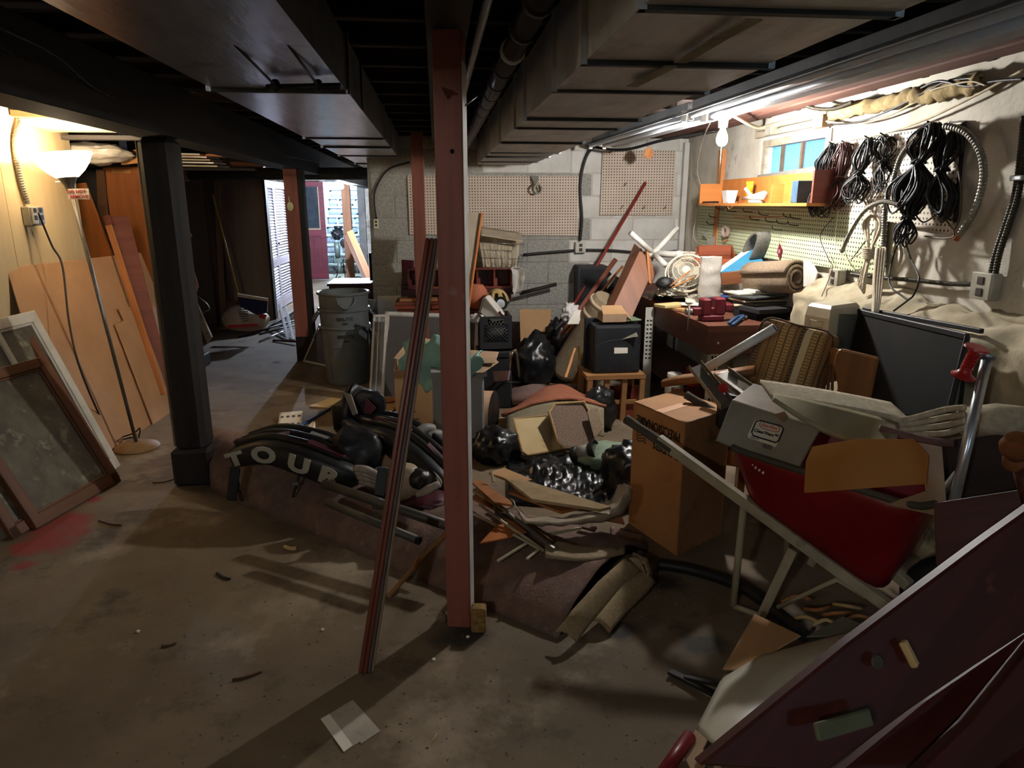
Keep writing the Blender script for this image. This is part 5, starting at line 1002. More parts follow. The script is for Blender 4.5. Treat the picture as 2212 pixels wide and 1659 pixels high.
# ================================================================ CABLE HANKS
M_cab = mat('black_cable', '#151413', '#201e1c', rough=.5, bump=0); M_cabr = mat('red_brown_cable', '#4a1c1a', '#2d1413', scale=30, rough=.5, bump=0); M_cabb = mat('brown_cable', '#54402c', rough=.5, bump=0)
def hank(label, top, waist, bot, w1, w2, n, r, m, seed, x=XR-.1, cat='cable'):
    rnd = random.Random(seed); T, W, B = Xp(*top, x), Xp(*waist, x), Xp(*bot, x); o = root('cable_hank', label, cat, T, 'cable hanks on the cream pegboard'); L_ = []
    for i in range(n):
        a = rnd.uniform(.35, 1)*w1; b_ = rnd.uniform(.35, 1)*w2; dx = rnd.uniform(-.045, .045); j = lambda s=.012: V((rnd.uniform(-s, s), rnd.uniform(-s, s), rnd.uniform(-s, s))); u = T.lerp(W, .5); v = W.lerp(B, .55)
        L_.append([T+j(.015)+V((dx*.4, 0, 0)), u+V((dx, a, 0))+j(), W+V((dx*.3, .014, 0))+j(.008), v+V((dx, -b_, 0))+j(), B+V((dx, rnd.uniform(-.4, .4)*b_, rnd.uniform(-.03, .03)))+j(), v+V((dx, b_, 0))+j(), W+V((dx*.3, -.014, 0))+j(.008), u+V((dx, -a, 0))+j()])
    s_ = tubes('strands', L_, r, m, o, k=5, n=5, cyc=True); s_['kind'] = 'stuff'
    tube('tie', [W+V((.03*math.cos(t*.7), .03*math.sin(t*.7), .01*math.sin(t*1.3))) for t in range(14)], r*1.2, m, o, k=2, n=5); tube('hook', [V((XP, T.y, T.z)), T+V((0, 0, .005)), T+V((-.03, 0, .02))], .004, M_bpipe, o)
    return o
hank('black wire hank with a wide lower loop, hanging beside the cellar window', (1800, 314), (1777, 388), (1768, 460), .06, .11, 22, .0032, M_cab, 1); hank('red-brown wire hank behind the wide-looped black hank', (1828, 312), (1812, 385), (1806, 445), .045, .07, 16, .0032, M_cabr, 2, x=XR-.075)
hank('black wire hank tied in the middle of the cream pegboard', (1878, 302), (1856, 372), (1848, 428), .07, .085, 22, .0032, M_cab, 3); hank('thin dark hank hanging half in shade behind the flex conduit', (1912, 296), (1908, 350), (1912, 405), .06, .05, 14, .003, M_cab, 4, x=XR-.07)
hank('large thick black cable hank near the pegboard end', (2015, 272), (1985, 348), (1958, 448), .085, .105, 34, .0048, M_cab, 5, x=XR-.13); hank('black cable hank hanging lower in front of the white ropes', (1972, 420), (1962, 470), (1948, 520), .03, .045, 14, .0045, M_cab, 7, x=XR-.12); hank('dark cable hank at the far end of the cream pegboard', (2060, 285), (2035, 365), (2040, 462), .06, .075, 18, .0045, M_cab, 6, x=XR-.09)
fxs = root('flex_conduit_coil', 'long steel flex conduit looped over the end of the cream pegboard', 'conduit', Xp(2070, 510, XR-.06)); flexpipe('coil', xx((2040, 272, XR-.14), (2085, 285, XR-.12), (2118, 330, XR-.1), (2124, 390, XR-.08), (2105, 455, XR-.07), (2072, 508, XR-.06)), .016, M_flex, fxs); lathe('copper_end', [(0, .02), (.012, .02), (.014, 0), (.016, -.03)], Xp(2070, 510, XR-.06), mat('copper', '#a5674a', rough=.4, metal=.8, bump=0), fxs, ax=(0, .5, -1))
fx2 = root('flex_conduit_coil', 'steel flex conduit hanging straight down between the hanks', 'conduit', Xp(1915, 540, XR-.1)); flexpipe('coil', xx((1985, 290, XR-.17), (1948, 335, XR-.17), (1928, 395, XR-.16), (1914, 440, XR-.16), (1910, 500, XR-.15), (1908, 535, XR-.15)), .014, M_flex, fx2)
fx3 = root('flex_conduit_coil', 'short steel flex conduit arching down over the green pegboard', 'conduit', Xp(1818, 545, XR-.1)); flexpipe('coil', xx((1942, 442, XR-.19), (1905, 436, XR-.18), (1868, 455, XR-.17), (1838, 500, XR-.16), (1818, 545, XR-.15)), .012, M_flex, fx3)
M_rope = mat('white_rope', '#c9bda6', '#b3a78f', scale=60, rough=.95, bump=.4, bscale=200)
rp = root('rope_hank', 'white rope hank with a coiled neck over the green pegboard', 'rope', Xp(1870, 635, XR-.08)); L_ = []; rnd = random.Random(3); x = XR-.13
for i in range(9):
    a = .03+.012*i/2; j = rnd.uniform(-.008, .008); L_.append([Xp(1884, 468-i*.6, x+j), Xp(1884, 480, x+j)+V((0, a, -.01)), Xp(1878, 540, x+j)+V((0, .01, 0)), Xp(1860, 615+i*2, x+j)+V((0, .02-.006*i, 0)), Xp(1868, 600, x+j), Xp(1880, 540, x+j)+V((0, -.01, 0)), Xp(1886, 480, x+j)+V((0, -a, -.01))])
for q in L_: tube('strand', q, .0055, M_rope, rp, k=5, n=6, cyc=True)
for i in range(6): tube('wrap_turn', [Xp(1877, 536+i*4, x)+V((.026*math.cos(t*.785), .032*math.sin(t*.785), .004*math.sin(t))) for t in range(8)], .006, M_rope, rp, k=3, n=6, cyc=True)
st_ = root('strap_hank', 'flat white strap folded and hanging to the stone footing', 'strap', Xp(1895, 680, XR-.2))
for i in range(4):
    o_ = i*4; P = [Xp(1912-o_, 535, XR-.16), Xp(1906-o_, 600, XR-.18), Xp(1900-o_*.6, 650, XR-.21), Xp(1895-o_*.3, 675, XR-.23)]; sheet('strap_fold', lambda u, v, P=P: spl(P, 5)[int(round(u*15))]+V((-.004*i, .012*(v-.5)*2, 0)), 15, 2, M_rope, st_, t=.003)
rp2 = root('rope_hank', 'small pale rope coil behind the black cable ends', 'rope', Xp(1938, 570, XR-.05)); 
for i in range(5): tube('strand', [Xp(1938, 520, XR-.06), Xp(1946+i, 545, XR-.06), Xp(1940, 568+i*2, XR-.06), Xp(1929-i, 545, XR-.06)], .004, M_rope, rp2, k=5, n=5, cyc=True)
for i, (pts, r_, m, lab) in enumerate(([(1955, 520), (1968, 560), (1985, 600), (1975, 635), (1962, 648), (1930, 672)], .0045, M_cab, 'black cord with a plug end drooping to the footing'), ) if False else enumerate(((((1955, 520), (1968, 560), (1985, 600), (1975, 635), (1962, 648), (1930, 672)), .0045, M_cab, 'black cord curling down to a plug above the black panel'), (((1940, 525), (1925, 570), (1922, 615), (1950, 640), (1962, 648)), .0045, M_cab, 'black cord joining the plugged cord'), (((1800, 470), (1772, 510), (1790, 560), (1798, 580), (1775, 640)), .0025, M_cabr, 'thin red-brown wire hanging to the workbench end'), (((1975, 460), (1995, 480), (2030, 465), (2062, 505), (2040, 515), (1998, 510)), .004, M_cabb, 'brown cord looping under the far hank'), (((2060, 320), (2075, 400), (2072, 470), (2058, 500)), .004, M_cabb, 'brown cord falling along the pegboard end'), (((1810, 455), (1805, 520), (1825, 560), (1845, 555), (1862, 545)), .003, M_rope, 'pale cord dropping behind the rope hank'), (((1840, 560), (1870, 520), (1900, 480)), .003, M_cab, 'thin black wire slanting over the green pegboard'))):
    P = [Xp(*p, XR-.08-(.12 if p[1] > 590 else 0)) for p in pts]; tag(tube('thin_cable', P, r_, m, k=7, n=6), lab, 'cord')
# outlets and armoured cable on the right wall
oA = outlet('grey double outlet box on the plaster above the stone footing', Xp(2142, 618, XR-.002), (-1, 0, 0), (0, 0, 1), s=.115); M_arm = mat('dirty_armoured_cable', '#3b3626', '#2a2619', rough=.5, metal=.3)
flexpipe('armoured_cable', xx((2140, 592, XR-.03), (2150, 550, XR-.03), (2168, 495, XR-.03), (2192, 420, XR-.03), (2205, 330, XR-.03), (2212, 250, XR-.03)), .013, M_arm, oA); flexpipe('armoured_cable', xx((2150, 592, XR-.03), (2160, 545, XR-.03), (2178, 490, XR-.03), (2200, 420, XR-.03), (2212, 340, XR-.03)), .013, M_arm, oA); flexpipe('armoured_cable', xx((2115, 614, XR-.03), (2050, 613, XR-.035), (1970, 605, XR-.035), (1900, 600, XR-.03), (1838, 592, XR-.03)), .011, M_arm, oA); box('cable_strap', Xp(2198, 390, XR-.035), (.03, .06, .02), M_al, oA)
oB = outlet('grey outlet box low on the green pegboard end', Xp(1818, 600, XR-.03), (-1, 0, 0), (0, 0, 1), s=.1)
# wires along the top of the right wall, foam, boards
M_wirew = mat('aged_white_cable', '#c9bb98', '#a5977a', rough=.7, bump=0)
for i, (pts, r_, m, lab) in enumerate(((((1790, 308), (1900, 290), (2000, 258), (2110, 205), (2212, 150)), .006, M_wirew, 'pale cable running level along the top of the plaster wall'), (((1785, 262), (1850, 268), (1920, 250), (1990, 215), (2080, 190)), .005, M_wirew, 'pale cable sagging below the ceiling above the hanks'), (((1790, 270), (1860, 262), (1950, 225), (2040, 178), (2120, 168)), .005, M_cab, 'black wire sagging below the ceiling above the hanks'), (((1990, 190), (2030, 175), (2090, 186), (2150, 175), (2212, 170)), .006, M_cab, 'black cable bunch at the ceiling edge'), (((2010, 195), (2060, 182), (2100, 176), (2130, 185)), .004, M_wirew, 'white stripped wire among the black cable bunch'))):
    tag(tube('wall_cable', [Xp(*p, XR-.04-.01*i) for p in pts], r_, m, k=8, n=6), lab, 'cable')
fa = root('armoured_cable', 'armoured cable running from the bulb socket to the window head', 'cable', BULB+V((.1, 0, .12))); flexpipe('cable', [BULB+V((.05, 0, .13)), Xp(1640, 276, XR-.1), Xp(1700, 262, XR-.06), Xp(1770, 252, XR-.05)], .011, M_wirew, fa); fb = root('armoured_cable', 'dark ribbed cable drooping from the ceiling over the cellar window', 'cable', Xp(1790, 235, XR-.1)); flexpipe('cable', xx((1728, 222, XR-.15), (1760, 234, XR-.12), (1800, 235, XR-.1), (1842, 220, XR-.1)), .012, M_arm, fb)
M_foam = mat('yellowed_insulation', '#a08c62', '#7d6c4a', scale=20, rough=1, bump=1, bscale=60)
def foamf(u, v): p = Xp(1800+330*u, 246-64*u+9*v, XR-.03); return wob(p, .02, 22, 2)+V((-.02*math.sin(v*3.1), 0, .03*(1-v)))
tag(sheet('insulation_strip', foamf, 40, 6, M_foam, t=.02), 'crumbling yellow insulation squeezed along the top of the plaster wall', 'insulation')
for i in range(4): tag(bar('sill_board', (2.2-.16*i, -1.5, 2.125), (2.2-.16*i, 6.3, 2.125), .13, .012, wood('red_brown_ceiling_board', '#6a4538', '#543429', rough=.8)), 'red-brown ceiling board between fixtures and plaster wall', 'board', 'ceiling boards at the plaster wall')
tube_ = tag(tube('ceiling_cable', [(1.35, 6.45, 2.06), (1.6, 6.1, 2.0), (1.8, 5.6, 2.04), (2.1, 5.3, 2.08)], .012, M_blk, k=8), 'black cable drooping from the ceiling before the squarish pegboard', 'cable')

# ================================================================ WORKBENCH
ZB = .82; XB0, XB1, YB0, YB1 = 1.66, 2.2, 4.1, 6.5
bch = root('workbench', 'old red-brown workbench covered in clutter under the green pegboard', 'workbench', (1.95, 5.3, 0)); M_bench = wood('old_bench_wood', '#6a3f2c', '#532e20', rough=.6, c3='#8a6a4e', t3=.62, s3=6)
M_bench2 = wood('dark_bench_apron', '#4f2a20', '#3e1f18', rough=.5)
mbox('top', [(XB0, XB1+.1, YB0, YB1, ZB-.04, ZB)], M_bench, bch); mbox('front_apron', [(XB0+.005, XB0+.03, YB0, YB1, ZB-.18, ZB-.04)], M_bench2, bch); mbox('end_apron', [(XB0+.03, XB1+.1, YB0+.005, YB0+.03, ZB-.18, ZB-.04)], M_bench2, bch); mbox('lower_shelf', [(XB0+.1, XB1, YB0+.1, YB1, .2, .225)], M_bench2, bch)
for (x, y) in ((XB0+.05, YB0+.05), (XB0+.05, YB1-.1), (XB1, YB0+.05), (XB1, YB1-.1)): mbox('leg', [(x, x+.05, y, y+.05, 0, ZB-.18)], M_afr, bch)
for i in range(9):
    for dx in (.012, .034): mbox('leg_slot', [(XB0+.05+dx-.006, XB0+.05+dx+.006, YB0+.048, YB0+.05, .28+i*.04, .3+i*.04)], M_hole, bch)
lathe('bolt', [(0, .004), (.008, .003), (.009, 0)], Yp(1551, 741, YB0), M_al, bch, ax=(0, -1, 0), n=10)
jr = root('glass_jar', 'wide glass jar with white lid on the shelf under the workbench', 'jar', Yp(1458, 805, 4.6)*1); jc = Yp(1458, 805, 4.6); jc.z = .226
lathe('glass', [(0, 0), (.06, 0), (.066, .01), (.066, .1), (.05, .13), (.048, .15), (.04, .148), (.058, .1), (.058, .012), (0, .012)], jc, mat('jar_glass', '#aaa79a', '#8f8c80', rough=.15, bump=.02, alpha=.8), jr); lathe('lid', [(0, .175), (.05, .175), (.052, .17), (.052, .148), (0, .148)], jc, M_wtub, jr)
tag(box('yellow_book', Yp(1605, 780, 4.55)*V((1, 1, 0))+V((0, 0, .226)), (.12, .03, .18), mat('yellow_cover', '#b59a2a', '#9c8320', rough=.6), rz=12), 'yellow book standing on the shelf under the workbench', 'book'); tag(box('red_tin', Yp(1415, 760, 4.9)*V((1, 1, 0))+V((.3, 0, .226)), (.08, .08, .14), mat('red_tin', '#9c2a24', rough=.4)), 'red tin on the shelf under the workbench', 'tin')
def bz(x, y, z=ZB+.002): return Zp(x, y, z)
# vise
M_vise = mat('dark_red_vise_paint', '#6e1224', '#560d1b', rough=.5, bump=.1); vz = root('bench_vise', 'dark red bench vise bolted to the workbench corner', 'vise', bz(1540, 700)); vc = bz(1535, 692); u0 = .03
frombm('base', bmbox(.14, .1, .04, .008), M_vise, vz, Matrix.Translation(vc)); frombm('fixed_jaw', bmbox(.07, .09, .11, .01), M_vise, vz, Matrix.Translation(vc+V((.045, .0, .04)))); frombm('moving_jaw', bmbox(.06, .09, .11, .01), M_vise, vz, Matrix.Translation(vc+V((-.045, 0, .035)))); frombm('slide', bmbox(.2, .05, .05, .006), M_vise, vz, Matrix.Translation(vc+V((-.03, 0, .035)))); frombm('anvil', bmbox(.06, .08, .05, .008), M_vise, vz, Matrix.Translation(vc+V((.105, 0, .06)))); tube('handle', [vc+V((-.16, -.03, -.06)), vc+V((-.16, -.03, .1))], .008, M_metal, vz); lathe('screw_head', [(0, .03), (.02, .03), (.022, -.02), (0, -.02)], vc+V((-.15, 0, .06)), M_metal, vz, ax=(1, 0, 0))
# clear bag with bits
def polybag():
    m = bpy.data.materials.new('clear_poly_bag'); m.use_nodes = True; nt = m.node_tree; nt.nodes.clear(); N = nt.nodes; L = nt.links
    o = N.new('ShaderNodeOutputMaterial'); a = N.new('ShaderNodeBsdfTranslucent'); a.inputs[0].default_value = (.85, .82, .74, 1); b = N.new('ShaderNodeBsdfTransparent'); c = N.new('ShaderNodeBsdfGlossy'); c.inputs['Roughness'].default_value = .15; d = N.new('ShaderNodeBsdfDiffuse'); d.inputs[0].default_value = (.8, .77, .7, 1)
    m1 = N.new('ShaderNodeMixShader'); m1.inputs[0].default_value = .45; L.new(a.outputs[0], m1.inputs[1]); L.new(d.outputs[0], m1.inputs[2]); m2 = N.new('ShaderNodeMixShader'); m2.inputs[0].default_value = .35; L.new(m1.outputs[0], m2.inputs[1]); L.new(b.outputs[0], m2.inputs[2]); m3 = N.new('ShaderNodeMixShader'); m3.inputs[0].default_value = .12; L.new(m2.outputs[0], m3.inputs[1]); L.new(c.outputs[0], m3.inputs[2])
    nz = N.new('ShaderNodeTexNoise'); nz.inputs['Scale'].default_value = 14; bp = N.new('ShaderNodeBump'); bp.inputs['Strength'].default_value = .6; bp.inputs['Distance'].default_value = .01; L.new(nz.outputs[0], bp.inputs['Height'])
    for q in (a, c, d): L.new(bp.outputs[0], q.inputs['Normal'])
    L.new(m3.outputs[0], o.inputs[0]); return m
cbg = tag(sheet('clear_bag', lambda u, v: Zp(1531, 642, .905)+V((-.085*math.cos(u*2*math.pi)*(1-.12*v), .05*math.sin(u*2*math.pi)*(1-.3*v), .29*v+.002))+.012*noise.noise_vector(V((u*5 % 5, v*6, 2))), 36, 18, polybag(), t=.001), 'upright clear plastic bag standing on the bench papers', 'bag')
tag(blob('bag_contents', Zp(1536, 640, .905)+V((0, 0, .05)), (.05, .035, .045), mat('straw_bits', '#b5a37e', '#8f7f5e', scale=40, rough=.9, bump=1), seed=4, wr=.2), 'straw-coloured bits in the bottom of the clear bag', 'filling')
# desk fan lying on the bench
fn = root('desk_fan', 'dusty white desk fan lying on the workbench', 'fan', bz(1475, 620)); M_fan = mat('yellowed_fan_plastic', '#cfc6b0', '#b8ae96', rough=.5); fc = Yp(1483, 590, 5.1); fax = V((-.35, -.75, .55)).normalized()
M_ = frame(fc, V((1, 0, 0))-fax*fax.x, z=fax)
for rr, z in ((.155, 0), (.135, .035), (.1, .05), (.06, .055)): tube('cage_ring', [M_ @ V((rr*math.cos(t*math.pi/16), rr*math.sin(t*math.pi/16), z)) for t in range(32)], .004 if rr < .15 else .01, M_fan, fn, cyc=True, n=6)
wl_ = [[M_ @ V((.155*math.cos(a), .155*math.sin(a), 0)), M_ @ V((.135*math.cos(a), .135*math.sin(a), .035)), M_ @ V((.1*math.cos(a), .1*math.sin(a), .05)), M_ @ V((.03*math.cos(a+.15), .03*math.sin(a+.15), .055))] for a in [i*2*math.pi/48 for i in range(48)]]
cw = tubes('cage_wires', wl_, .0016, M_fan, fn, n=4); cw['kind'] = 'stuff'
lathe('hub_cap', [(0, .062), (.03, .06), (.032, .05), (0, .05)], fc, M_fan, fn, ax=fax); lathe('motor', [(0, -.1), (.045, -.09), (.05, -.02), (0, -.02)], fc, M_fan, fn, ax=fax)
for i in range(3): bar('blade', M_ @ V((.02*math.cos(i*2.09), .02*math.sin(i*2.09), .01)), M_ @ V((.12*math.cos(i*2.09), .12*math.sin(i*2.09), .015)), .07, .004, M_fan, fn, up=fax)
# pvc cross frame
M_pvc = mat('white_pvc_pipe', '#d5d2c9', '#bdbab0', scale=8, rough=.4, c3='#8f8b80', t3=.64, s3=8); pv = root('pvc_frame', 'white pipe stand with crossed legs lying over the bench', 'pipe frame', bz(1440, 620)); hub = Yp(1412, 548, 5.5)
for q in ((1362, 503, 5.4), (1463, 492, 5.6), (1437, 572, 5.2), (1400, 570, 5.6)): tube('leg_pipe', [hub, Yp(*q)], .022, M_pvc, pv, n=12)
tube('main_pipe', [hub, Yp(1502, 551, 5.3)], .026, M_pvc, pv, n=14); lathe('hub', [(.03, -.04), (.034, -.03), (.034, .03), (.03, .04)], hub, M_pvc, pv, ax=(1, -.2, 0)); lathe('coupling', [(.028, -.02), (.031, -.015), (.031, .015), (.028, .02)], Yp(1465, 550, 5.38), M_pvc, pv, ax=(1, -.2, 0)); blob('rag_wrap', Yp(1490, 556, 5.3), (.07, .05, .04), M_canv, pv, seed=6, wr=.2)
# grey tray, orange crate, blue box, brown box, carpet rolls, rug pieces on the bench
gr = root('curved_tray', 'grey curved panel propped up on the workbench behind the fan', 'panel', bz(1425, 640)); sheet('shell', lambda u, v: Yp(1408+46*u, 640-52*u*(1-.15*v)-30*v*u, 5.25+.2*v)+V((0, 0, -.04*math.sin(v*3.1))), 10, 10, mat('grey_beige_plastic', '#a39a88', '#8d8473', rough=.6), gr, t=.006); blob('dark_bowl', Yp(1437, 612, 5.1), (.07, .06, .05), M_blk, gr, seed=3)
oc = root('orange_crate', 'orange-brown wooden tray among the bench clutter behind the clear bag', 'tray', Yp(1545, 575, 5.3)*1); M_oc = wood('orange_brown_tray', '#9a4f2e', '#833f22', rough=.6)
P = [Yp(1500, 568, 5.1), Yp(1588, 570, 5.0), Yp(1580, 540, 5.4), Yp(1508, 541, 5.5)]
bar('front', P[0], P[1], .012, .07, M_oc, oc); bar('side', P[1], P[2], .012, .08, M_oc, oc); bar('back', P[2], P[3], .012, .08, M_oc, oc); bar('side', P[3], P[0], .012, .08, M_oc, oc); slab('bottom', [p-V((0, 0, .035)) for p in P], .008, M_oc, oc)
bb = root('blue_carton', 'flat blue and white product box tilted on the bench clutter', 'carton', Yp(1610, 590, 4.9)*1); M_bluec = mat('sky_blue_print', '#3f86a8', '#38799a', rough=.4); slab('face', [Yp(1556, 587, 4.75), Yp(1628, 536, 4.95), Yp(1655, 575, 4.75), Yp(1640, 580, 4.7)], .02, M_bluec, bb); slab('white_edge', [Yp(1556, 587, 4.76), Yp(1628, 536, 4.96), Yp(1622, 532, 5.02), Yp(1560, 572, 4.85)], .02, M_paper, bb)
bw = root('brown_carton', 'long brown box with a taped end on the workbench', 'box', bz(1600, 615)); slab('front', [Yp(1557, 590, 4.75), Yp(1643, 580, 4.65), Yp(1645, 608, 4.65), Yp(1560, 616, 4.75)], .12, wood('brown_box_wood', '#7a4a2a', '#653a20', rough=.5), bw); slab('tape_end', [Yp(1617, 583, 4.675), Yp(1643, 580, 4.645), Yp(1645, 608, 4.645), Yp(1620, 611, 4.675)], .002, MC['tan_tape'], bw, bev=0)
M_rug = mat('brown_rug_pile', '#94806a', '#7a6854', scale=70, rough=1, bump=1, bscale=200)
def spiral(label, c, axd, r0, turns, ln, m, name='rug_roll', t=.012, ref=(0, 0, 1)):
    axd = V(axd).normalized(); M = frame(c, V(ref)-axd*axd.dot(V(ref)), z=axd); n = int(turns*24)
    o = sheet(name, lambda u, v: M @ V(((.2+.8*u)*r0*math.cos(u*turns*2*math.pi), (.2+.8*u)*r0*math.sin(u*turns*2*math.pi), -ln*v)), n, 4, m, t=t); return tag(o, label, 'rug')
rc = Yp(1722, 600, 4.22); spiral('brown rug rolled in a spiral on the workbench beside the pale footing', rc, V((.25, -.9, .1)), .1, 2.7, .42, M_rug, ref=(0, 0, -1), t=.02); tag(slab('cream_disc', xx((1735, 560, XR-.06), (1755, 570, XR-.06), (1765, 590, XR-.06), (1758, 615, XR-.06), (1735, 620, XR-.06)), .01, M_wtub), 'cream round lid leaning behind the rug roll', 'lid')
tag(sheet('grey_mat', lambda u, v: Yp(1640, 530, 4.95)+V((-.12+.26*v, .12*math.cos(u*4.5)-.1, .2*math.sin(u*4.5*.7)-.1+(.02*v))), 24, 6, mat('grey_carpet', '#6b675e', '#57534b', scale=60, rough=1, bump=.8, bscale=150), t=.018), 'grey carpet piece bent over on the bench under the pegboard', 'carpet')
for i, q in enumerate((((1525, 520), (1550, 508), (1562, 530), (1535, 542)), ((1500, 540), (1520, 525), (1540, 545), (1515, 552)), ((1517, 505), (1533, 498), (1545, 515), (1528, 520)))): tag(slab('grey_tile', [Yp(x, y, 5.7+.1*i) for x, y in q], .008, mat('grey_tile', '#857f74', '#6e685e', rough=.6)), ['upper grey tile leaning in the bench corner', 'flat grey tile low in the bench corner', 'small grey tile topmost in the bench corner'][i], 'tile')
tag(slab('spatula', yy((1560, 520, 5.5), (1594, 508, 5.4), (1596, 511, 5.4), (1562, 524, 5.5)), .006, M_raw), 'wooden spatula tip sticking up behind the orange tray', 'spatula'); tag(lathe('drain_ring', [(.03, -.01), (.045, -.01), (.045, .01), (.03, .01)], Xp(1567, 500, XP-.03), mat('pinkish_ring', '#a8938a', rough=.6), ax=(-1, -.2, 0), close=True), 'pinkish ring hanging on a green pegboard hook', 'ring')
# papers, books and flat things on the bench
pl = [('board', 'board', 1480, 668, .0, .24, .16, .018, 15, '#b58a5c', 'orange board under the white papers'), ('tray', 'tray', 1425, 643, .0, .17, .13, .03, 30, '#33312d', 'black tray with clips at the bench edge'), ('booklet', 'book', 1450, 662, .02, .22, .12, .02, 8, '#c2b078', 'yellowish booklet at the bench edge'), ('papers', 'paper', 1478, 640, .02, .26, .2, .014, -12, '#d5d1c5', 'white printed papers beside the yellowish booklet'), ('leaflet', 'paper', 1502, 658, .035, .2, .13, .006, -30, '#ece8de', 'white leaflet in front of the clear bag'), ('folder', 'folder', 1590, 640, .03, .24, .16, .014, -8, '#3a62a0', 'blue folder beside the clear bag'), ('paper_sheet', 'paper', 1572, 634, .046, .22, .15, .006, 24, '#dcd9cf', 'white sheet on the blue folder'), ('card_strip', 'card', 1560, 662, .02, .28, .08, .008, 25, '#c0b59c', 'cream strip of card before the clear bag'), ('card_strip', 'card', 1590, 660, .03, .26, .07, .006, 5, '#cdbf9f', 'second cream strip of card beside the vise'), ('flat_box', 'box', 1665, 682, .0, .3, .22, .045, 2, '#191a1c', 'black flat box lowest at the bench end'), ('ribbed_tray', 'tray', 1655, 672, .046, .28, .22, .03, -3, '#232426', 'black ribbed tray on the black flat box'), ('binder', 'binder', 1640, 656, .077, .28, .2, .02, 4, '#4a4a46', 'dark binder in the bench stack'), ('board', 'board', 1650, 648, .098, .34, .2, .012, -6, '#b9a992', 'pinkish board on the dark binder'), ('pale_board', 'board', 1655, 640, .112, .32, .18, .012, 6, '#c5c2b4', 'pale panel on the pinkish board'), ('black_slate', 'panel', 1680, 640, .126, .36, .2, .012, 10, '#3c3e3c', 'dark slate panel near the top of the bench stack'), ('cream_board', 'board', 1690, 632, .14, .38, .18, .012, -4, '#d2ccb8', 'long cream panel topmost in the bench stack'), ('picture_frame', 'frame', 1640, 630, .153, .2, .1, .02, 14, '#ddd8cc', 'small white open frame on the cream panel')]
for nm, cat_, px, py, dz, a, b_, t, rz, colr, lab in pl:
    c = bz(px, py, ZB+.002+dz); o = box(nm, (0, 0, 0), (a, b_, t), mat('flat_'+colr, colr, colr, rough=.75), bev=.002); o.matrix_world = Matrix.Translation((min(c.x, 2.17), c.y, ZB+.002+dz)) @ Matrix.Rotation(R(rz+15), 4, 'Z'); tag(o, lab, cat_)
pw = root('garden_shears', 'blue-handled shears lying at the bench front', 'shears', bz(1595, 690, ZB+.01)); M_blh = mat('blue_grip', '#2f4a6e', rough=.5); tube('grip', [bz(1575, 698, ZB+.015), bz(1590, 686, ZB+.015), bz(1605, 682, ZB+.015)], .011, M_blh, pw, k=4); tube('grip', [bz(1583, 702, ZB+.015), bz(1598, 690, ZB+.02), bz(1606, 684, ZB+.02)], .011, M_blh, pw, k=4); slab('blade', [bz(1605, 680, ZB+.02), bz(1620, 676, ZB+.02), bz(1612, 688, ZB+.02)], .006, M_metal, pw)
tag(slab('carton_flap', [Yp(1722, 660, 4.15), Yp(1735, 638, 4.25), Yp(1765, 645, 4.2), Yp(1752, 662, 4.1)], .006, M_kraft), 'orange cardboard flap by the towel dispenser', 'cardboard')
for i, (a, b_) in enumerate((((1448, 618), (1490, 585)), ((1452, 622), (1500, 598)))): tag(tube('dowel', [Yp(*a, 4.95), Yp(*b_, 4.98)], .006, M_raw, n=8), ['thin dowel across the fan cage', 'second thin dowel below the fan cage'][i], 'dowel')

for i, (px, py, w_, h_, dz, col_, lab) in enumerate(((1462, 628, 46, 20, .06, '#e2ded2', 'crumpled newspaper sheet under the fan on the bench'), (1500, 645, 40, 18, .05, '#d9d2bf', 'curled cream paper beside the clear bag'), (1435, 632, 34, 16, .055, '#cfc6ae', 'torn tan paper at the bench edge by the curved tray'), (1585, 622, 50, 16, .07, '#e6e2d8', 'folded white plan behind the blue folder'))):
    tag(sheet('paper_sheet', lambda u, v: wob(Zp(px+w_*(u-.5), py-h_*(v-.5), ZB+dz+.01*math.sin(u*7+v*4)), .012, 17, i), 10, 8, mat('crumpled_'+col_, col_, col_, rough=.9), t=.001), lab, 'paper')
# ================================================================ CARTON, GREY BIN, TEAL CLOTH
ct = root('open_carton', 'tall open cardboard carton with ragged flaps, teal cloth hanging over it', 'carton', Zp(895, 918)); yb = 4.75
x0, x1 = Yp(853, 850, yb).x, Yp(936, 850, yb).x; zc = Yp(890, 800, yb).z
mbox('front', [(x0, x1, yb, yb+.006, .002, zc)], M_kraft, ct); mbox('side', [(x0, x0+.006, yb+.006, yb+.4, .002, zc)], M_kraft, ct); mbox('side', [(x1+.1, x1+.106, yb+.006, yb+.4, .002, zc)], M_kraft2, ct); mbox('back', [(x0, x1+.106, yb+.4, yb+.406, .002, zc)], M_kraft, ct); mbox('front', [(x1, x1+.106, yb+.004, yb+.006, .002, zc)], M_kraft2, ct)
slab('left_flap', [Yp(851, 773, yb), Yp(893, 722, yb+.15), Yp(946, 745, yb+.25), Yp(934, 790, yb+.05), Yp(872, 778, yb)], .006, M_kraft2, ct); slab('front_flap', [Yp(853, 798, yb), Yp(935, 802, yb), Yp(920, 776, yb-.05), Yp(872, 778, yb-.05)], .006, M_kraft, ct)
text('printed_mark', '\u25B3', .05, Yp(892, 886, yb-.002), V((1, 0, 0)), V((0, 0, 1)), M_ink, ct); bar('printed_mark', Yp(884, 905, yb-.002), Yp(906, 905, yb-.002), .001, .01, M_ink, ct, bev=0)
yg = 4.16; M_gbin = mat('grey_office_bin', '#8c8a86', '#7d7b77', scale=3, rough=.55, bump=.03); gx0, gx1 = Yp(935, 900, yg).x, Yp(1050, 900, yg).x; zg = Yp(1040, 803, yg).z
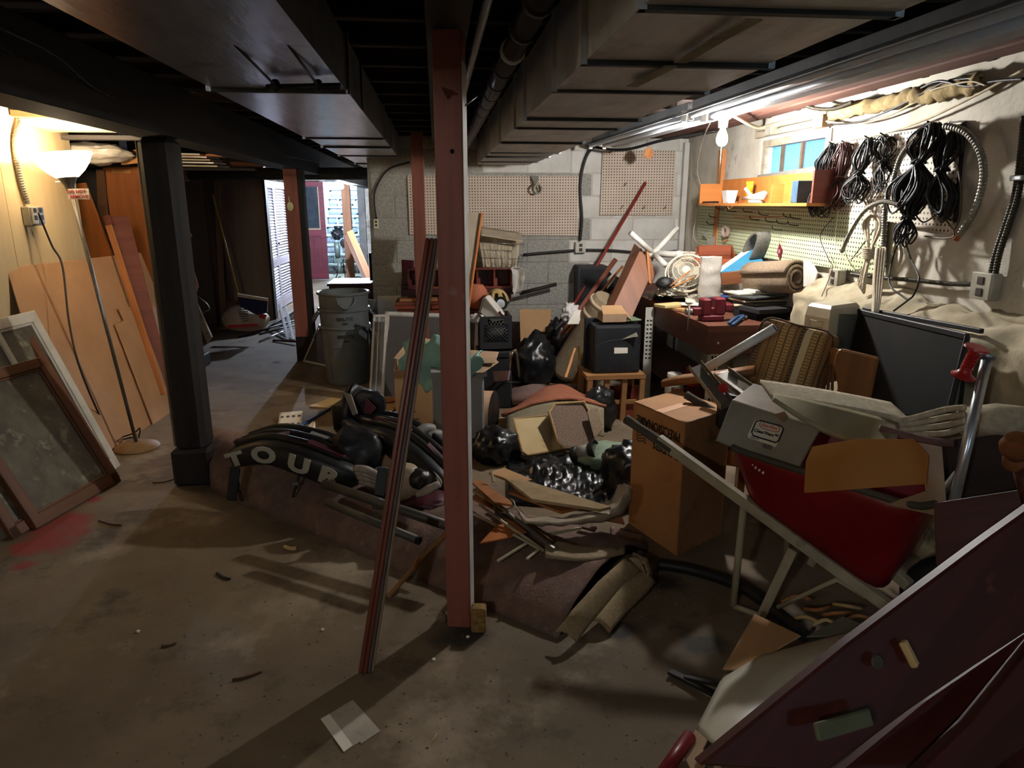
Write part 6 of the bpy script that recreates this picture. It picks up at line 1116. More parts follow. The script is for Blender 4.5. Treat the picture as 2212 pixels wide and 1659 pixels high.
gb = root('grey_bin', 'tall smooth grey bin behind the front post, cardboard on its top', 'bin', ((gx0+gx1)/2, yg+.15, 0)); frombm('body', bmbox(gx1-gx0-.01, .3, zg, .015, True, 2), M_gbin, gb, Matrix.Translation(((gx0+gx1)/2-.005, yg+.15, 0))); mbox('rim', [(gx0-.004, gx1+.008, yg-.008, yg+.308, zg-.03, zg+.004)], M_gbin, gb)
tag(slab('cardboard_flap', [V((gx1-.18, yg-.05, zg+.008)), V((gx1-.02, yg-.06, zg+.012)), V((gx1+.09, yg+.1, zg+.035)), V((gx1+.05, yg+.25, zg+.06)), V((gx1-.18, yg+.25, zg+.05))], .006, M_kraft2), 'flattened dusty cardboard lying on the grey bin', 'cardboard'); tag(slab('cardboard_flap', [V((gx1-.1, yg+.05, zg+.045)), V((gx1+.06, yg+.02, zg+.05)), V((gx1+.1, yg+.2, zg+.08)), V((gx1-.1, yg+.28, zg+.085))], .006, M_kraft2), 'torn upper cardboard layer on the grey bin', 'cardboard')
M_teal = mat('teal_cloth', '#7fa9a6', '#6a9693', scale=6, rough=.9, bump=.3, bscale=60)
def tealf(u, v):
    px = 868+172*u; top = 748-20*math.sin(u*5)-12*math.sin(u*13+1); ln = 62+44*max(0, math.sin((u-.02)*4.6))*(1 if u < .6 else .5)-30*(u > .75)*u
    Y = 4.62-.42*u; p = Yp(px+8*math.sin(v*6+u*9), top+ln*v, Y-.16*math.sin(min(v*1.7, 1)*1.57)); return wob(p, .022, 16, 4)
tag(sheet('teal_cloth', tealf, 44, 26, M_teal, t=.004), 'crumpled teal cloth draped over the open carton and grey bin', 'cloth')
ls = root('drum_lampshade', 'cream drum lampshade lying on its side next to the grey bin', 'lampshade', Zp(1062, 915)); ax_ = V((.95, -.3, 0)).normalized(); c = Yp(1066, 862, 4.5)
c.z = .165; lathe('shade', [(.158, -.19), (.16, -.19), (.165, 0), (.162, 0)], c, mat('peach_shade', '#c29a7c', '#b08a6d', rough=.8), ls, ax=ax_, n=36, close=True); lathe('inner_lining', [(.156, -.18), (.161, -.002)], c, mat('cream_lining', '#e0d0ae', rough=.8), ls, ax=ax_, n=36); lathe('rim_wire', [(.162, -.004), (.167, 0), (.162, .004)], c, M_bpipe, ls, ax=ax_, n=36); M_ = frame(c, V((0, 0, 1)), z=ax_)
for a in range(3): tube('spider_arm', [M_ @ V((0, 0, -.02)), M_ @ V((.16*math.cos(a*2.09), .16*math.sin(a*2.09), -.01))], .002, M_bpipe, ls, n=5)
# things on the open floor by the pads
M_ytan = wood('pale_plywood', '#c9ad7a', '#b89a66', rough=.7)
tag(slab('plywood_scrap', [p+V((0, 0, .014)) for p in zz((668, 880), (715, 862), (765, 868), (740, 886))], .012, M_ytan), 'pale plywood scrap on the floor behind the goalie pads', 'board'); tag(slab('plywood_scrap', [p+V((0, 0, .016)) for p in zz((795, 880), (860, 872), (850, 890), (815, 895))], .012, M_ytan), 'second pale plywood scrap, under the carton edge', 'board'); tag(slab('plywood_scrap', [p+V((0, 0, .03)) for p in zz((775, 870), (850, 865), (860, 872), (800, 882))], .01, M_raw), 'orange-brown strip under the storm windows', 'board')
tag(tube('blue_pole', [Zp(622, 935, .012), Zp(728, 874, .012)], .011, mat('blue_paint', '#2b4a7c', '#1f3860', rough=.4)), 'blue metal pole on the floor, behind the goalie pads', 'pole')
lf = root('coupon_sheet', 'curled sheet of printed coupons on the floor beside the blue pole', 'paper', Zp(625, 918)); A, B, C_, D_ = zz((598, 925), (652, 922), (655, 902), (605, 906)); sheet('paper', lambda u, v: A.lerp(B, u).lerp(D_.lerp(C_, u), v)+V((0, 0, .003+.05*v*v)), 8, 8, M_paper, lf, t=.001)
for i in range(4):
    for j in range(2): p = A.lerp(B, .14+.24*i).lerp(D_.lerp(C_, .14+.24*i), .25+.5*j); lathe('print_dot', [(0, .0), (.013, 0), (.013, .0006), (0, .0006)], p+V((0, -.002, .006+.05*(.25+.5*j)**2)), M_ink, lf, n=12, ax=(0, -.4, 1))
tag(sheet('paper_scrap', lambda u, v: Zp(652+30*u, 945-14*v)+V((0, 0, .004+.06*u*v+.02*math.sin(v*7+u*5)**2)), 6, 6, M_paper, t=.001), 'crumpled white scrap behind the lying goalie pad', 'paper')
# big square of paper on the near floor, wood chips
sp = root('paper_square', 'grimy white paper square with taped edges on the bare floor', 'paper', Zp(757, 1570)); M_gp = mat('grimy_paper', '#b5ada0', '#9c9487', scale=9, rough=.9, c3='#756d60', s3=14, t3=.6)
slab('paper', [p+V((0, 0, .0025)) for p in zz((693, 1555), (762, 1513), (822, 1580), (780, 1608), (778, 1603), (743, 1626))], .0015, M_gp, sp, bev=0); slab('tape_edge', [p+V((0, 0, .004)) for p in zz((693, 1555), (712, 1544), (762, 1612), (743, 1626))], .001, M_paper, sp, bev=0)
for i, (a, b_, r_, m, lab) in enumerate((((213, 1124), (262, 1134), .004, M_pl2, 'bent brown twig on the bare floor by the red stain'), ((330, 1042), (375, 1035), .003, M_pl2, 'straw-thin stick on the floor near the black post'), ((468, 1238), (497, 1250), .006, M_blk, 'short black strip on the bare open floor'), ((502, 1468), (565, 1450), .005, M_pl2, 'dark bent sliver on the open floor'), ((932, 1602), (944, 1585), .002, M_ytan, 'pale splinter beside the paper square'), ((615, 1180), (640, 1184), .01, M_ytan, 'small twist of straw on the floor before the carpet'), ((350, 1395), (380, 1388), .005, M_pl2, 'short brown sliver in the middle of the bare floor'))): tag(tube('twig', [Zp(*a, r_), Zp((a[0]+b_[0])/2, (a[1]+b_[1])/2+3, r_), Zp(*b_, r_)], r_, m, n=6, k=3), lab, 'twig')
for i, (px, py, lab) in enumerate(((299, 1366, 'white pebble alone on the bare open floor'), (937, 1427, 'white pebble between paper square and front post'), (697, 1362, 'grey-white pebble beside the leaning moulding'), (1011, 1378, 'white pebble at the front post foot'))): tag(blob('pebble', Zp(px, py)+V((0, 0, .005)), (.007, .006, .005), M_porc, seed=i, sub=2, amp=.3), lab, 'pebble')
# foot of the front post: chipboard block, broken stick, leaning moulding
M_osb = mat('flaky_chipboard', '#9a7a48', '#6e5228', scale=45, rough=.95, bump=1, bscale=70)
tag(box('chipboard_block', Zp(1036, 1372)+V((.0, .035, .0)), (.055, .05, .1), M_osb, rz=-8, bev=.006), 'crumbling chipboard block wedged at the front post foot', 'block'); tag(blob('mortar_lump', Zp(955, 1345)+V((0, .01, .012)), (.02, .02, .025), M_floor, seed=5, flat=.0), 'small concrete lump at the front post foot', 'lump')
M_stk = wood('yellow_brown_wood', '#8f6a42', '#745230'); q = [Zp(838, 1290, .015), Zp(895, 1225, .07), Zp(905, 1210, .12), Zp(975, 1140, .2)]
bs = root('broken_stick', 'broken split lath propped from the floor to the carpet behind the post', 'stick', Zp(838, 1290)); bar('lower_half', q[0], q[1], .022, .012, M_stk, bs); bar('upper_half', q[1], q[3], .03, .012, M_stk, bs); slab('splinter', [q[1]+V((-.01, 0, 0)), q[1]+V((.02, .0, .006)), q[2]+V((.01, 0, .01)), q[2]+V((-.012, 0, .0))], .006, M_raw, bs)
md = root('door_moulding', 'long red-brown moulding leaning from the floor on the front post', 'moulding', Zp(795, 1452)); A, B = Zp(787, 1455), Yp(932, 515, 2.47); up_ = V((0, -1, .2)); sd = V((1, 0, 0)); M_mold = wood('glossy_red_brown', '#6a3423', '#57281a', rough=.35, spec=.5)
for off, w_, h_, m in ((-.012, .016, .022, M_mold), (.003, .014, .026, M_mold), (.016, .012, .022, mat('grey_worn_edge', '#57504b', '#463f3b', rough=.6)), (.027, .01, .012, wood('tan_rebate', '#8f7a63', '#78644f'))): bar('bead', A+sd*off+V((0, 0, .004)), B+sd*off, w_, h_, m, md, up=up_, bev=.004)

# ================================================================ CARPET ROLL ON THE FLOOR
M_crp = mat('brown_felt_underlay', '#7a6255', '#63504a', scale=14, rough=1, bump=1, bscale=90, c3='#8d7768', s3=26, t3=.6)
NL, NR, FL, FR = Zp(455, 1062), Zp(1205, 1382), Zp(470, 965), Zp(1400, 1190)
def carp(u, v):
    n_ = NL.lerp(NR, u); f_ = FL.lerp(FR, u); p = n_.lerp(f_, v); h = (.25*(1-u)+.15*u)*(math.sin(math.pi*min(max(v, 0), 1))**.62); p.z = .004+h+.018*noise.noise(V((u*9, v*5, 1)))*(h > .02)+.006*noise.noise(V((u*40, v*18, 3)))*(h > .02); return p
cpt = root('rolled_carpet', 'large brown felt-backed carpet roll on the floor behind the front post', 'carpet', NL.lerp(NR, .5)); sheet('roll', carp, 80, 24, M_crp, cpt, t=.012)
Lc = NL.lerp(FL, .5)+V((0, 0, .12)); axl = (NL-NR).normalized(); M_ = frame(Lc, V((0, 0, 1)), z=axl); sheet('rolled_end', lambda u, v: M_ @ V(((.15+.85*u)*.11*math.cos(u*15), (.15+.85*u)*.17*math.sin(u*15), -.05*v-.01)), 60, 2, M_crp, cpt, t=.01)
M_burl = mat('burlap_backing', '#9a8769', '#857353', scale=60, rough=1, bump=.6, bscale=160); 
def band(pl, pr, zl, zr, m, nm='folded_edge'):
    def f(u, v):
        i = u*(len(pl)-1); k = min(int(i), len(pl)-2); t = i-k; a = V(Zp(pl[k][0], pl[k][1], zl[k])).lerp(Zp(pl[k+1][0], pl[k+1][1], zl[k+1]), t); b_ = V(Zp(pr[k][0], pr[k][1], zr[k])).lerp(Zp(pr[k+1][0], pr[k+1][1], zr[k+1]), t)
        p = a.lerp(b_, v); p.z += .02*math.sin(v*math.pi); return p
    return sheet(nm, f, 24, 8, m, cpt, t=.01)
band([(1196, 1368), (1225, 1335), (1290, 1262), (1345, 1213), (1372, 1205)], [(1243, 1386), (1270, 1348), (1330, 1282), (1385, 1232), (1402, 1250)], [.05, .1, .13, .14, .14], [.02, .05, .07, .08, .07], M_burl); band([(1272, 1342), (1310, 1300), (1350, 1262), (1380, 1240)], [(1314, 1368), (1352, 1322), (1395, 1280), (1412, 1258)], [.04, .06, .08, .08], [.01, .02, .04, .05], M_burl); band([(1372, 1205), (1395, 1220), (1402, 1240), (1395, 1262)], [(1365, 1200), (1400, 1212), (1410, 1240), (1400, 1268)], [.14, .13, .1, .06], [.12, .1, .07, .03], M_burl)
M_felt = mat('tan_felt', '#9a8a70', '#87775e', scale=50, rough=1, bump=.8, bscale=150)
tag(sheet('felt_mat', lambda u, v: Zp(1178+172*u, 1200-8*u-46*v*(1-.7*u)+12*math.sin(u*3), .185-.04*u), 14, 6, M_felt, t=.01), 'tan felt mat with curled edge lying on the brown carpet', 'mat'); tag(sheet('rug_scrap', lambda u, v: Zp(1320+70*u, 1190-10*u-55*v*(1-.5*u), .012+.01*math.sin(u*6)), 8, 6, M_crp, t=.008), 'pinkish rug scrap on the floor between carpet and tall box', 'rug')
# pipes on the carpet
M_gpipe = mat('dull_grey_pipe', '#55524c', '#444139', scale=9, rough=.5, metal=.3)
for a, b_, z0, z1, r_, lab in (((705, 1085), (905, 1168), .24, .2, .018, 'dark iron pipe lying along the carpet roll'), ((700, 1045), (1010, 1150), .27, .22, .022, 'longer grey pipe lying higher on the carpet roll')):
    p_ = root('iron_pipe', lab, 'pipe', Zp(*b_, z1)); tube('pipe', [Zp(*a, z0), Zp(*b_, z1)], r_, M_gpipe, p_, n=14); d = (Zp(*b_, z1)-Zp(*a, z0)).normalized(); lathe('mouth', [(0, .001), (r_*.7, .001), (r_*.7, .003), (r_, .003), (r_, -.01)], Zp(*b_, z1), M_hole, p_, ax=d)
# ================================================================ GOALIE LEG PADS
M_padk = mat('black_pad_leather', '#161617', '#202022', scale=12, rough=.4, bump=.25, bscale=120); M_padr = mat('dark_red_pad', '#4a1722', '#38101a', rough=.5, bump=.15, bscale=120); M_padw = mat('off_white_print', '#a8a496', '#938f82', rough=.6, bump=.05); M_padg = mat('grey_pad_panel', '#77746f', '#64615c', rough=.55)
def sweep(name, C_, W, Hh, sdv, m, par, n=16, pw=.45):
    vs_, fs = [], []; C_ = [V(c) for c in C_]; k = len(C_)
    for i in range(k):
        t = (C_[min(i+1, k-1)]-C_[max(i-1, 0)]).normalized(); s = V(sdv); s = (s-t*s.dot(t)).normalized(); u = s.cross(t); u = u if u.z > 0 else -u
        for j in range(n):
            a = 2*math.pi*j/n; ca, sa = math.cos(a), math.sin(a); vs_.append(C_[i]+s*W[i]/2*math.copysign(abs(ca)**pw, ca)+u*Hh[i]/2*math.copysign(abs(sa)**pw, sa))
    for i in range(k-1):
        for j in range(n): fs.append([i*n+j, i*n+(j+1) % n, (i+1)*n+(j+1) % n, (i+1)*n+j])
    fs += [list(range(n))[::-1], [(k-1)*n+j for j in range(n)]]
    return mk(name, vs_, fs, m, par, smooth=True)
def pad(label, path, sdv, wd, hts, letters, marks, strap):
    P = spl(path, 6); k = len(P); g = root('goalie_pad', label, 'goalie pad', V((P[k//2].x, P[k//2].y, min(p.z for p in P)-.06))); Wv = []; Hv = []
    for i in range(k):
        t = i/(k-1)*(len(hts)-1); a = min(int(t), len(hts)-2); Hv.append(hts[a]*(1-t+a)+hts[a+1]*(t-a)); Wv.append(wd*(1-.25*abs(2*i/(k-1)-1)**4))
    Wv[0] *= .75; Wv[-1] *= .7; Hv[0] *= .6; Hv[-1] *= .6
    sweep('pad_body', P, Wv, Hv, sdv, M_padk, g)
    S = V(sdv).normalized(); fr = -S if (-S).dot(CAM-P[k//2]) > 0 else S
    def at(t, side, lift): # point on the pad, side in -1..1 across, lift above top
        i = min(max(t, 0), 1)*(k-1); a = min(int(i), k-2); c = P[a].lerp(P[a+1], i-a); d = (P[a+1]-P[a]).normalized(); s = (S-d*S.dot(d)).normalized(); u = s.cross(d); u = u if u.z > 0 else -u; return c+fr*abs(Wv[a]/2)*side+u*(Hv[a]/2+lift), d, u
    for sd in (-.95, -.3, .3): # leather rolls along the top
        pts = [at(t/14, sd, .004)[0] for t in range(1, 14)]; tube('top_roll', pts, .022, M_padk, g, k=2, n=8)
    for t0, t1, s0, m in marks:
        q = [at(t0, s0-.14, .03)[0], at(t1, s0-.14, .03)[0], at(t1, s0+.2, .026)[0], at(t0, s0+.2, .026)[0]]; slab('colour_panel', q, .012, m, g)
    for chv, t in letters:
        c, d, u = at(t, 1.005, 0); i = int(min(max(t, 0), 1)*(k-1)); c = c-u*Hv[i]*.5; text('letter', chv, min(Hv[i]*.85, .11), c+fr*.004, d if d.dot(RT) > 0 else -d, u, M_padw, g, bold=.006, sx=1.5, ext=.002)
    for t in strap:
        c, d, u = at(t, .5, -.05); tube('strap', [c, c-u*.12+fr*.05, c-u*.2+fr*.07], .008, M_blk, g, k=4, n=6); box('buckle', c-u*.14+fr*.06, (.03, .005, .02), M_metal, g)
    return g
A1 = [Yp(512, 982, 3.55), Yp(590, 965, 3.5), Yp(670, 985, 3.42), Yp(735, 1010, 3.38), Yp(770, 1015, 3.4)]
pad('goalie leg pad lying flat across the carpet roll', A1, (.25, .97, 0), .26, [.1, .13, .15, .15, .1], (('T', .09), ('O', .27), ('U', .5), ('R', .74)), ((.05, .35, .1, M_padr), (.5, .8, .35, M_padr), (.45, .62, -.45, M_padg)), (.0, .5))
c1 = Yp(765, 985, 3.45); g_ = [o for o in COL.objects if o.name.startswith('goalie_pad')][0]
blob('knee_flap', c1+V((.02, 0, .02)), (.13, .12, .13), M_padk, g_, seed=4, amp=.15, wr=.05, sq=.8); bar('hanging_strap', Yp(508, 1010, 3.42), Yp(500, 1082, 3.4), .05, .008, M_blk, g_, up=(0, -1, 0))
A2 = [Yp(748, 905, 3.85), Yp(790, 930, 3.75), Yp(850, 945, 3.6), Yp(910, 985, 3.45), Yp(960, 1030, 3.32), Yp(985, 1060, 3.25)]
g2_ = pad('goalie leg pad arched over the other pad, its boot end upright', A2, (.3, .95, 0), .25, [.12, .14, .15, .15, .13, .1], (('T', .16), ('O', .36), ('U', .56), ('R', .78)), ((.3, .5, .2, M_padr), (.62, .9, .25, M_padr)), (.55,))
bt = [Yp(752, 928, 3.8), Yp(750, 890, 3.84), Yp(765, 858, 3.9), Yp(790, 852, 3.95)]; sweep('boot_end', bt, [.2, .24, .26, .2], [.1, .13, .13, .08], (.3, .95, 0), M_padk, g2_)
slab('boot_stripe', [Yp(738, 845, 3.74), Yp(755, 850, 3.7), Yp(776, 895, 3.62), Yp(762, 898, 3.62)], .01, M_padg, g2_); slab('boot_red_panel', [Yp(790, 858, 3.7), Yp(812, 880, 3.66), Yp(800, 895, 3.64), Yp(785, 892, 3.64)], .01, M_padr, g2_); blob('boot_wing', Yp(795, 880, 3.78), (.1, .03, .1), M_padk, g2_, seed=3, sq=.8)
for i in range(3): q = [Yp(905+i*20, 935+i*12, 3.55), Yp(935+i*20, 928+i*14, 3.6)]; tube('leg_roll', [q[0], q[0].lerp(q[1], .5)+V((0, 0, .015)), q[1]], .03, M_padg, g2_, k=4, n=10)
# gloves, skates and other kit between pads and post
M_glv = mat('worn_white_leather', '#a39a90', '#857b76', scale=16, rough=.7, bump=.4, bscale=50); hg = root('hockey_glove', 'worn white and violet glove under the arched goalie pad', 'glove', Zp(800, 1040, .25))
for i in range(4): tube('finger', [Yp(768+i*4, 1012+i*9, 3.25), Yp(790+i*4, 1014+i*10, 3.2), Yp(815+i*3, 1026+i*9, 3.18)], [.018, .02, .018], M_glv, hg, k=4, n=8)
blob('palm', Yp(825, 1030, 3.25), (.07, .06, .05), mat('violet_grey_leather', '#5c5866', '#484452', rough=.6), hg, seed=2, wr=.08)
eb = root('shin_guard', 'pale hard-shell shin guard with black straps leaning by the moulding', 'guard', Zp(870, 1080, .2)); blob('shell', Yp(872, 1040, 3.15), (.09, .07, .09), mat('cream_shell', '#a89880', '#8f8069', rough=.5), eb, seed=6, sq=.9, amp=.08); bar('strap', Yp(828, 1010, 3.12), Yp(815, 1100, 3.05), .05, .008, M_blk, eb, up=(0, -1, 0)); blob('black_knee_cap', Yp(905, 1035, 3.12), (.06, .05, .05), M_padk, eb, seed=7); tube('white_trim', yy((900, 1070, 3.05), (925, 1058, 3.02), (950, 1045, 3.02)), [.012, .022, .016], M_glv, eb, k=4)
tag(blob('dark_red_bag', Yp(930, 1085, 3.1), (.13, .1, .05), M_padr, seed=9, wr=.08), 'dark red kit bag flattened behind the front post', 'bag'); tag(blob('cardboard_lump', Yp(850, 1005, 3.5), (.1, .08, .08), M_kraft2, seed=3, sq=.6), 'brown carton glimpsed under the arched goalie pad', 'carton')
hc_ = root('helmet_cage', 'black helmet lying between the goalie pads', 'helmet', Yp(800, 1000, 3.5)); blob('shell', Yp(800, 978, 3.5), (.07, .09, .08), M_blk, hc_, seed=1, amp=.05); tubes('cage', [[Yp(790+i*6, 965, 3.4), Yp(792+i*6, 985, 3.38), Yp(795+i*6, 1003, 3.4)] for i in range(4)], .003, M_metal, hc_, k=3)
# ================================================================ TRASH PILE BEHIND THE CARPET
for lab, f, a_ in (('black plastic sheeting crumpled on the floor around the lantern', (1120, 1400, 950, 1115), .16), ):
    def tarp(u, v): p = Zp(1095+305*u, 985+105*v+25*u*v); q = V((u*5, v*5, 7)); e = math.sin(math.pi*u)**.4*math.sin(math.pi*v)**.4; p.z = .006+e*(.045+.04*noise.noise(q)+.05*abs(noise.noise(q*2.2))+.03*abs(noise.noise(q*5))+.012*abs(noise.noise(q*11))); return p
    tag(sheet('plastic_sheeting', tarp, 90, 50, M_trash, t=.003), lab, 'plastic sheet')
tag(blob('garbage_bag', Zp(1078, 1002)+V((-.02, .06, .09)), (.15, .13, .13), M_trash, seed=11, wr=.14, amp=.2, flat=.003), 'slack black garbage bag under the tan mat, beside the grey bin', 'garbage bag'); tag(blob('garbage_bag', Zp(1360, 1090)+V((.02, .12, .12)), (.14, .14, .2), M_trash, seed=12, wr=.15, amp=.2, flat=.003), 'black garbage bag standing against the tall printed box', 'garbage bag'); tag(blob('garbage_bag', Zp(1300, 935)+V((0, .1, .14)), (.13, .12, .17), M_trash, seed=13, wr=.15, amp=.15, flat=.003), 'black bag corner behind the grey-brown mat', 'garbage bag')
M_rust = mat('rust_shag', '#a5684f', '#8e543d', scale=60, rough=1, bump=1, bscale=160); M_mauve = mat('mauve_carpet', '#8a6f68', '#775d57', scale=60, rough=1, bump=.8, bscale=160)
def rustf(u, v): p = Yp(1085+225*u, 912-52*math.sin(u*2.0+.35)*1.0-30*v*(math.sin(u*3.0)**2), 4.45+.45*v); return wob(p, .015, 14, 3)
tag(sheet('rust_shag_rug', rustf, 30, 10, M_rust, t=.02), 'rust-coloured shag rug draped peak-up behind the two mats', 'rug')
tag(sheet('rug_underside', lambda u, v: Yp(1092+212*u, 912-50*math.sin(u*2.0+.35)+(6+62*v), 4.42-.22*v), 16, 8, mat('grey_green_backing', '#8a8069', '#766c57', scale=8, rough=.95), t=.006), 'grey-green latex underside of the rust rug', 'rug')
M_mat1 = mat('cream_vinyl_mat', '#cbb488', '#bda576', scale=4, rough=.8, bump=.1, c3='#9c6e3c', s3=5, t3=.6); M_mat2 = mat('heather_brown_mat', '#7d6a5c', '#5f4f44', scale=90, rough=1, bump=.6, bscale=200); M_edge = mat('tan_binding', '#a8885c', '#93754b', rough=.8)
def carmat(label, pts, m, c):
    r_ = root('floor_mat', label, 'mat', c); P = [V(p) for p in pts]; slab('mat', P, .012, m, r_, bev=.003); tube('bound_edge', P, .009, M_edge, r_, cyc=True, n=6); return r_
carmat('cream rubber-backed car mat with rusty stains, on the garbage bag', [Yp(1109, 905, 4.2), Yp(1180, 898, 4.22), Yp(1205, 900, 4.22), Yp(1218, 970, 4.0), Yp(1140, 984, 3.95), Yp(1128, 976, 3.95)], M_mat1, Zp(1150, 985)); carmat('heather-brown car mat overlapping the cream one', [Yp(1186, 890, 4.14), Yp(1200, 872, 4.2), Yp(1262, 868, 4.22), Yp(1278, 900, 4.14), Yp(1284, 962, 3.96), Yp(1216, 968, 3.94), Yp(1205, 955, 3.97)], M_mat2, Zp(1240, 970))
tag(slab('rug_corner', [Yp(1268, 888, 4.1), Yp(1290, 880, 4.12), Yp(1305, 925, 4.0), Yp(1283, 948, 3.96)], .012, M_rug), 'frayed beige rug corner at the heather-brown mat', 'rug')
mv = root('carpet_remnant', 'mauve carpet remnant folded behind the rust rug', 'carpet', Zp(1190, 880)); A, B = Zp(1100, 878)+V((0, .05, .06)), Zp(1288, 862)+V((0, .05, .06)); sweep('fold', [A, A.lerp(B, .3)+V((0, 0, .02)), A.lerp(B, .7), B], [.24, .28, .26, .2], [.1, .12, .11, .1], (0, 1, 0), M_mauve, mv, pw=.7); tube('string', [A.lerp(B, .33)+V((0, -.15, -.02)), A.lerp(B, .3)+V((0, -.06, .06)), A.lerp(B, .28)+V((0, .08, .07))], .006, M_wirew, mv, k=4)
tag(slab('flat_cardboard', [p+V((0, 0, .008)) for p in zz((1030, 960), (1090, 925), (1130, 900), (1060, 905))], .006, M_kraft2), 'flat cardboard on the floor beside the lampshade', 'cardboard')
# lantern flashlight
fl2 = root('flashlight', 'grey lantern flashlight with a black reflector ring on the sheeting', 'flashlight', Yp(1270, 1000, 3.75)); hd = Yp(1284, 972, 3.72); axf = V((.75, -.45, .35)).normalized(); lathe('reflector_ring', [(.0, -.03), (.045, -.03), (.06, 0), (.062, .012), (.055, .014), (.05, .004), (.02, -.015), (0, -.018)], hd, M_blk, fl2, ax=axf); lathe('lens', [(0, .006), (.05, .006)], hd, M_chr, fl2, ax=axf); tube('barrel', [hd-axf*.03, hd-axf*.1], .043, M_gbin, fl2, n=20); tube('battery_cap', [hd-axf*.1, hd-axf*.14], .05, M_blk, fl2, n=20)
gb2 = root('green_sack', 'pale green printed sack in the black sheeting', 'sack', Zp(1320, 1040)); blob('sack', Zp(1322, 1048)+V((0, .15, .12)), (.17, .13, .08), mat('pale_green_sack', '#7c8f78', '#6a7d67', scale=5, rough=.6), gb2, seed=5, wr=.06, amp=.15); tube('red_print', [Zp(1335+8*i, 1012+(i % 2)*4, .2)+V((0, .03, .0)) for i in range(6)], .004, M_redink, gb2, k=3); blob('dark_fold', Zp(1300, 1035)+V((-.03, .1, .1)), (.13, .1, .05), mat('dark_green_film', '#2c3630', '#212925', rough=.4), gb2, seed=8, wr=.1)
# broken panelling, strips, film
M_pan = wood('orange_panelling', '#a0683c', '#8c562e', rough=.6, c3='#c29a6c', t3=.62, s3=9); M_pand = mat('dusty_panel_face', '#9c8566', '#87714f', scale=14, rough=.95, bump=.6, bscale=50, c3='#5c4a36', s3=12, t3=.6)
def pz(pts, z0, dz=0): return [Zp(x, y, z0+dz*i/max(len(pts)-1, 1)) for i, (x, y) in enumerate(pts)]
for pts, z, t, m, lab in (([(1093, 1035), (1130, 1035), (1320, 1094), (1295, 1100), (1149, 1078)], .3, .014, M_pand, 'dusty topmost board of the broken panelling pile'), ([(1093, 1060), (1132, 1056), (1252, 1096), (1212, 1106)], .27, .012, M_pan, 'orange board under the dusty one in the panelling pile'), ([(1019, 1041), (1036, 1035), (1104, 1082), (1108, 1091), (1066, 1084)], .29, .01, M_pan, 'splintered strip reaching left from the panelling pile'), ([(1018, 1058), (1040, 1048), (1110, 1092), (1088, 1100)], .26, .01, M_pand, 'dusty splintered strip below the other strips'), ([(1018, 1075), (1030, 1062), (1095, 1098), (1080, 1106)], .235, .01, M_pan, 'lowest splintered strip, touching the front post'), ([(1036, 1173), (1088, 1116), (1112, 1128), (1138, 1148), (1100, 1160)], .2, .008, M_oply, 'orange triangle of veneer on the brown carpet'), ([(1290, 1102), (1345, 1118), (1350, 1130), (1300, 1120)], .16, .01, M_pan, 'small orange splinter beside the upright film end'), ([(1255, 1130), (1290, 1138), (1285, 1146), (1250, 1136)], .18, .01, M_pl2, 'short dark splinter below the film'), ([(1055, 1020), (1090, 1010), (1150, 1035), (1120, 1045)], .25, .012, M_kraft, 'curled brown card behind the panelling pile')):
    tag(slab('broken_board', pz(pts, z), t, m), lab, 'board')
M_filmp = mat('dusty_clear_film', '#b5a996', '#a09480', scale=6, rough=.25, bump=.5, bscale=18, alpha=.8, spec=.6)
def filmf(u, v):
    top = [(1098, 1078), (1140, 1115), (1210, 1120), (1280, 1105), (1320, 1080), (1335, 1050), (1350, 1045)]; bot = [(1112, 1085), (1130, 1132), (1210, 1136), (1300, 1128), (1345, 1110), (1364, 1075), (1366, 1052)]
    i = u*6; k = min(int(i), 5); t = i-k; z = .24+.0*u+(.0 if u < .6 else (u-.6)*.28); a = V((*top[k], 0)).lerp(V((*top[k+1], 0)), t); b_ = V((*bot[k], 0)).lerp(V((*bot[k+1], 0)), t); c = a.lerp(b_, v); return wob(Zp(c.x, c.y, z+.03*math.sin(v*3.1)), .012, 20, 6)
tag(sheet('plastic_film', filmf, 40, 10, M_filmp, t=.002), 'strip of dusty clear film hooked under the panelling pile', 'plastic film')
M_ang = mat('cream_metal_trim', '#bdb698', '#a39c7e', rough=.45, metal=.2); M_gang = mat('grey_metal_track', '#7f7c72', '#65625a', rough=.4, metal=.6)
for i, (pts, z, w_, m, lab) in enumerate((([(1080, 1094), (1198, 1186)], (.27, .19), .018, M_gang, 'grey metal track sliding out from under the panelling'), ([(1035, 1090), (1175, 1190)], (.25, .17), .014, M_ang, 'cream metal strip beside the grey track'), ([(1074, 1213), (1138, 1173)], (.16, .2), .014, M_ang, 'short cream metal strip on the brown carpet'), ([(1187, 1154), (1257, 1140)], (.19, .19), .014, M_ang, 'cream metal strip under the film'), ([(1022, 1110), (1072, 1135)], (.2, .2), .014, M_ang, 'cream metal strip next to the front post'), ([(1061, 1017), (1066, 1042)], (.34, .3), .012, M_ang, 'upright cream strip stuck in the panelling pile'), ([(1068, 1085), (1074, 1120)], (.27, .2), .012, M_gang, 'grey bracket hanging from the panelling pile'))): tag(bar('metal_strip', Zp(*pts[0], z[0]), Zp(*pts[1], z[1]), w_, .01, m), lab, 'metal strip')
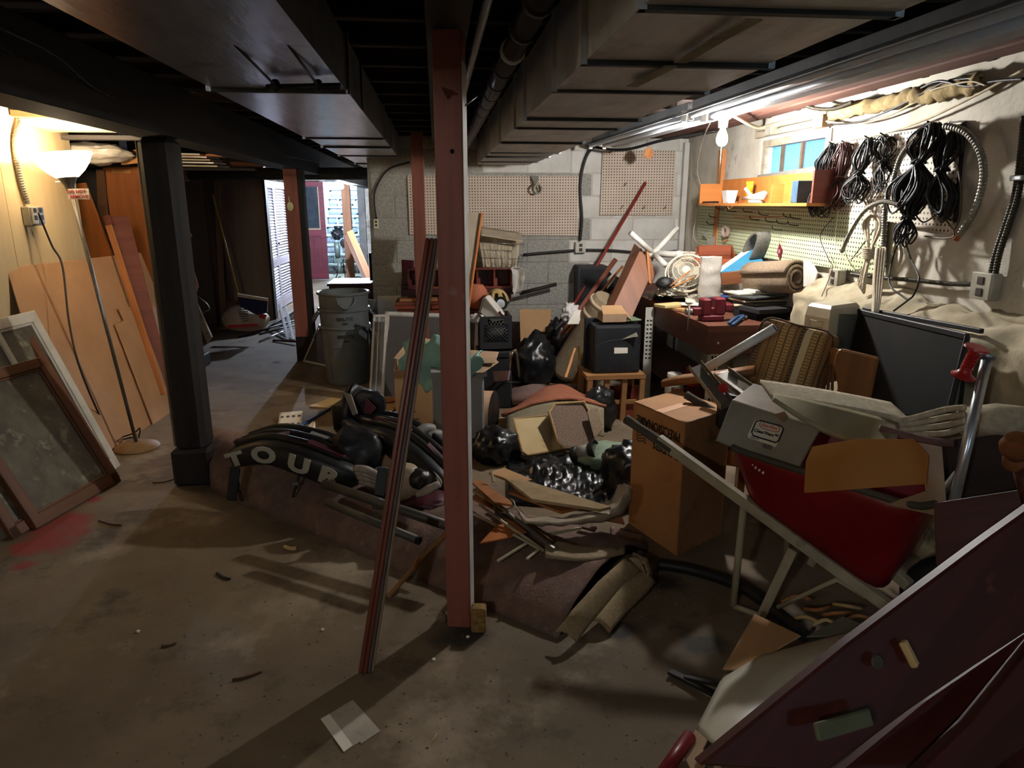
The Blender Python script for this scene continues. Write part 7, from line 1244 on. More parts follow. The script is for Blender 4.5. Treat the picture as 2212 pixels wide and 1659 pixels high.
tag(tube('brass_tube', [Zp(1137, 1126, .23), Zp(1197, 1170, .2)], .011, mat('old_brass', '#5c4a2c', rough=.35, metal=.8, bump=0), n=12), 'dark brass tube beside the grey metal track', 'tube'); bt_ = root('bent_trim', 'cream metal trim bent at a right angle on the brown carpet', 'metal strip', Zp(1165, 1185, .17)); bar('long_leg', Zp(1108, 1154, .21), Zp(1165, 1186, .18), .014, .008, M_ang, bt_); bar('short_leg', Zp(1165, 1186, .18), Zp(1137, 1208, .17), .014, .008, M_ang, bt_)
# ================================================================ TALL PRINTED BOX
ht = Yp(1479, 914, Zp(1491, 1200).y).z; f_ = Zp(1491, 1200); ft = Zp(1480, 914, ht); l_ = Zp(1371, 868, ht); r__ = Zp(1577, 884, ht); bk_ = l_+r__-ft
def dn(p): return V((p.x, p.y, .002))
M_box = mat('brown_printed_box', '#b07e4e', '#a27244', scale=3, rough=.8, bump=.05, c3='#8a5f3a', s3=3, t3=.6)
pb_ = root('printed_box', 'tall brown box printed upside-down with large black lettering', 'box', dn((ft+bk_)/2)); up1 = V((0, 0, 1))
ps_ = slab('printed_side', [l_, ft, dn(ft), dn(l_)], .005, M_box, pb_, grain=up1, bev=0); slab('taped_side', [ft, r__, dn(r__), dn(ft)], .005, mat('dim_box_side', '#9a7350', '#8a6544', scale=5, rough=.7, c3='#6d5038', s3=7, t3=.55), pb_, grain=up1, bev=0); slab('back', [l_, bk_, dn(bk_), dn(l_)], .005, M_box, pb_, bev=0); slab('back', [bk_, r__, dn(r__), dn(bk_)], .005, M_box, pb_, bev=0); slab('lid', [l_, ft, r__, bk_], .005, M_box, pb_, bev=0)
mid_a = l_.lerp(bk_, .5); bar('lid_seam_tape', l_.lerp(ft, .5)+V((0, 0, .001)), bk_.lerp(r__, .5)+V((0, 0, .001)), .05, .001, MC['tan_tape'], pb_)
sdir = (l_-ft); L_w = sdir.length; sdir.normalize(); nrm = sdir.cross(V((0, 0, -1))); nrm = nrm if nrm.dot(CAM-ft) > 0 else -nrm
M_bink = mat('black_box_print', '#15120f', rough=.8, bump=0)
t1 = text('lettering', 'PRECISIONAIRE', .062, ft.lerp(l_, .5)+V((0, 0, -.075))+nrm*.002, sdir, V((0, 0, -1)), M_bink, ps_, bold=.0008); t2 = text('lettering', 'FLANDERS', .062, ft.lerp(l_, .32)+V((0, 0, -.16))+nrm*.002, sdir, V((0, 0, -1)), M_bink, ps_, bold=.0008)
for t in (t1, t2):
    w0 = max(v.co.x for v in t.data.vertices)-min(v.co.x for v in t.data.vertices); tgt = L_w*(.86 if t is t1 else .5)
    for v in t.data.vertices: v.co.x *= tgt/w0
for i in range(4): tube('wave_mark', [ft.lerp(l_, .72+.05*j)+V((0, 0, -.135-.014*i+.006*math.sin(j*1.57)))+nrm*.002 for j in range(5)], .0022, M_bink, ps_, k=4, n=5)
# ================================================================ WHEELBARROW
M_wred = mat('dark_red_enamel', '#7c0f18', '#66090f', scale=4, rough=.35, bump=.03); M_wrim = mat('rusty_grey_rim', '#4a4438', '#373228', rough=.7); M_wfrm = mat('cream_frame_paint', '#a59c84', '#8b836c', scale=7, rough=.6, c3='#5c523f', s3=10, t3=.62); M_grip = wood('weathered_handle', '#4c453b', '#39332b', rough=.85)
A, B = Yp(1352, 905, 2.74), Yp(1930, 1318, 1.93); d = (B-A).normalized(); s = V((-d.y, d.x, 0)).normalized(); s = s if s.x > 0 else -s; up3 = V((0, 0, 1))
def onb(px, py): # point of the beam's vertical plane
    n_ = d.cross(up3).normalized(); return Pn(px, py, A, n_)
wbw = root('wheelbarrow', 'red steel wheelbarrow with cream frame and a weathered wooden handle', 'wheelbarrow', Zp(1600, 1255)); h1 = onb(1432, 958); wid = .52
tube('handle', [A, A.lerp(h1, .4), h1, h1+(B-h1)*.05], [.02, .018, .021, .02], M_grip, wbw, n=12, k=4); tube('handle', [A+s*wid, A.lerp(h1, .4)+s*wid, h1+s*wid], [.02, .018, .021], M_grip, wbw, n=12, k=4)
bar('side_rail', onb(1422, 948), B, .035, .04, M_wfrm, wbw); bar('side_rail', onb(1422, 948)+s*wid, B+s*wid*.4, .035, .04, M_wfrm, wbw)
l0 = onb(1606, 1096); tube('leg', [l0, V((l0.x-.005, l0.y, .01))], .014, M_wfrm, wbw, n=10); tube('leg', [l0+s*wid, V((l0.x+s.x*wid, l0.y+s.y*wid, .01))], .014, M_wfrm, wbw, n=10)
l1 = onb(1712, 1188); lb = l0.lerp(l1, .55); lb.z = .01; bar('brace', l1, lb, .035, .006, M_wfrm, wbw, up=s); bar('brace', l1+s*wid, lb+s*wid, .035, .006, M_wfrm, wbw, up=s); tube('leg_skid', [V((l0.x-.005, l0.y, .01)), lb], .012, M_wfrm, wbw)
fA, fB, fC = onb(1808, 1252), onb(1680, 1312), onb(1870, 1290); tube('front_brace', [fB, fA, fC], .009, M_wfrm, wbw)
# tray
u0, u1 = .33, 1.08; Lb = (B-A).length
def tp_(t, across, hgt): return A+(B-A)*t+s*across+up3*hgt
t0, t1 = (onb(1590, 1075)-A).length/Lb, 1.12
top = [Pn(1560, 962, tp_(t0, -.07, 0), d.cross(up3).normalized())]
rz0 = top[0].z-tp_(t0, 0, 0).z; rz1 = Pn(2005, 1105, tp_(t0, -.07, 0), d.cross(up3).normalized()); rt1 = (rz1-A).dot(B-A)/Lb/Lb; 
ring_b = [tp_(t0+.02, 0, .02), tp_(.96, 0, .02), tp_(.96, wid, .02), tp_(t0+.02, wid, .02)]
T0 = top[0]; T1 = rz1; ring_t = [T0, T1, T1+s*(wid+.14), T0+s*(wid+.14)]
def loft(r0, r1, m, nm, t=.004, n=6):
    vs_, fs = [], []; k = len(r0)
    for i in range(n+1):
        for p, q in zip(r0, r1): vs_.append(V(p).lerp(q, i/n))
    return vs_, fs
def rr(ring, rad=.09, n=5): # rounded ring
    out = []; k = len(ring)
    for i in range(k):
        p, a, b_ = V(ring[i]), V(ring[i-1]), V(ring[(i+1) % k]); da, db = (a-p).normalized(), (b_-p).normalized()
        for j in range(n): t = j/(n-1); out.append((p+da*rad*(1-t)**2+db*rad*t**2))
    return out
rb_, rt_ = rr(ring_b, .1), rr(ring_t, .1); k = len(rb_); vs_, fs = [], []
for i in range(7):
    f = i/6; bulge = math.sin(f*math.pi)*.03
    for p, q in zip(rb_, rt_):
        c = p.lerp(q, f); vs_.append(c)
for i in range(6):
    for j in range(k): fs.append([i*k+j, i*k+(j+1) % k, (i+1)*k+(j+1) % k, (i+1)*k+j])
fs.append(list(range(k)))
tr = mk('tray', vs_, fs, M_wred, wbw, smooth=True); tr.modifiers.new('thickness', 'SOLIDIFY').thickness = .004
tube('tray_rim', rt_, .013, M_wrim, wbw, cyc=True, n=8)
wc_ = tp_(1.12, wid*.5, 0); wc_ = V((wc_.x, wc_.y, .18)); tube('tyre', [wc_+V((d.x*.14*math.cos(t*math.pi/12), d.y*.14*math.cos(t*math.pi/12), .14*math.sin(t*math.pi/12))) for t in range(24)], .04, M_blk, wbw, cyc=True, n=10)
lathe('wheel_hub', [(0, -.04), (.07, -.03), (.07, .03), (0, .04)], wc_, M_wrim, wbw, ax=s); text('white_print', '\u2022 e e e', .02, T0.lerp(T1, .22)+V((0, 0, -.035))-s*.022, d, up3, M_porc, wbw)
# ================================================================ CLEAR STORAGE BIN
M_clear = mat('cloudy_clear_plastic', '#a5a090', '#8d8878', scale=3, rough=.25, alpha=.72, bump=.02, spec=.6)
Yc_ = 2.36; f4 = [Yp(1582, 866, 2.46), Yp(1772, 926, 2.22), Yp(1721, 1016, 2.14), Yp(1549, 951, 2.38)]; bx_ = V((.16, .2, .03)); cs_ = root('clear_bin', 'cloudy clear storage bin tipped on the wheelbarrow, labelled side up', 'storage bin', f4[3]); cen = sum(f4, V((0, 0, 0)))/4
b4 = [cen+(p-cen)*.86+bx_ for p in f4]; slab('labelled_side', f4, .003, M_clear, cs_, bev=0)
for i, nm in enumerate(('top_side', 'right_side', 'bottom_side', 'left_side')): slab(nm, [f4[i], f4[(i+1) % 4], b4[(i+1) % 4], b4[i]], .003, M_clear, cs_, bev=0)
slab('base', b4, .003, M_clear, cs_, bev=0); tube('rim', f4, .006, M_clear, cs_, cyc=True)
fx = (f4[1]-f4[0]).normalized(); fn_ = fx.cross(f4[3]-f4[0]).normalized(); fn_ = fn_ if fn_.dot(CAM-cen) > 0 else -fn_
def fq(pts, o=.002): return [Pn(x, y, cen+fn_*o, fn_) for x, y in pts]
M_blkink = mat('label_black', '#121820', rough=.6, bump=0); M_lred = mat('label_red', '#b8402e', rough=.6, bump=0); M_lcream = mat('label_cream', '#c9c2ac', rough=.6, bump=0)
cr4 = lambda x, y: (1340+x/3.19, 800+y/3.19)
lab4 = [cr4(880, 440), cr4(925, 345), cr4(960, 340), cr4(1110, 380), cr4(1128, 405), cr4(1062, 548), cr4(875, 490)]; lb_ = slab('label', fq(lab4), .001, M_lcream, cs_, bev=0)
ol = [cr4(905, 425), cr4(935, 352), cr4(965, 346), cr4(1108, 384), cr4(1124, 404), cr4(1090, 485), cr4(1070, 498), cr4(915, 450)]; tube('label_outline', fq(ol, .004), .0028, M_blkink, lb_, cyc=True, n=6)
ro = fq([cr4(962, 368), cr4(985, 350), cr4(1075, 378), cr4(1098, 402), cr4(1085, 424), cr4(1055, 420), cr4(975, 396)], .004); tube('red_outline', ro, .0014, M_lred, lb_, cyc=True, n=5, k=4)
tx = (Pn(*cr4(1090, 408), cen, fn_)-Pn(*cr4(970, 375), cen, fn_)).normalized(); ty = fn_.cross(tx); ty = ty if ty.z > 0 else -ty
def put_text(sv, px, py, wpx, m, bold=.0006):
    t = text('label_text', sv, .03, Pn(*cr4(px, py), cen+fn_*.004, fn_), tx, ty, m, lb_, bold=bold, ext=.0003); w0 = max(v.co.x for v in t.data.vertices)-min(v.co.x for v in t.data.vertices); tgt = (Pn(*cr4(px+wpx/2, py+wpx*.13), cen, fn_)-Pn(*cr4(px-wpx/2, py-wpx*.13), cen, fn_)).length
    for v in t.data.vertices: v.co *= tgt/w0
put_text('Sterilite', 1028, 388, 108, M_lred); put_text('ClearView\u2122', 1005, 434, 168, M_blkink, .0012); put_text('29Qt./27L', 926, 468, 62, M_blkink, .001)
for i in range(9): x_ = 985+i*7; slab('barcode_bar', fq([cr4(x_, 500+i*2), cr4(x_+3+(i % 3), 501+i*2), cr4(x_-6+(i % 3), 533+i*2), cr4(x_-9, 532+i*2)], .003), .0004, M_blkink, lb_, bev=0)
# ================================================================ CARDBOARD, BEIGE CARPET AND POLE OVER THE WHEELBARROW
M_dkraft = mat('orange_kraft', '#a86f34', '#9c652d', scale=3, rough=.85, bump=.05)
cfl = [(1738, 1067, 1.98), (1742, 998, 2.0), (1754, 964, 2.02), (1854, 947, 1.98), (1973, 948, 1.92), (2008, 983, 1.88), (2003, 1047, 1.86)]; tag(slab('cardboard_flap', yy(*cfl), .006, M_dkraft), 'large orange-brown cardboard flap hanging over the wheelbarrow side', 'cardboard')
tag(slab('dim_carton', yy((1985, 955, 1.95), (2040, 965, 1.95), (2058, 1120, 1.85), (1900, 1090, 1.9), (2000, 1060, 1.9)), .006, M_kraft2), 'dim carton side printed along its edge, behind the cardboard flap', 'cardboard')
M_bcp = mat('beige_cut_carpet', '#b5aa92', '#9f947b', scale=50, rough=1, bump=.8, bscale=160); M_bck = mat('beige_carpet_backing', '#8f8566', '#7b7254', scale=6, rough=.95, bump=.3)
bc = root('carpet_offcut', 'folded beige carpet offcut lying across wheelbarrow and clear bin', 'carpet', Yp(1850, 960, 2.1))
def bcf(u, v): px = 1668+270*u; py = 858+38*u+60*u*u*.4+(0+75*(math.sin(u*2.6)*.75+.12))*v; return Yp(px, py, 2.25-.1*u-.12*v)
sheet('front_fold', bcf, 24, 8, M_bck, bc, t=.014); sheet('top_face', lambda u, v: Yp(1668+300*u, 856+40*u+12*u*u, 2.25-.1*u)+V((.03*v, .16*v, .02*v)), 20, 6, M_bcp, bc, t=.012)
for i in range(4): tube('layer_edge', yy((1880+i*12, 908+i*8, 2.2), (1960, 905+i*11, 2.15), (2040, 885+i*17, 2.1), (2085, 880+i*14, 2.05)), .011, M_bcp, bc, k=5, n=8)
tube('rolled_part', [Yp(2095, 912, 2.15), Yp(2150, 905, 2.1), Yp(2240, 915, 2.05)], [.055, .055, .055], M_bcp, bc, n=18); lathe('roll_mouth', [(.0, .012), (.036, .012), (.05, .014), (.058, .004), (.056, -.02)], Yp(2096, 912, 2.148), M_bck, bc, ax=(-.9, -.3, 0)); tube('fringe', yy((1900, 925, 2.1), (1990, 950, 2.05), (2060, 958, 2.0)), .014, mat('mauve_fringe', '#6b5049', '#54403a', rough=1, bump=1), bc, k=5)
tag(slab('dark_blanket', yy((1960, 960, 2.25), (2212, 930, 2.2), (2240, 1050, 2.1), (2040, 1080, 2.1)), .05, mat('dark_brown_blanket', '#3a2c26', '#2c211c', rough=1, bump=.5)), 'dark brown blanket under the beige carpet roll', 'blanket')
pl_ = root('steel_pole', 'round steel clothes pole standing up with a red reel on its side', 'pole', Yp(2062, 1085, 1.9)); T_, U_ = Yp(2133, 772, 2.05), Yp(2060, 1085, 1.88); tube('pole', [U_, T_], .0165, M_al, pl_, n=16); ad = (T_-U_).normalized(); lathe('end_cap', [(.0, .008), (.02, .008), (.024, .002), (.022, -.006), (.016, -.008)], T_, M_metal, pl_, ax=ad)
rs = root('cable_reel', 'red plastic reel clamped beside the steel pole top', 'reel', Yp(2092, 815, 2.06)); M_rr = mat('bright_red_plastic', '#a8211c', '#931a16', rough=.35, bump=.02); rcn = Yp(2095, 782, 2.06); rax = V((.12, -.25, 1)).normalized(); lathe('reel', [(0, .055), (.036, .055), (.038, .049), (.022, .04), (.018, .03), (.018, -.03), (.022, -.04), (.038, -.05), (.036, -.056), (0, -.056)], rcn, M_rr, rs, ax=rax, n=30)
for i in range(6): lathe('thread_turn', [(.018, -.002), (.0205, 0), (.018, .002)], rcn+rax*(-.022+i*.009), M_rr, rs, ax=rax)
# ================================================================ CHAIR WITH PLAID CUSHION, BLACK PANEL, DISPENSER
mp_ = bpy.data.materials.new('plaid_weave'); mp_.use_nodes = True; MC['plaid_weave'] = mp_; nt = mp_.node_tree; N = nt.nodes; L = nt.links; b = N['Principled BSDF']; b.inputs['Roughness'].default_value = .95
tc = N.new('ShaderNodeTexCoord'); sp_ = N.new('ShaderNodeSeparateXYZ'); L.new(tc.outputs['Object'], sp_.inputs[0])
def wv(sock, f, th):
    m_ = N.new('ShaderNodeMath'); m_.operation = 'MULTIPLY'; L.new(sock, m_.inputs[0]); m_.inputs[1].default_value = f; q = N.new('ShaderNodeMath'); q.operation = 'SINE'; L.new(m_.outputs[0], q.inputs[0]); g = N.new('ShaderNodeMath'); g.operation = 'GREATER_THAN'; L.new(q.outputs[0], g.inputs[0]); g.inputs[1].default_value = th; return g.outputs[0]
def mx_(f, a, c):
    x = N.new('ShaderNodeMix'); x.data_type = 'RGBA'; L.new(f, x.inputs[0])
    for s_, i in ((a, 6), (c, 7)):
        if isinstance(s_, tuple): x.inputs[i].default_value = s_
        else: L.new(s_, x.inputs[i])
    return x.outputs[2]
c0 = mx_(wv(sp_.outputs[0], 46, .2), hx('#b08c55'), hx('#8f6a3a')); c0 = mx_(wv(sp_.outputs[0], 31, .8), c0, hx('#4a3c2a')); c0 = mx_(wv(sp_.outputs[0], 170, .75), c0, hx('#5c4630')); c0 = mx_(wv(sp_.outputs[2], 420, .55), c0, hx('#7a6040')); c0 = mx_(wv(sp_.outputs[0], 23, .93), c0, hx('#cbb88e')); L.new(c0, b.inputs['Base Color'])
ac = root('armchair', 'wooden armchair frame with loose brown plaid cushions', 'chair', V((1.75, 3.2, 0))); M_acw = wood('honey_brown_wood', '#8a5a2c', '#744820', rough=.4, spec=.5)
cu = sum(yy((1612, 705, 3.2), (1780, 735, 2.95), (1790, 865, 2.95), (1640, 865, 3.2)), V((0, 0, 0)))/4; cx_ = (Yp(1780, 735, 2.98)-Yp(1612, 702, 3.28)).normalized(); cz_ = V((-.25, -.35, .0)); cxh = V((cx_.x, cx_.y, 0)).normalized()
Mc = frame(cu, cxh, z=V((0, 0, 1))) @ Matrix.Rotation(R(-14), 4, 'X') @ Matrix.Rotation(R(7), 4, 'Y')
bm = bmbox(.36, .14, .4, .045, False, 3)
for v in bm.verts: v.co += .008*noise.noise_vector(v.co*9)
cus = frombm('back_cushion', bm, mp_, ac, Mc, smooth=True); tube('piping', [Mc @ V(p) for p in ((-.165, -.045, .19), (.0, -.05, .2), (.165, -.045, .19), (.172, -.05, 0), (.165, -.045, -.19), (0, -.05, -.2), (-.165, -.045, -.19), (-.172, -.05, 0))], .005, mat('dark_piping', '#4f3c28', rough=.9), ac, cyc=True, k=4, n=6)
wing = yy((1795, 790, 2.8), (1800, 765, 2.8), (1815, 752, 2.82), (1838, 756, 2.8), (1900, 772, 2.7), (1880, 850, 2.68), (1862, 915, 2.68), (1770, 910, 2.8), (1800, 870, 2.8), (1812, 835, 2.8)); slab('wing_side', wing, .03, M_acw, ac, bev=.008); bar('top_rail', Yp(1745, 752, 3.05), Yp(1818, 775, 2.86), .03, .075, M_acw, ac, up=(0, 0, 1)); 
for i in range(3): bar('back_slat', Yp(1782+i*9, 785, 2.98-.03*i), Yp(1778+i*9, 880, 2.98-.03*i), .012, .012, M_acw, ac)
sweep('arm_rest', [Yp(1432, 828, 3.35), Yp(1475, 820, 3.3), Yp(1550, 812, 3.2), Yp(1630, 800, 3.1)], [.08, .1, .1, .1], [.035, .045, .045, .045], (.5, .8, 0), M_acw, ac, pw=.6); bar('arm_post', Yp(1462, 838, 3.32), V((Yp(1462, 838, 3.32).x, 3.32, 0)), .045, .045, M_acw, ac, up=(0, -1, 0))
sc_ = Yp(1640, 868, 3.15); box('seat_cushion', V((1.66, 3.22, .38)), (.5, .5, .12), mp_, ac, rz=-35, bev=.04, seg=3); box('seat_frame', V((1.66, 3.22, .3)), (.52, .52, .08), M_acw, ac, rz=-35, bev=.01)
for a, b_ in ((1.62, 3.4), (1.9, 3.3), (1.76, 3.0)): mbox('leg', [(a-.02, a+.02, b_-.02, b_+.02, 0, .3)], M_acw, ac)
wt = root('white_tube', 'white pipe with a dark blue plug leaning across the armchair', 'tube', Yp(1522, 800, 3.1)); A_, B_ = Yp(1522, 798, 3.12), Yp(1674, 708, 2.95); tube('pipe', [A_, B_], .0215, M_pvc, wt, n=18); lathe('blue_plug', [(.0, .004), (.016, .004), (.02, .0), (.021, -.006)], B_, mat('navy_plug', '#1d2a4a', rough=.4, bump=0), wt, ax=(B_-A_).normalized())
M_chan = mat('grey_steel_channel', '#7a756a', '#5f5b52', rough=.4, metal=.5)
for i, (a, b_, w_, lab) in enumerate((((1500, 792, 3.0), (1570, 880, 2.75), .06, 'grey steel channel sloping over the armchair arm'), ((1556, 808, 2.95), (1640, 870, 2.65), .07, 'open grey metal channel beside the plaid cushion'))):
    ch_ = root('steel_channel', lab, 'channel', Yp(*b_)); p, q = Yp(*a), Yp(*b_); bar('web', p, q, w_, .004, M_chan, ch_, up=(-.2, -.6, .6)); sd_ = (q-p).cross(V((-.2, -.6, .6))).normalized()
    for k_ in (-1, 1): bar('flange', p+sd_*k_*w_/2+V((0, -.008, .012)), q+sd_*k_*w_/2+V((0, -.008, .012)), .004, .03, M_chan, ch_, up=(-.2, -.6, .6))
tag(sheet('crumpled_leaflet', lambda u, v: wob(Yp(1595+62*u, 838+22*u-18*v*(1-u*.3)+14*v*u, 2.72), .012, 18, 5), 8, 6, M_paper, t=.001), 'crumpled cream leaflet on the open metal channel', 'paper'); tag(box('black_case', Yp(1610, 880, 2.85)-V((0, 0, .1)), (.22, .14, .16), M_blk, rz=-40, bev=.015), 'black case with a red badge under the metal channel', 'case'); tag(lathe('red_badge', [(0, 0), (.022, 0), (.022, .003), (0, .003)], Yp(1562, 838, 2.78), M_rr, ax=(0, -1, .2), n=20), 'round red badge on the black case', 'badge'); tag(slab('printed_leaflet', yy((1668, 895, 2.28), (1695, 888, 2.3), (1705, 900, 2.28), (1690, 912, 2.26)), .003, M_kraft2), 'printed brown leaflet at the clear bin rim', 'paper')
bp = root('framed_board', 'large black framed panel leaning on the stone footing', 'panel', V((2.05, 3.0, .35))); q4 = [Xp(1853, 672, 2.12), Xp(2090, 727, 2.10), Xp(2048, 898, 1.98), Xp(1822, 890, 2.02)]; M_bpn = mat('charcoal_panel', '#1c1a16', '#151310', scale=5, rough=.85, spec=.2, bump=.1)
slab('panel', q4, .015, M_bpn, bp); bar('top_frame', q4[0], q4[1], .02, .025, M_blk, bp); bar('side_frame', q4[0], q4[3], .02, .025, M_blk, bp); bar('side_frame', q4[1], q4[2], .02, .025, M_blk, bp); bar('brace', q4[0]+V((.03, 0, .01)), q4[1]+V((.06, 0, .02)), .02, .02, M_blk, bp)
pdp = root('towel_dispenser', 'cream and grey metal towel dispenser behind the plaid cushion', 'dispenser', V((1.95, 3.7, .68))); dz0, dz1 = .68, Xp(1790, 652, 1.93).z; M_dis = mat('cream_enamel', '#c5baa0', '#b3a88d', scale=4, rough=.35, bump=.02, c3='#8a7d62', s3=12, t3=.66); M_disg = mat('grey_metal_side', '#85826f', '#74715f', scale=4, rough=.45, metal=.3, c3='#5f5c4d', s3=10, t3=.64)
fr0, fr1 = Yp(1735, 720, 3.32), Yp(1788, 720, 3.17); sd0 = Yp(1853, 720, 3.3); dz1 = Yp(1760, 655, 3.3).z
bxy = [V((fr0.x, fr0.y, 0)), V((fr1.x, fr1.y, 0)), V((sd0.x, sd0.y, 0)), V((fr0.x+sd0.x-fr1.x, fr0.y+sd0.y-fr1.y, 0))]
vs_ = []
for zq, k_ in ((dz0, 1), (dz1-.06, 1), (dz1-.015, .93), (dz1, .8)):
    cc = sum(bxy, V((0, 0, 0)))/4; vs_ += [cc+(p-cc)*k_+V((0, 0, zq)) for p in bxy]
fs = [[i*4+j, i*4+(j+1) % 4, (i+1)*4+(j+1) % 4, (i+1)*4+j] for i in range(3) for j in range(4)]+[[0, 1, 2, 3], [12, 13, 14, 15]]
mk('casing', vs_, fs, M_dis, pdp); slab('side_plate', [bxy[1].lerp(bxy[2], .3)+V((-.002, -.004, dz0)), bxy[1].lerp(bxy[2], .3)+V((-.002, -.004, dz1-.04)), bxy[2]+V((0, -.004, dz1-.06)), bxy[2]+V((0, -.004, dz0))], .003, M_disg, pdp); tube('crank', [bxy[1].lerp(bxy[2], .25)+V((0, -.02, dz0+.06)), bxy[1].lerp(bxy[2], .35)+V((0, -.035, dz0+.08)), bxy[1].lerp(bxy[2], .5)+V((0, -.03, dz0+.085))], .005, M_metal, pdp, k=4); lathe('lock', [(0, .004), (.009, .003), (.01, 0)], bxy[0].lerp(bxy[1], .5)+V((0, -.002, (dz0+dz1)/2+.06)), M_bpipe, pdp, ax=(-.4, -.9, 0), n=12); tube('embossed_plate', [bxy[0].lerp(bxy[1], a_)+V((-.002, -.003, dz1-z_)) for a_, z_ in ((.25, .08), (.75, .08), (.75, .11), (.25, .11))], .0015, M_disg, pdp, cyc=True, n=5)
tag(box('added_support', V((1.93, 3.42, 0)), (.16, .12, .678), M_bench2, rz=-40), 'added unseen dark support box under the towel dispenser', 'crate')  # unseen prop, added only to hold up the dispenser
# ================================================================ NEAR RIGHT CORNER: BROKEN RED-BROWN FURNITURE, SHEETS, HOSE
M_fur = wood('scuffed_dark_red_wood', '#4a1f18', '#371510', rough=.5, c3='#6e4030', t3=.64, s3=8)
fu = root('broken_bedstead', 'upturned dark red wooden furniture frame below the wheelbarrow wheel', 'furniture', V((.85, 1.05, 0)))
P0_, PN_ = plane(Yp(1600, 1660, .95), Yp(2200, 1060, 1.32), Yp(2150, 1420, 1.12))
def fq2(px, py, o=0): return Pn(px, py, P0_+(PN_ if PN_.dot(CAM-P0_) > 0 else -PN_)*o, PN_)
slab('wide_plank', [fq2(1560, 1700), fq2(1850, 1395), fq2(2090, 1165), fq2(2260, 1010), fq2(2260, 1300), fq2(2100, 1440), fq2(1990, 1540), fq2(1830, 1700)], .035, M_fur, fu, grain=(.7, .3, .6), bev=.005)
slab('second_plank', [fq2(1850, 1700, -.04), fq2(2010, 1520, -.04), fq2(2260, 1290, -.04), fq2(2260, 1480, -.04), fq2(2120, 1600, -.04), fq2(2030, 1700, -.04)], .03, M_fur, fu, grain=(.7, .3, .6), bev=.005)
slab('cross_board', yy((2015, 1085, 1.7), (2230, 1052, 1.55), (2230, 1150, 1.5), (2070, 1290, 1.55), (2030, 1220, 1.65)), .03, M_fur, fu); slab('lower_board', yy((1950, 1700, .95), (2090, 1560, 1.02), (2260, 1380, 1.1), (2260, 1560, 1.05), (2120, 1700, .95)), .03, M_fur, fu)
bar('leg', Yp(2130, 1540, 1.12), Yp(2230, 1700, .98), .07, .05, M_fur, fu); lathe('knob', [(0, .05), (.028, .045), (.04, .02), (.036, 0), (.022, -.02), (.028, -.03), (.025, -.05)], Yp(2195, 975, 1.55), wood('glossy_knob_wood', '#7a4a2a', '#5f351b', rough=.25, spec=.6), fu, ax=(-.3, -.3, .9)); tube('knob_post', [Yp(2200, 990, 1.57), Yp(2230, 1090, 1.5)], .022, M_fur, fu)
bar('yellow_dowel', fq2(1950, 1385, .012), fq2(1978, 1440, .012), .018, .014, M_ytan, fu)
bar('moss_slat', fq2(1762, 1582, .01), fq2(1880, 1548, .012), .03, .012, mat('moss_paint', '#5f6247', '#4d5038', rough=.7), fu, up=PN_); lathe('bolt_plate', [(0, .003), (.012, .003), (.014, 0)], fq2(1895, 1430, .001), M_wrim, fu, ax=(PN_ if PN_.dot(CAM-P0_) > 0 else -PN_), n=14)
ws = root('white_sheet', 'creased white vinyl sheet folded over cardboard by the dark red furniture', 'sheet', Zp(1560, 1560)); M_vin = mat('white_vinyl', '#c9c4b4', '#b8b2a0', scale=3, rough=.4, bump=.05)
def wsf(u, v):
    a = [(1505, 1578), (1560, 1468), (1640, 1420), (1750, 1390), (1850, 1365)]; b_ = [(1560, 1625), (1640, 1575), (1710, 1490), (1760, 1430), (1860, 1372)]; i = u*4; k = min(int(i), 3); t = i-k; p = V((*a[k], 0)).lerp(V((*a[k+1], 0)), t); q = V((*b_[k], 0)).lerp(V((*b_[k+1], 0)), t); c = p.lerp(q, v); return Zp(c.x, c.y, .1+.1*v+.12*u+.03*math.sin(v*3.1)+.012*math.sin(u*11))
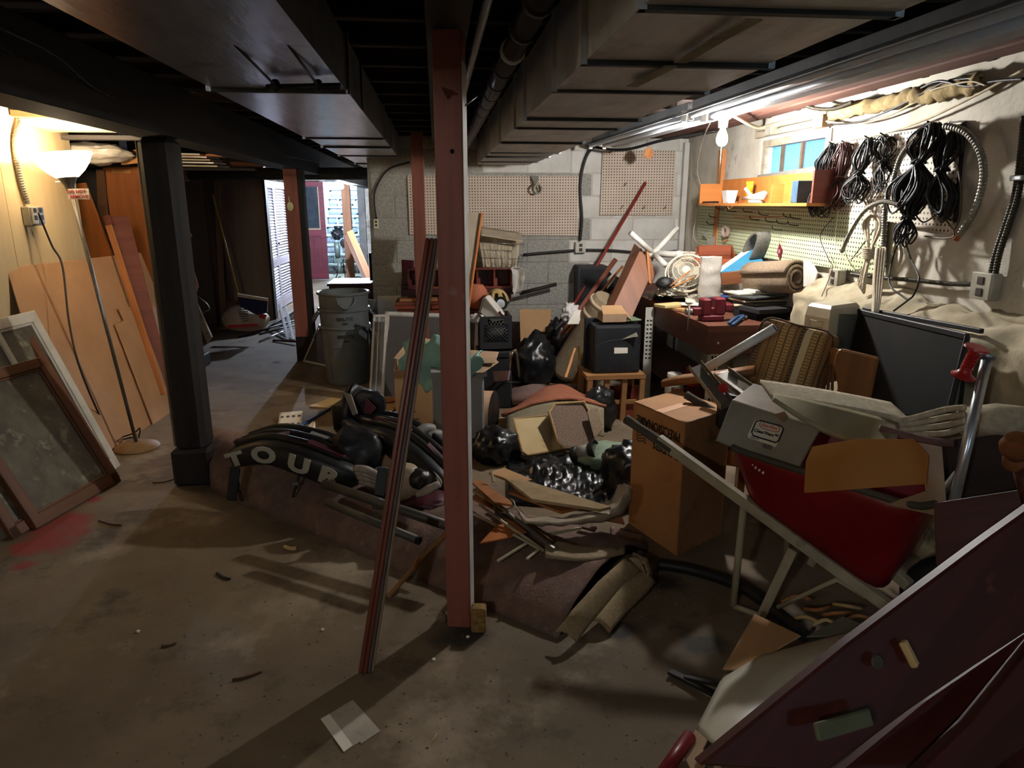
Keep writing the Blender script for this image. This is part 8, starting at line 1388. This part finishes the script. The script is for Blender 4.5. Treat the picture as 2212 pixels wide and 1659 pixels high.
sheet('vinyl', wsf, 30, 12, M_vin, ws, t=.004); tag(slab('cardboard_piece', [p for p in (Zp(1560, 1445, .09), Zp(1630, 1325, .13), Zp(1732, 1378, .16), Zp(1600, 1440, .12))], .006, M_kraft), 'brown cardboard corner under the white vinyl sheet', 'cardboard'); tag(slab('cardboard_piece', [Zp(1470, 1620, .04), Zp(1560, 1450, .07), Zp(1600, 1445, .09), Zp(1510, 1600, .08), Zp(1545, 1650, .05), Zp(1510, 1700, .03)], .006, M_kraft2), 'crumpled cardboard edge along the white vinyl sheet', 'cardboard'); tag(slab('grey_sheet', [Zp(1740, 1375, .15), Zp(1820, 1330, .18), Zp(1900, 1365, .2), Zp(1830, 1372, .18)], .005, mat('grey_green_sheet', '#6e6c5a', '#5d5b4a', rough=.6)), 'grey-green sheet behind the white vinyl sheet', 'sheet')
tag(tube('black_hose', [Zp(1420, 1218, .025), Zp(1500, 1232, .025), Zp(1590, 1262, .03), Zp(1650, 1300, .04), Zp(1705, 1345, .06), Zp(1735, 1372, .1)], .024, M_blk, k=6, n=12), 'thick black hose on the floor under the wheelbarrow', 'hose'); tag(tube('red_rod', [Zp(1420, 1690, .03), Zp(1490, 1590, .05)], .02, mat('crimson_rod', '#7a1a22', '#63131a', rough=.4), n=12), 'dark crimson rod sticking out from the cardboard below the wheelbarrow wheel', 'rod'); tag(bar('floor_slat', Zp(1446, 1450, .012), Zp(1545, 1500, .02), .03, .012, M_dark), 'dark narrow slat on the floor beside the white vinyl sheet', 'slat'); tag(bar('floor_slat', Zp(1478, 1462, .02), Zp(1555, 1480, .04), .02, .01, M_dark), 'thinner dark slat across the floor slat', 'slat')
for i in range(7):
    a = (1690+i*22, 1300+(i*37) % 60); tag(tube('wood_shaving', [Zp(a[0], a[1], .06), Zp(a[0]+30, a[1]-12+(i % 3)*8, .1), Zp(a[0]+60, a[1]-4+(i % 2)*14, .07)], .007, M_ytan if i % 2 else M_raw, k=4, n=6), 'thin curled wood strip in the dim heap under the wheelbarrow', 'strip', 'curled strips under the wheelbarrow')

# fine grit on the open floor
rnd = random.Random(5); vs_, fs = [], []
for i in range(900):
    p = Zp(rnd.uniform(300, 1500), rnd.uniform(880, 1650)); r_ = rnd.choice((.002, .003, .004, .006)); a = rnd.uniform(0, 6.28); k = len(vs_)
    vs_ += [p+V((r_*math.cos(a+t), r_*.6*math.sin(a+t), .0005)) for t in (0, 2.1, 4.2)]+[p+V((0, 0, r_*.6+.0006))]; fs += [[k, k+1, k+3], [k+1, k+2, k+3], [k+2, k, k+3], [k, k+2, k+1]]
gt = mk('floor_grit', vs_, fs, mat('grit', '#3a3024', '#8f836e', scale=3, rough=1, bump=0)); tag(gt, 'fine dark grit and flakes scattered over the concrete floor', 'grit', kind='stuff')
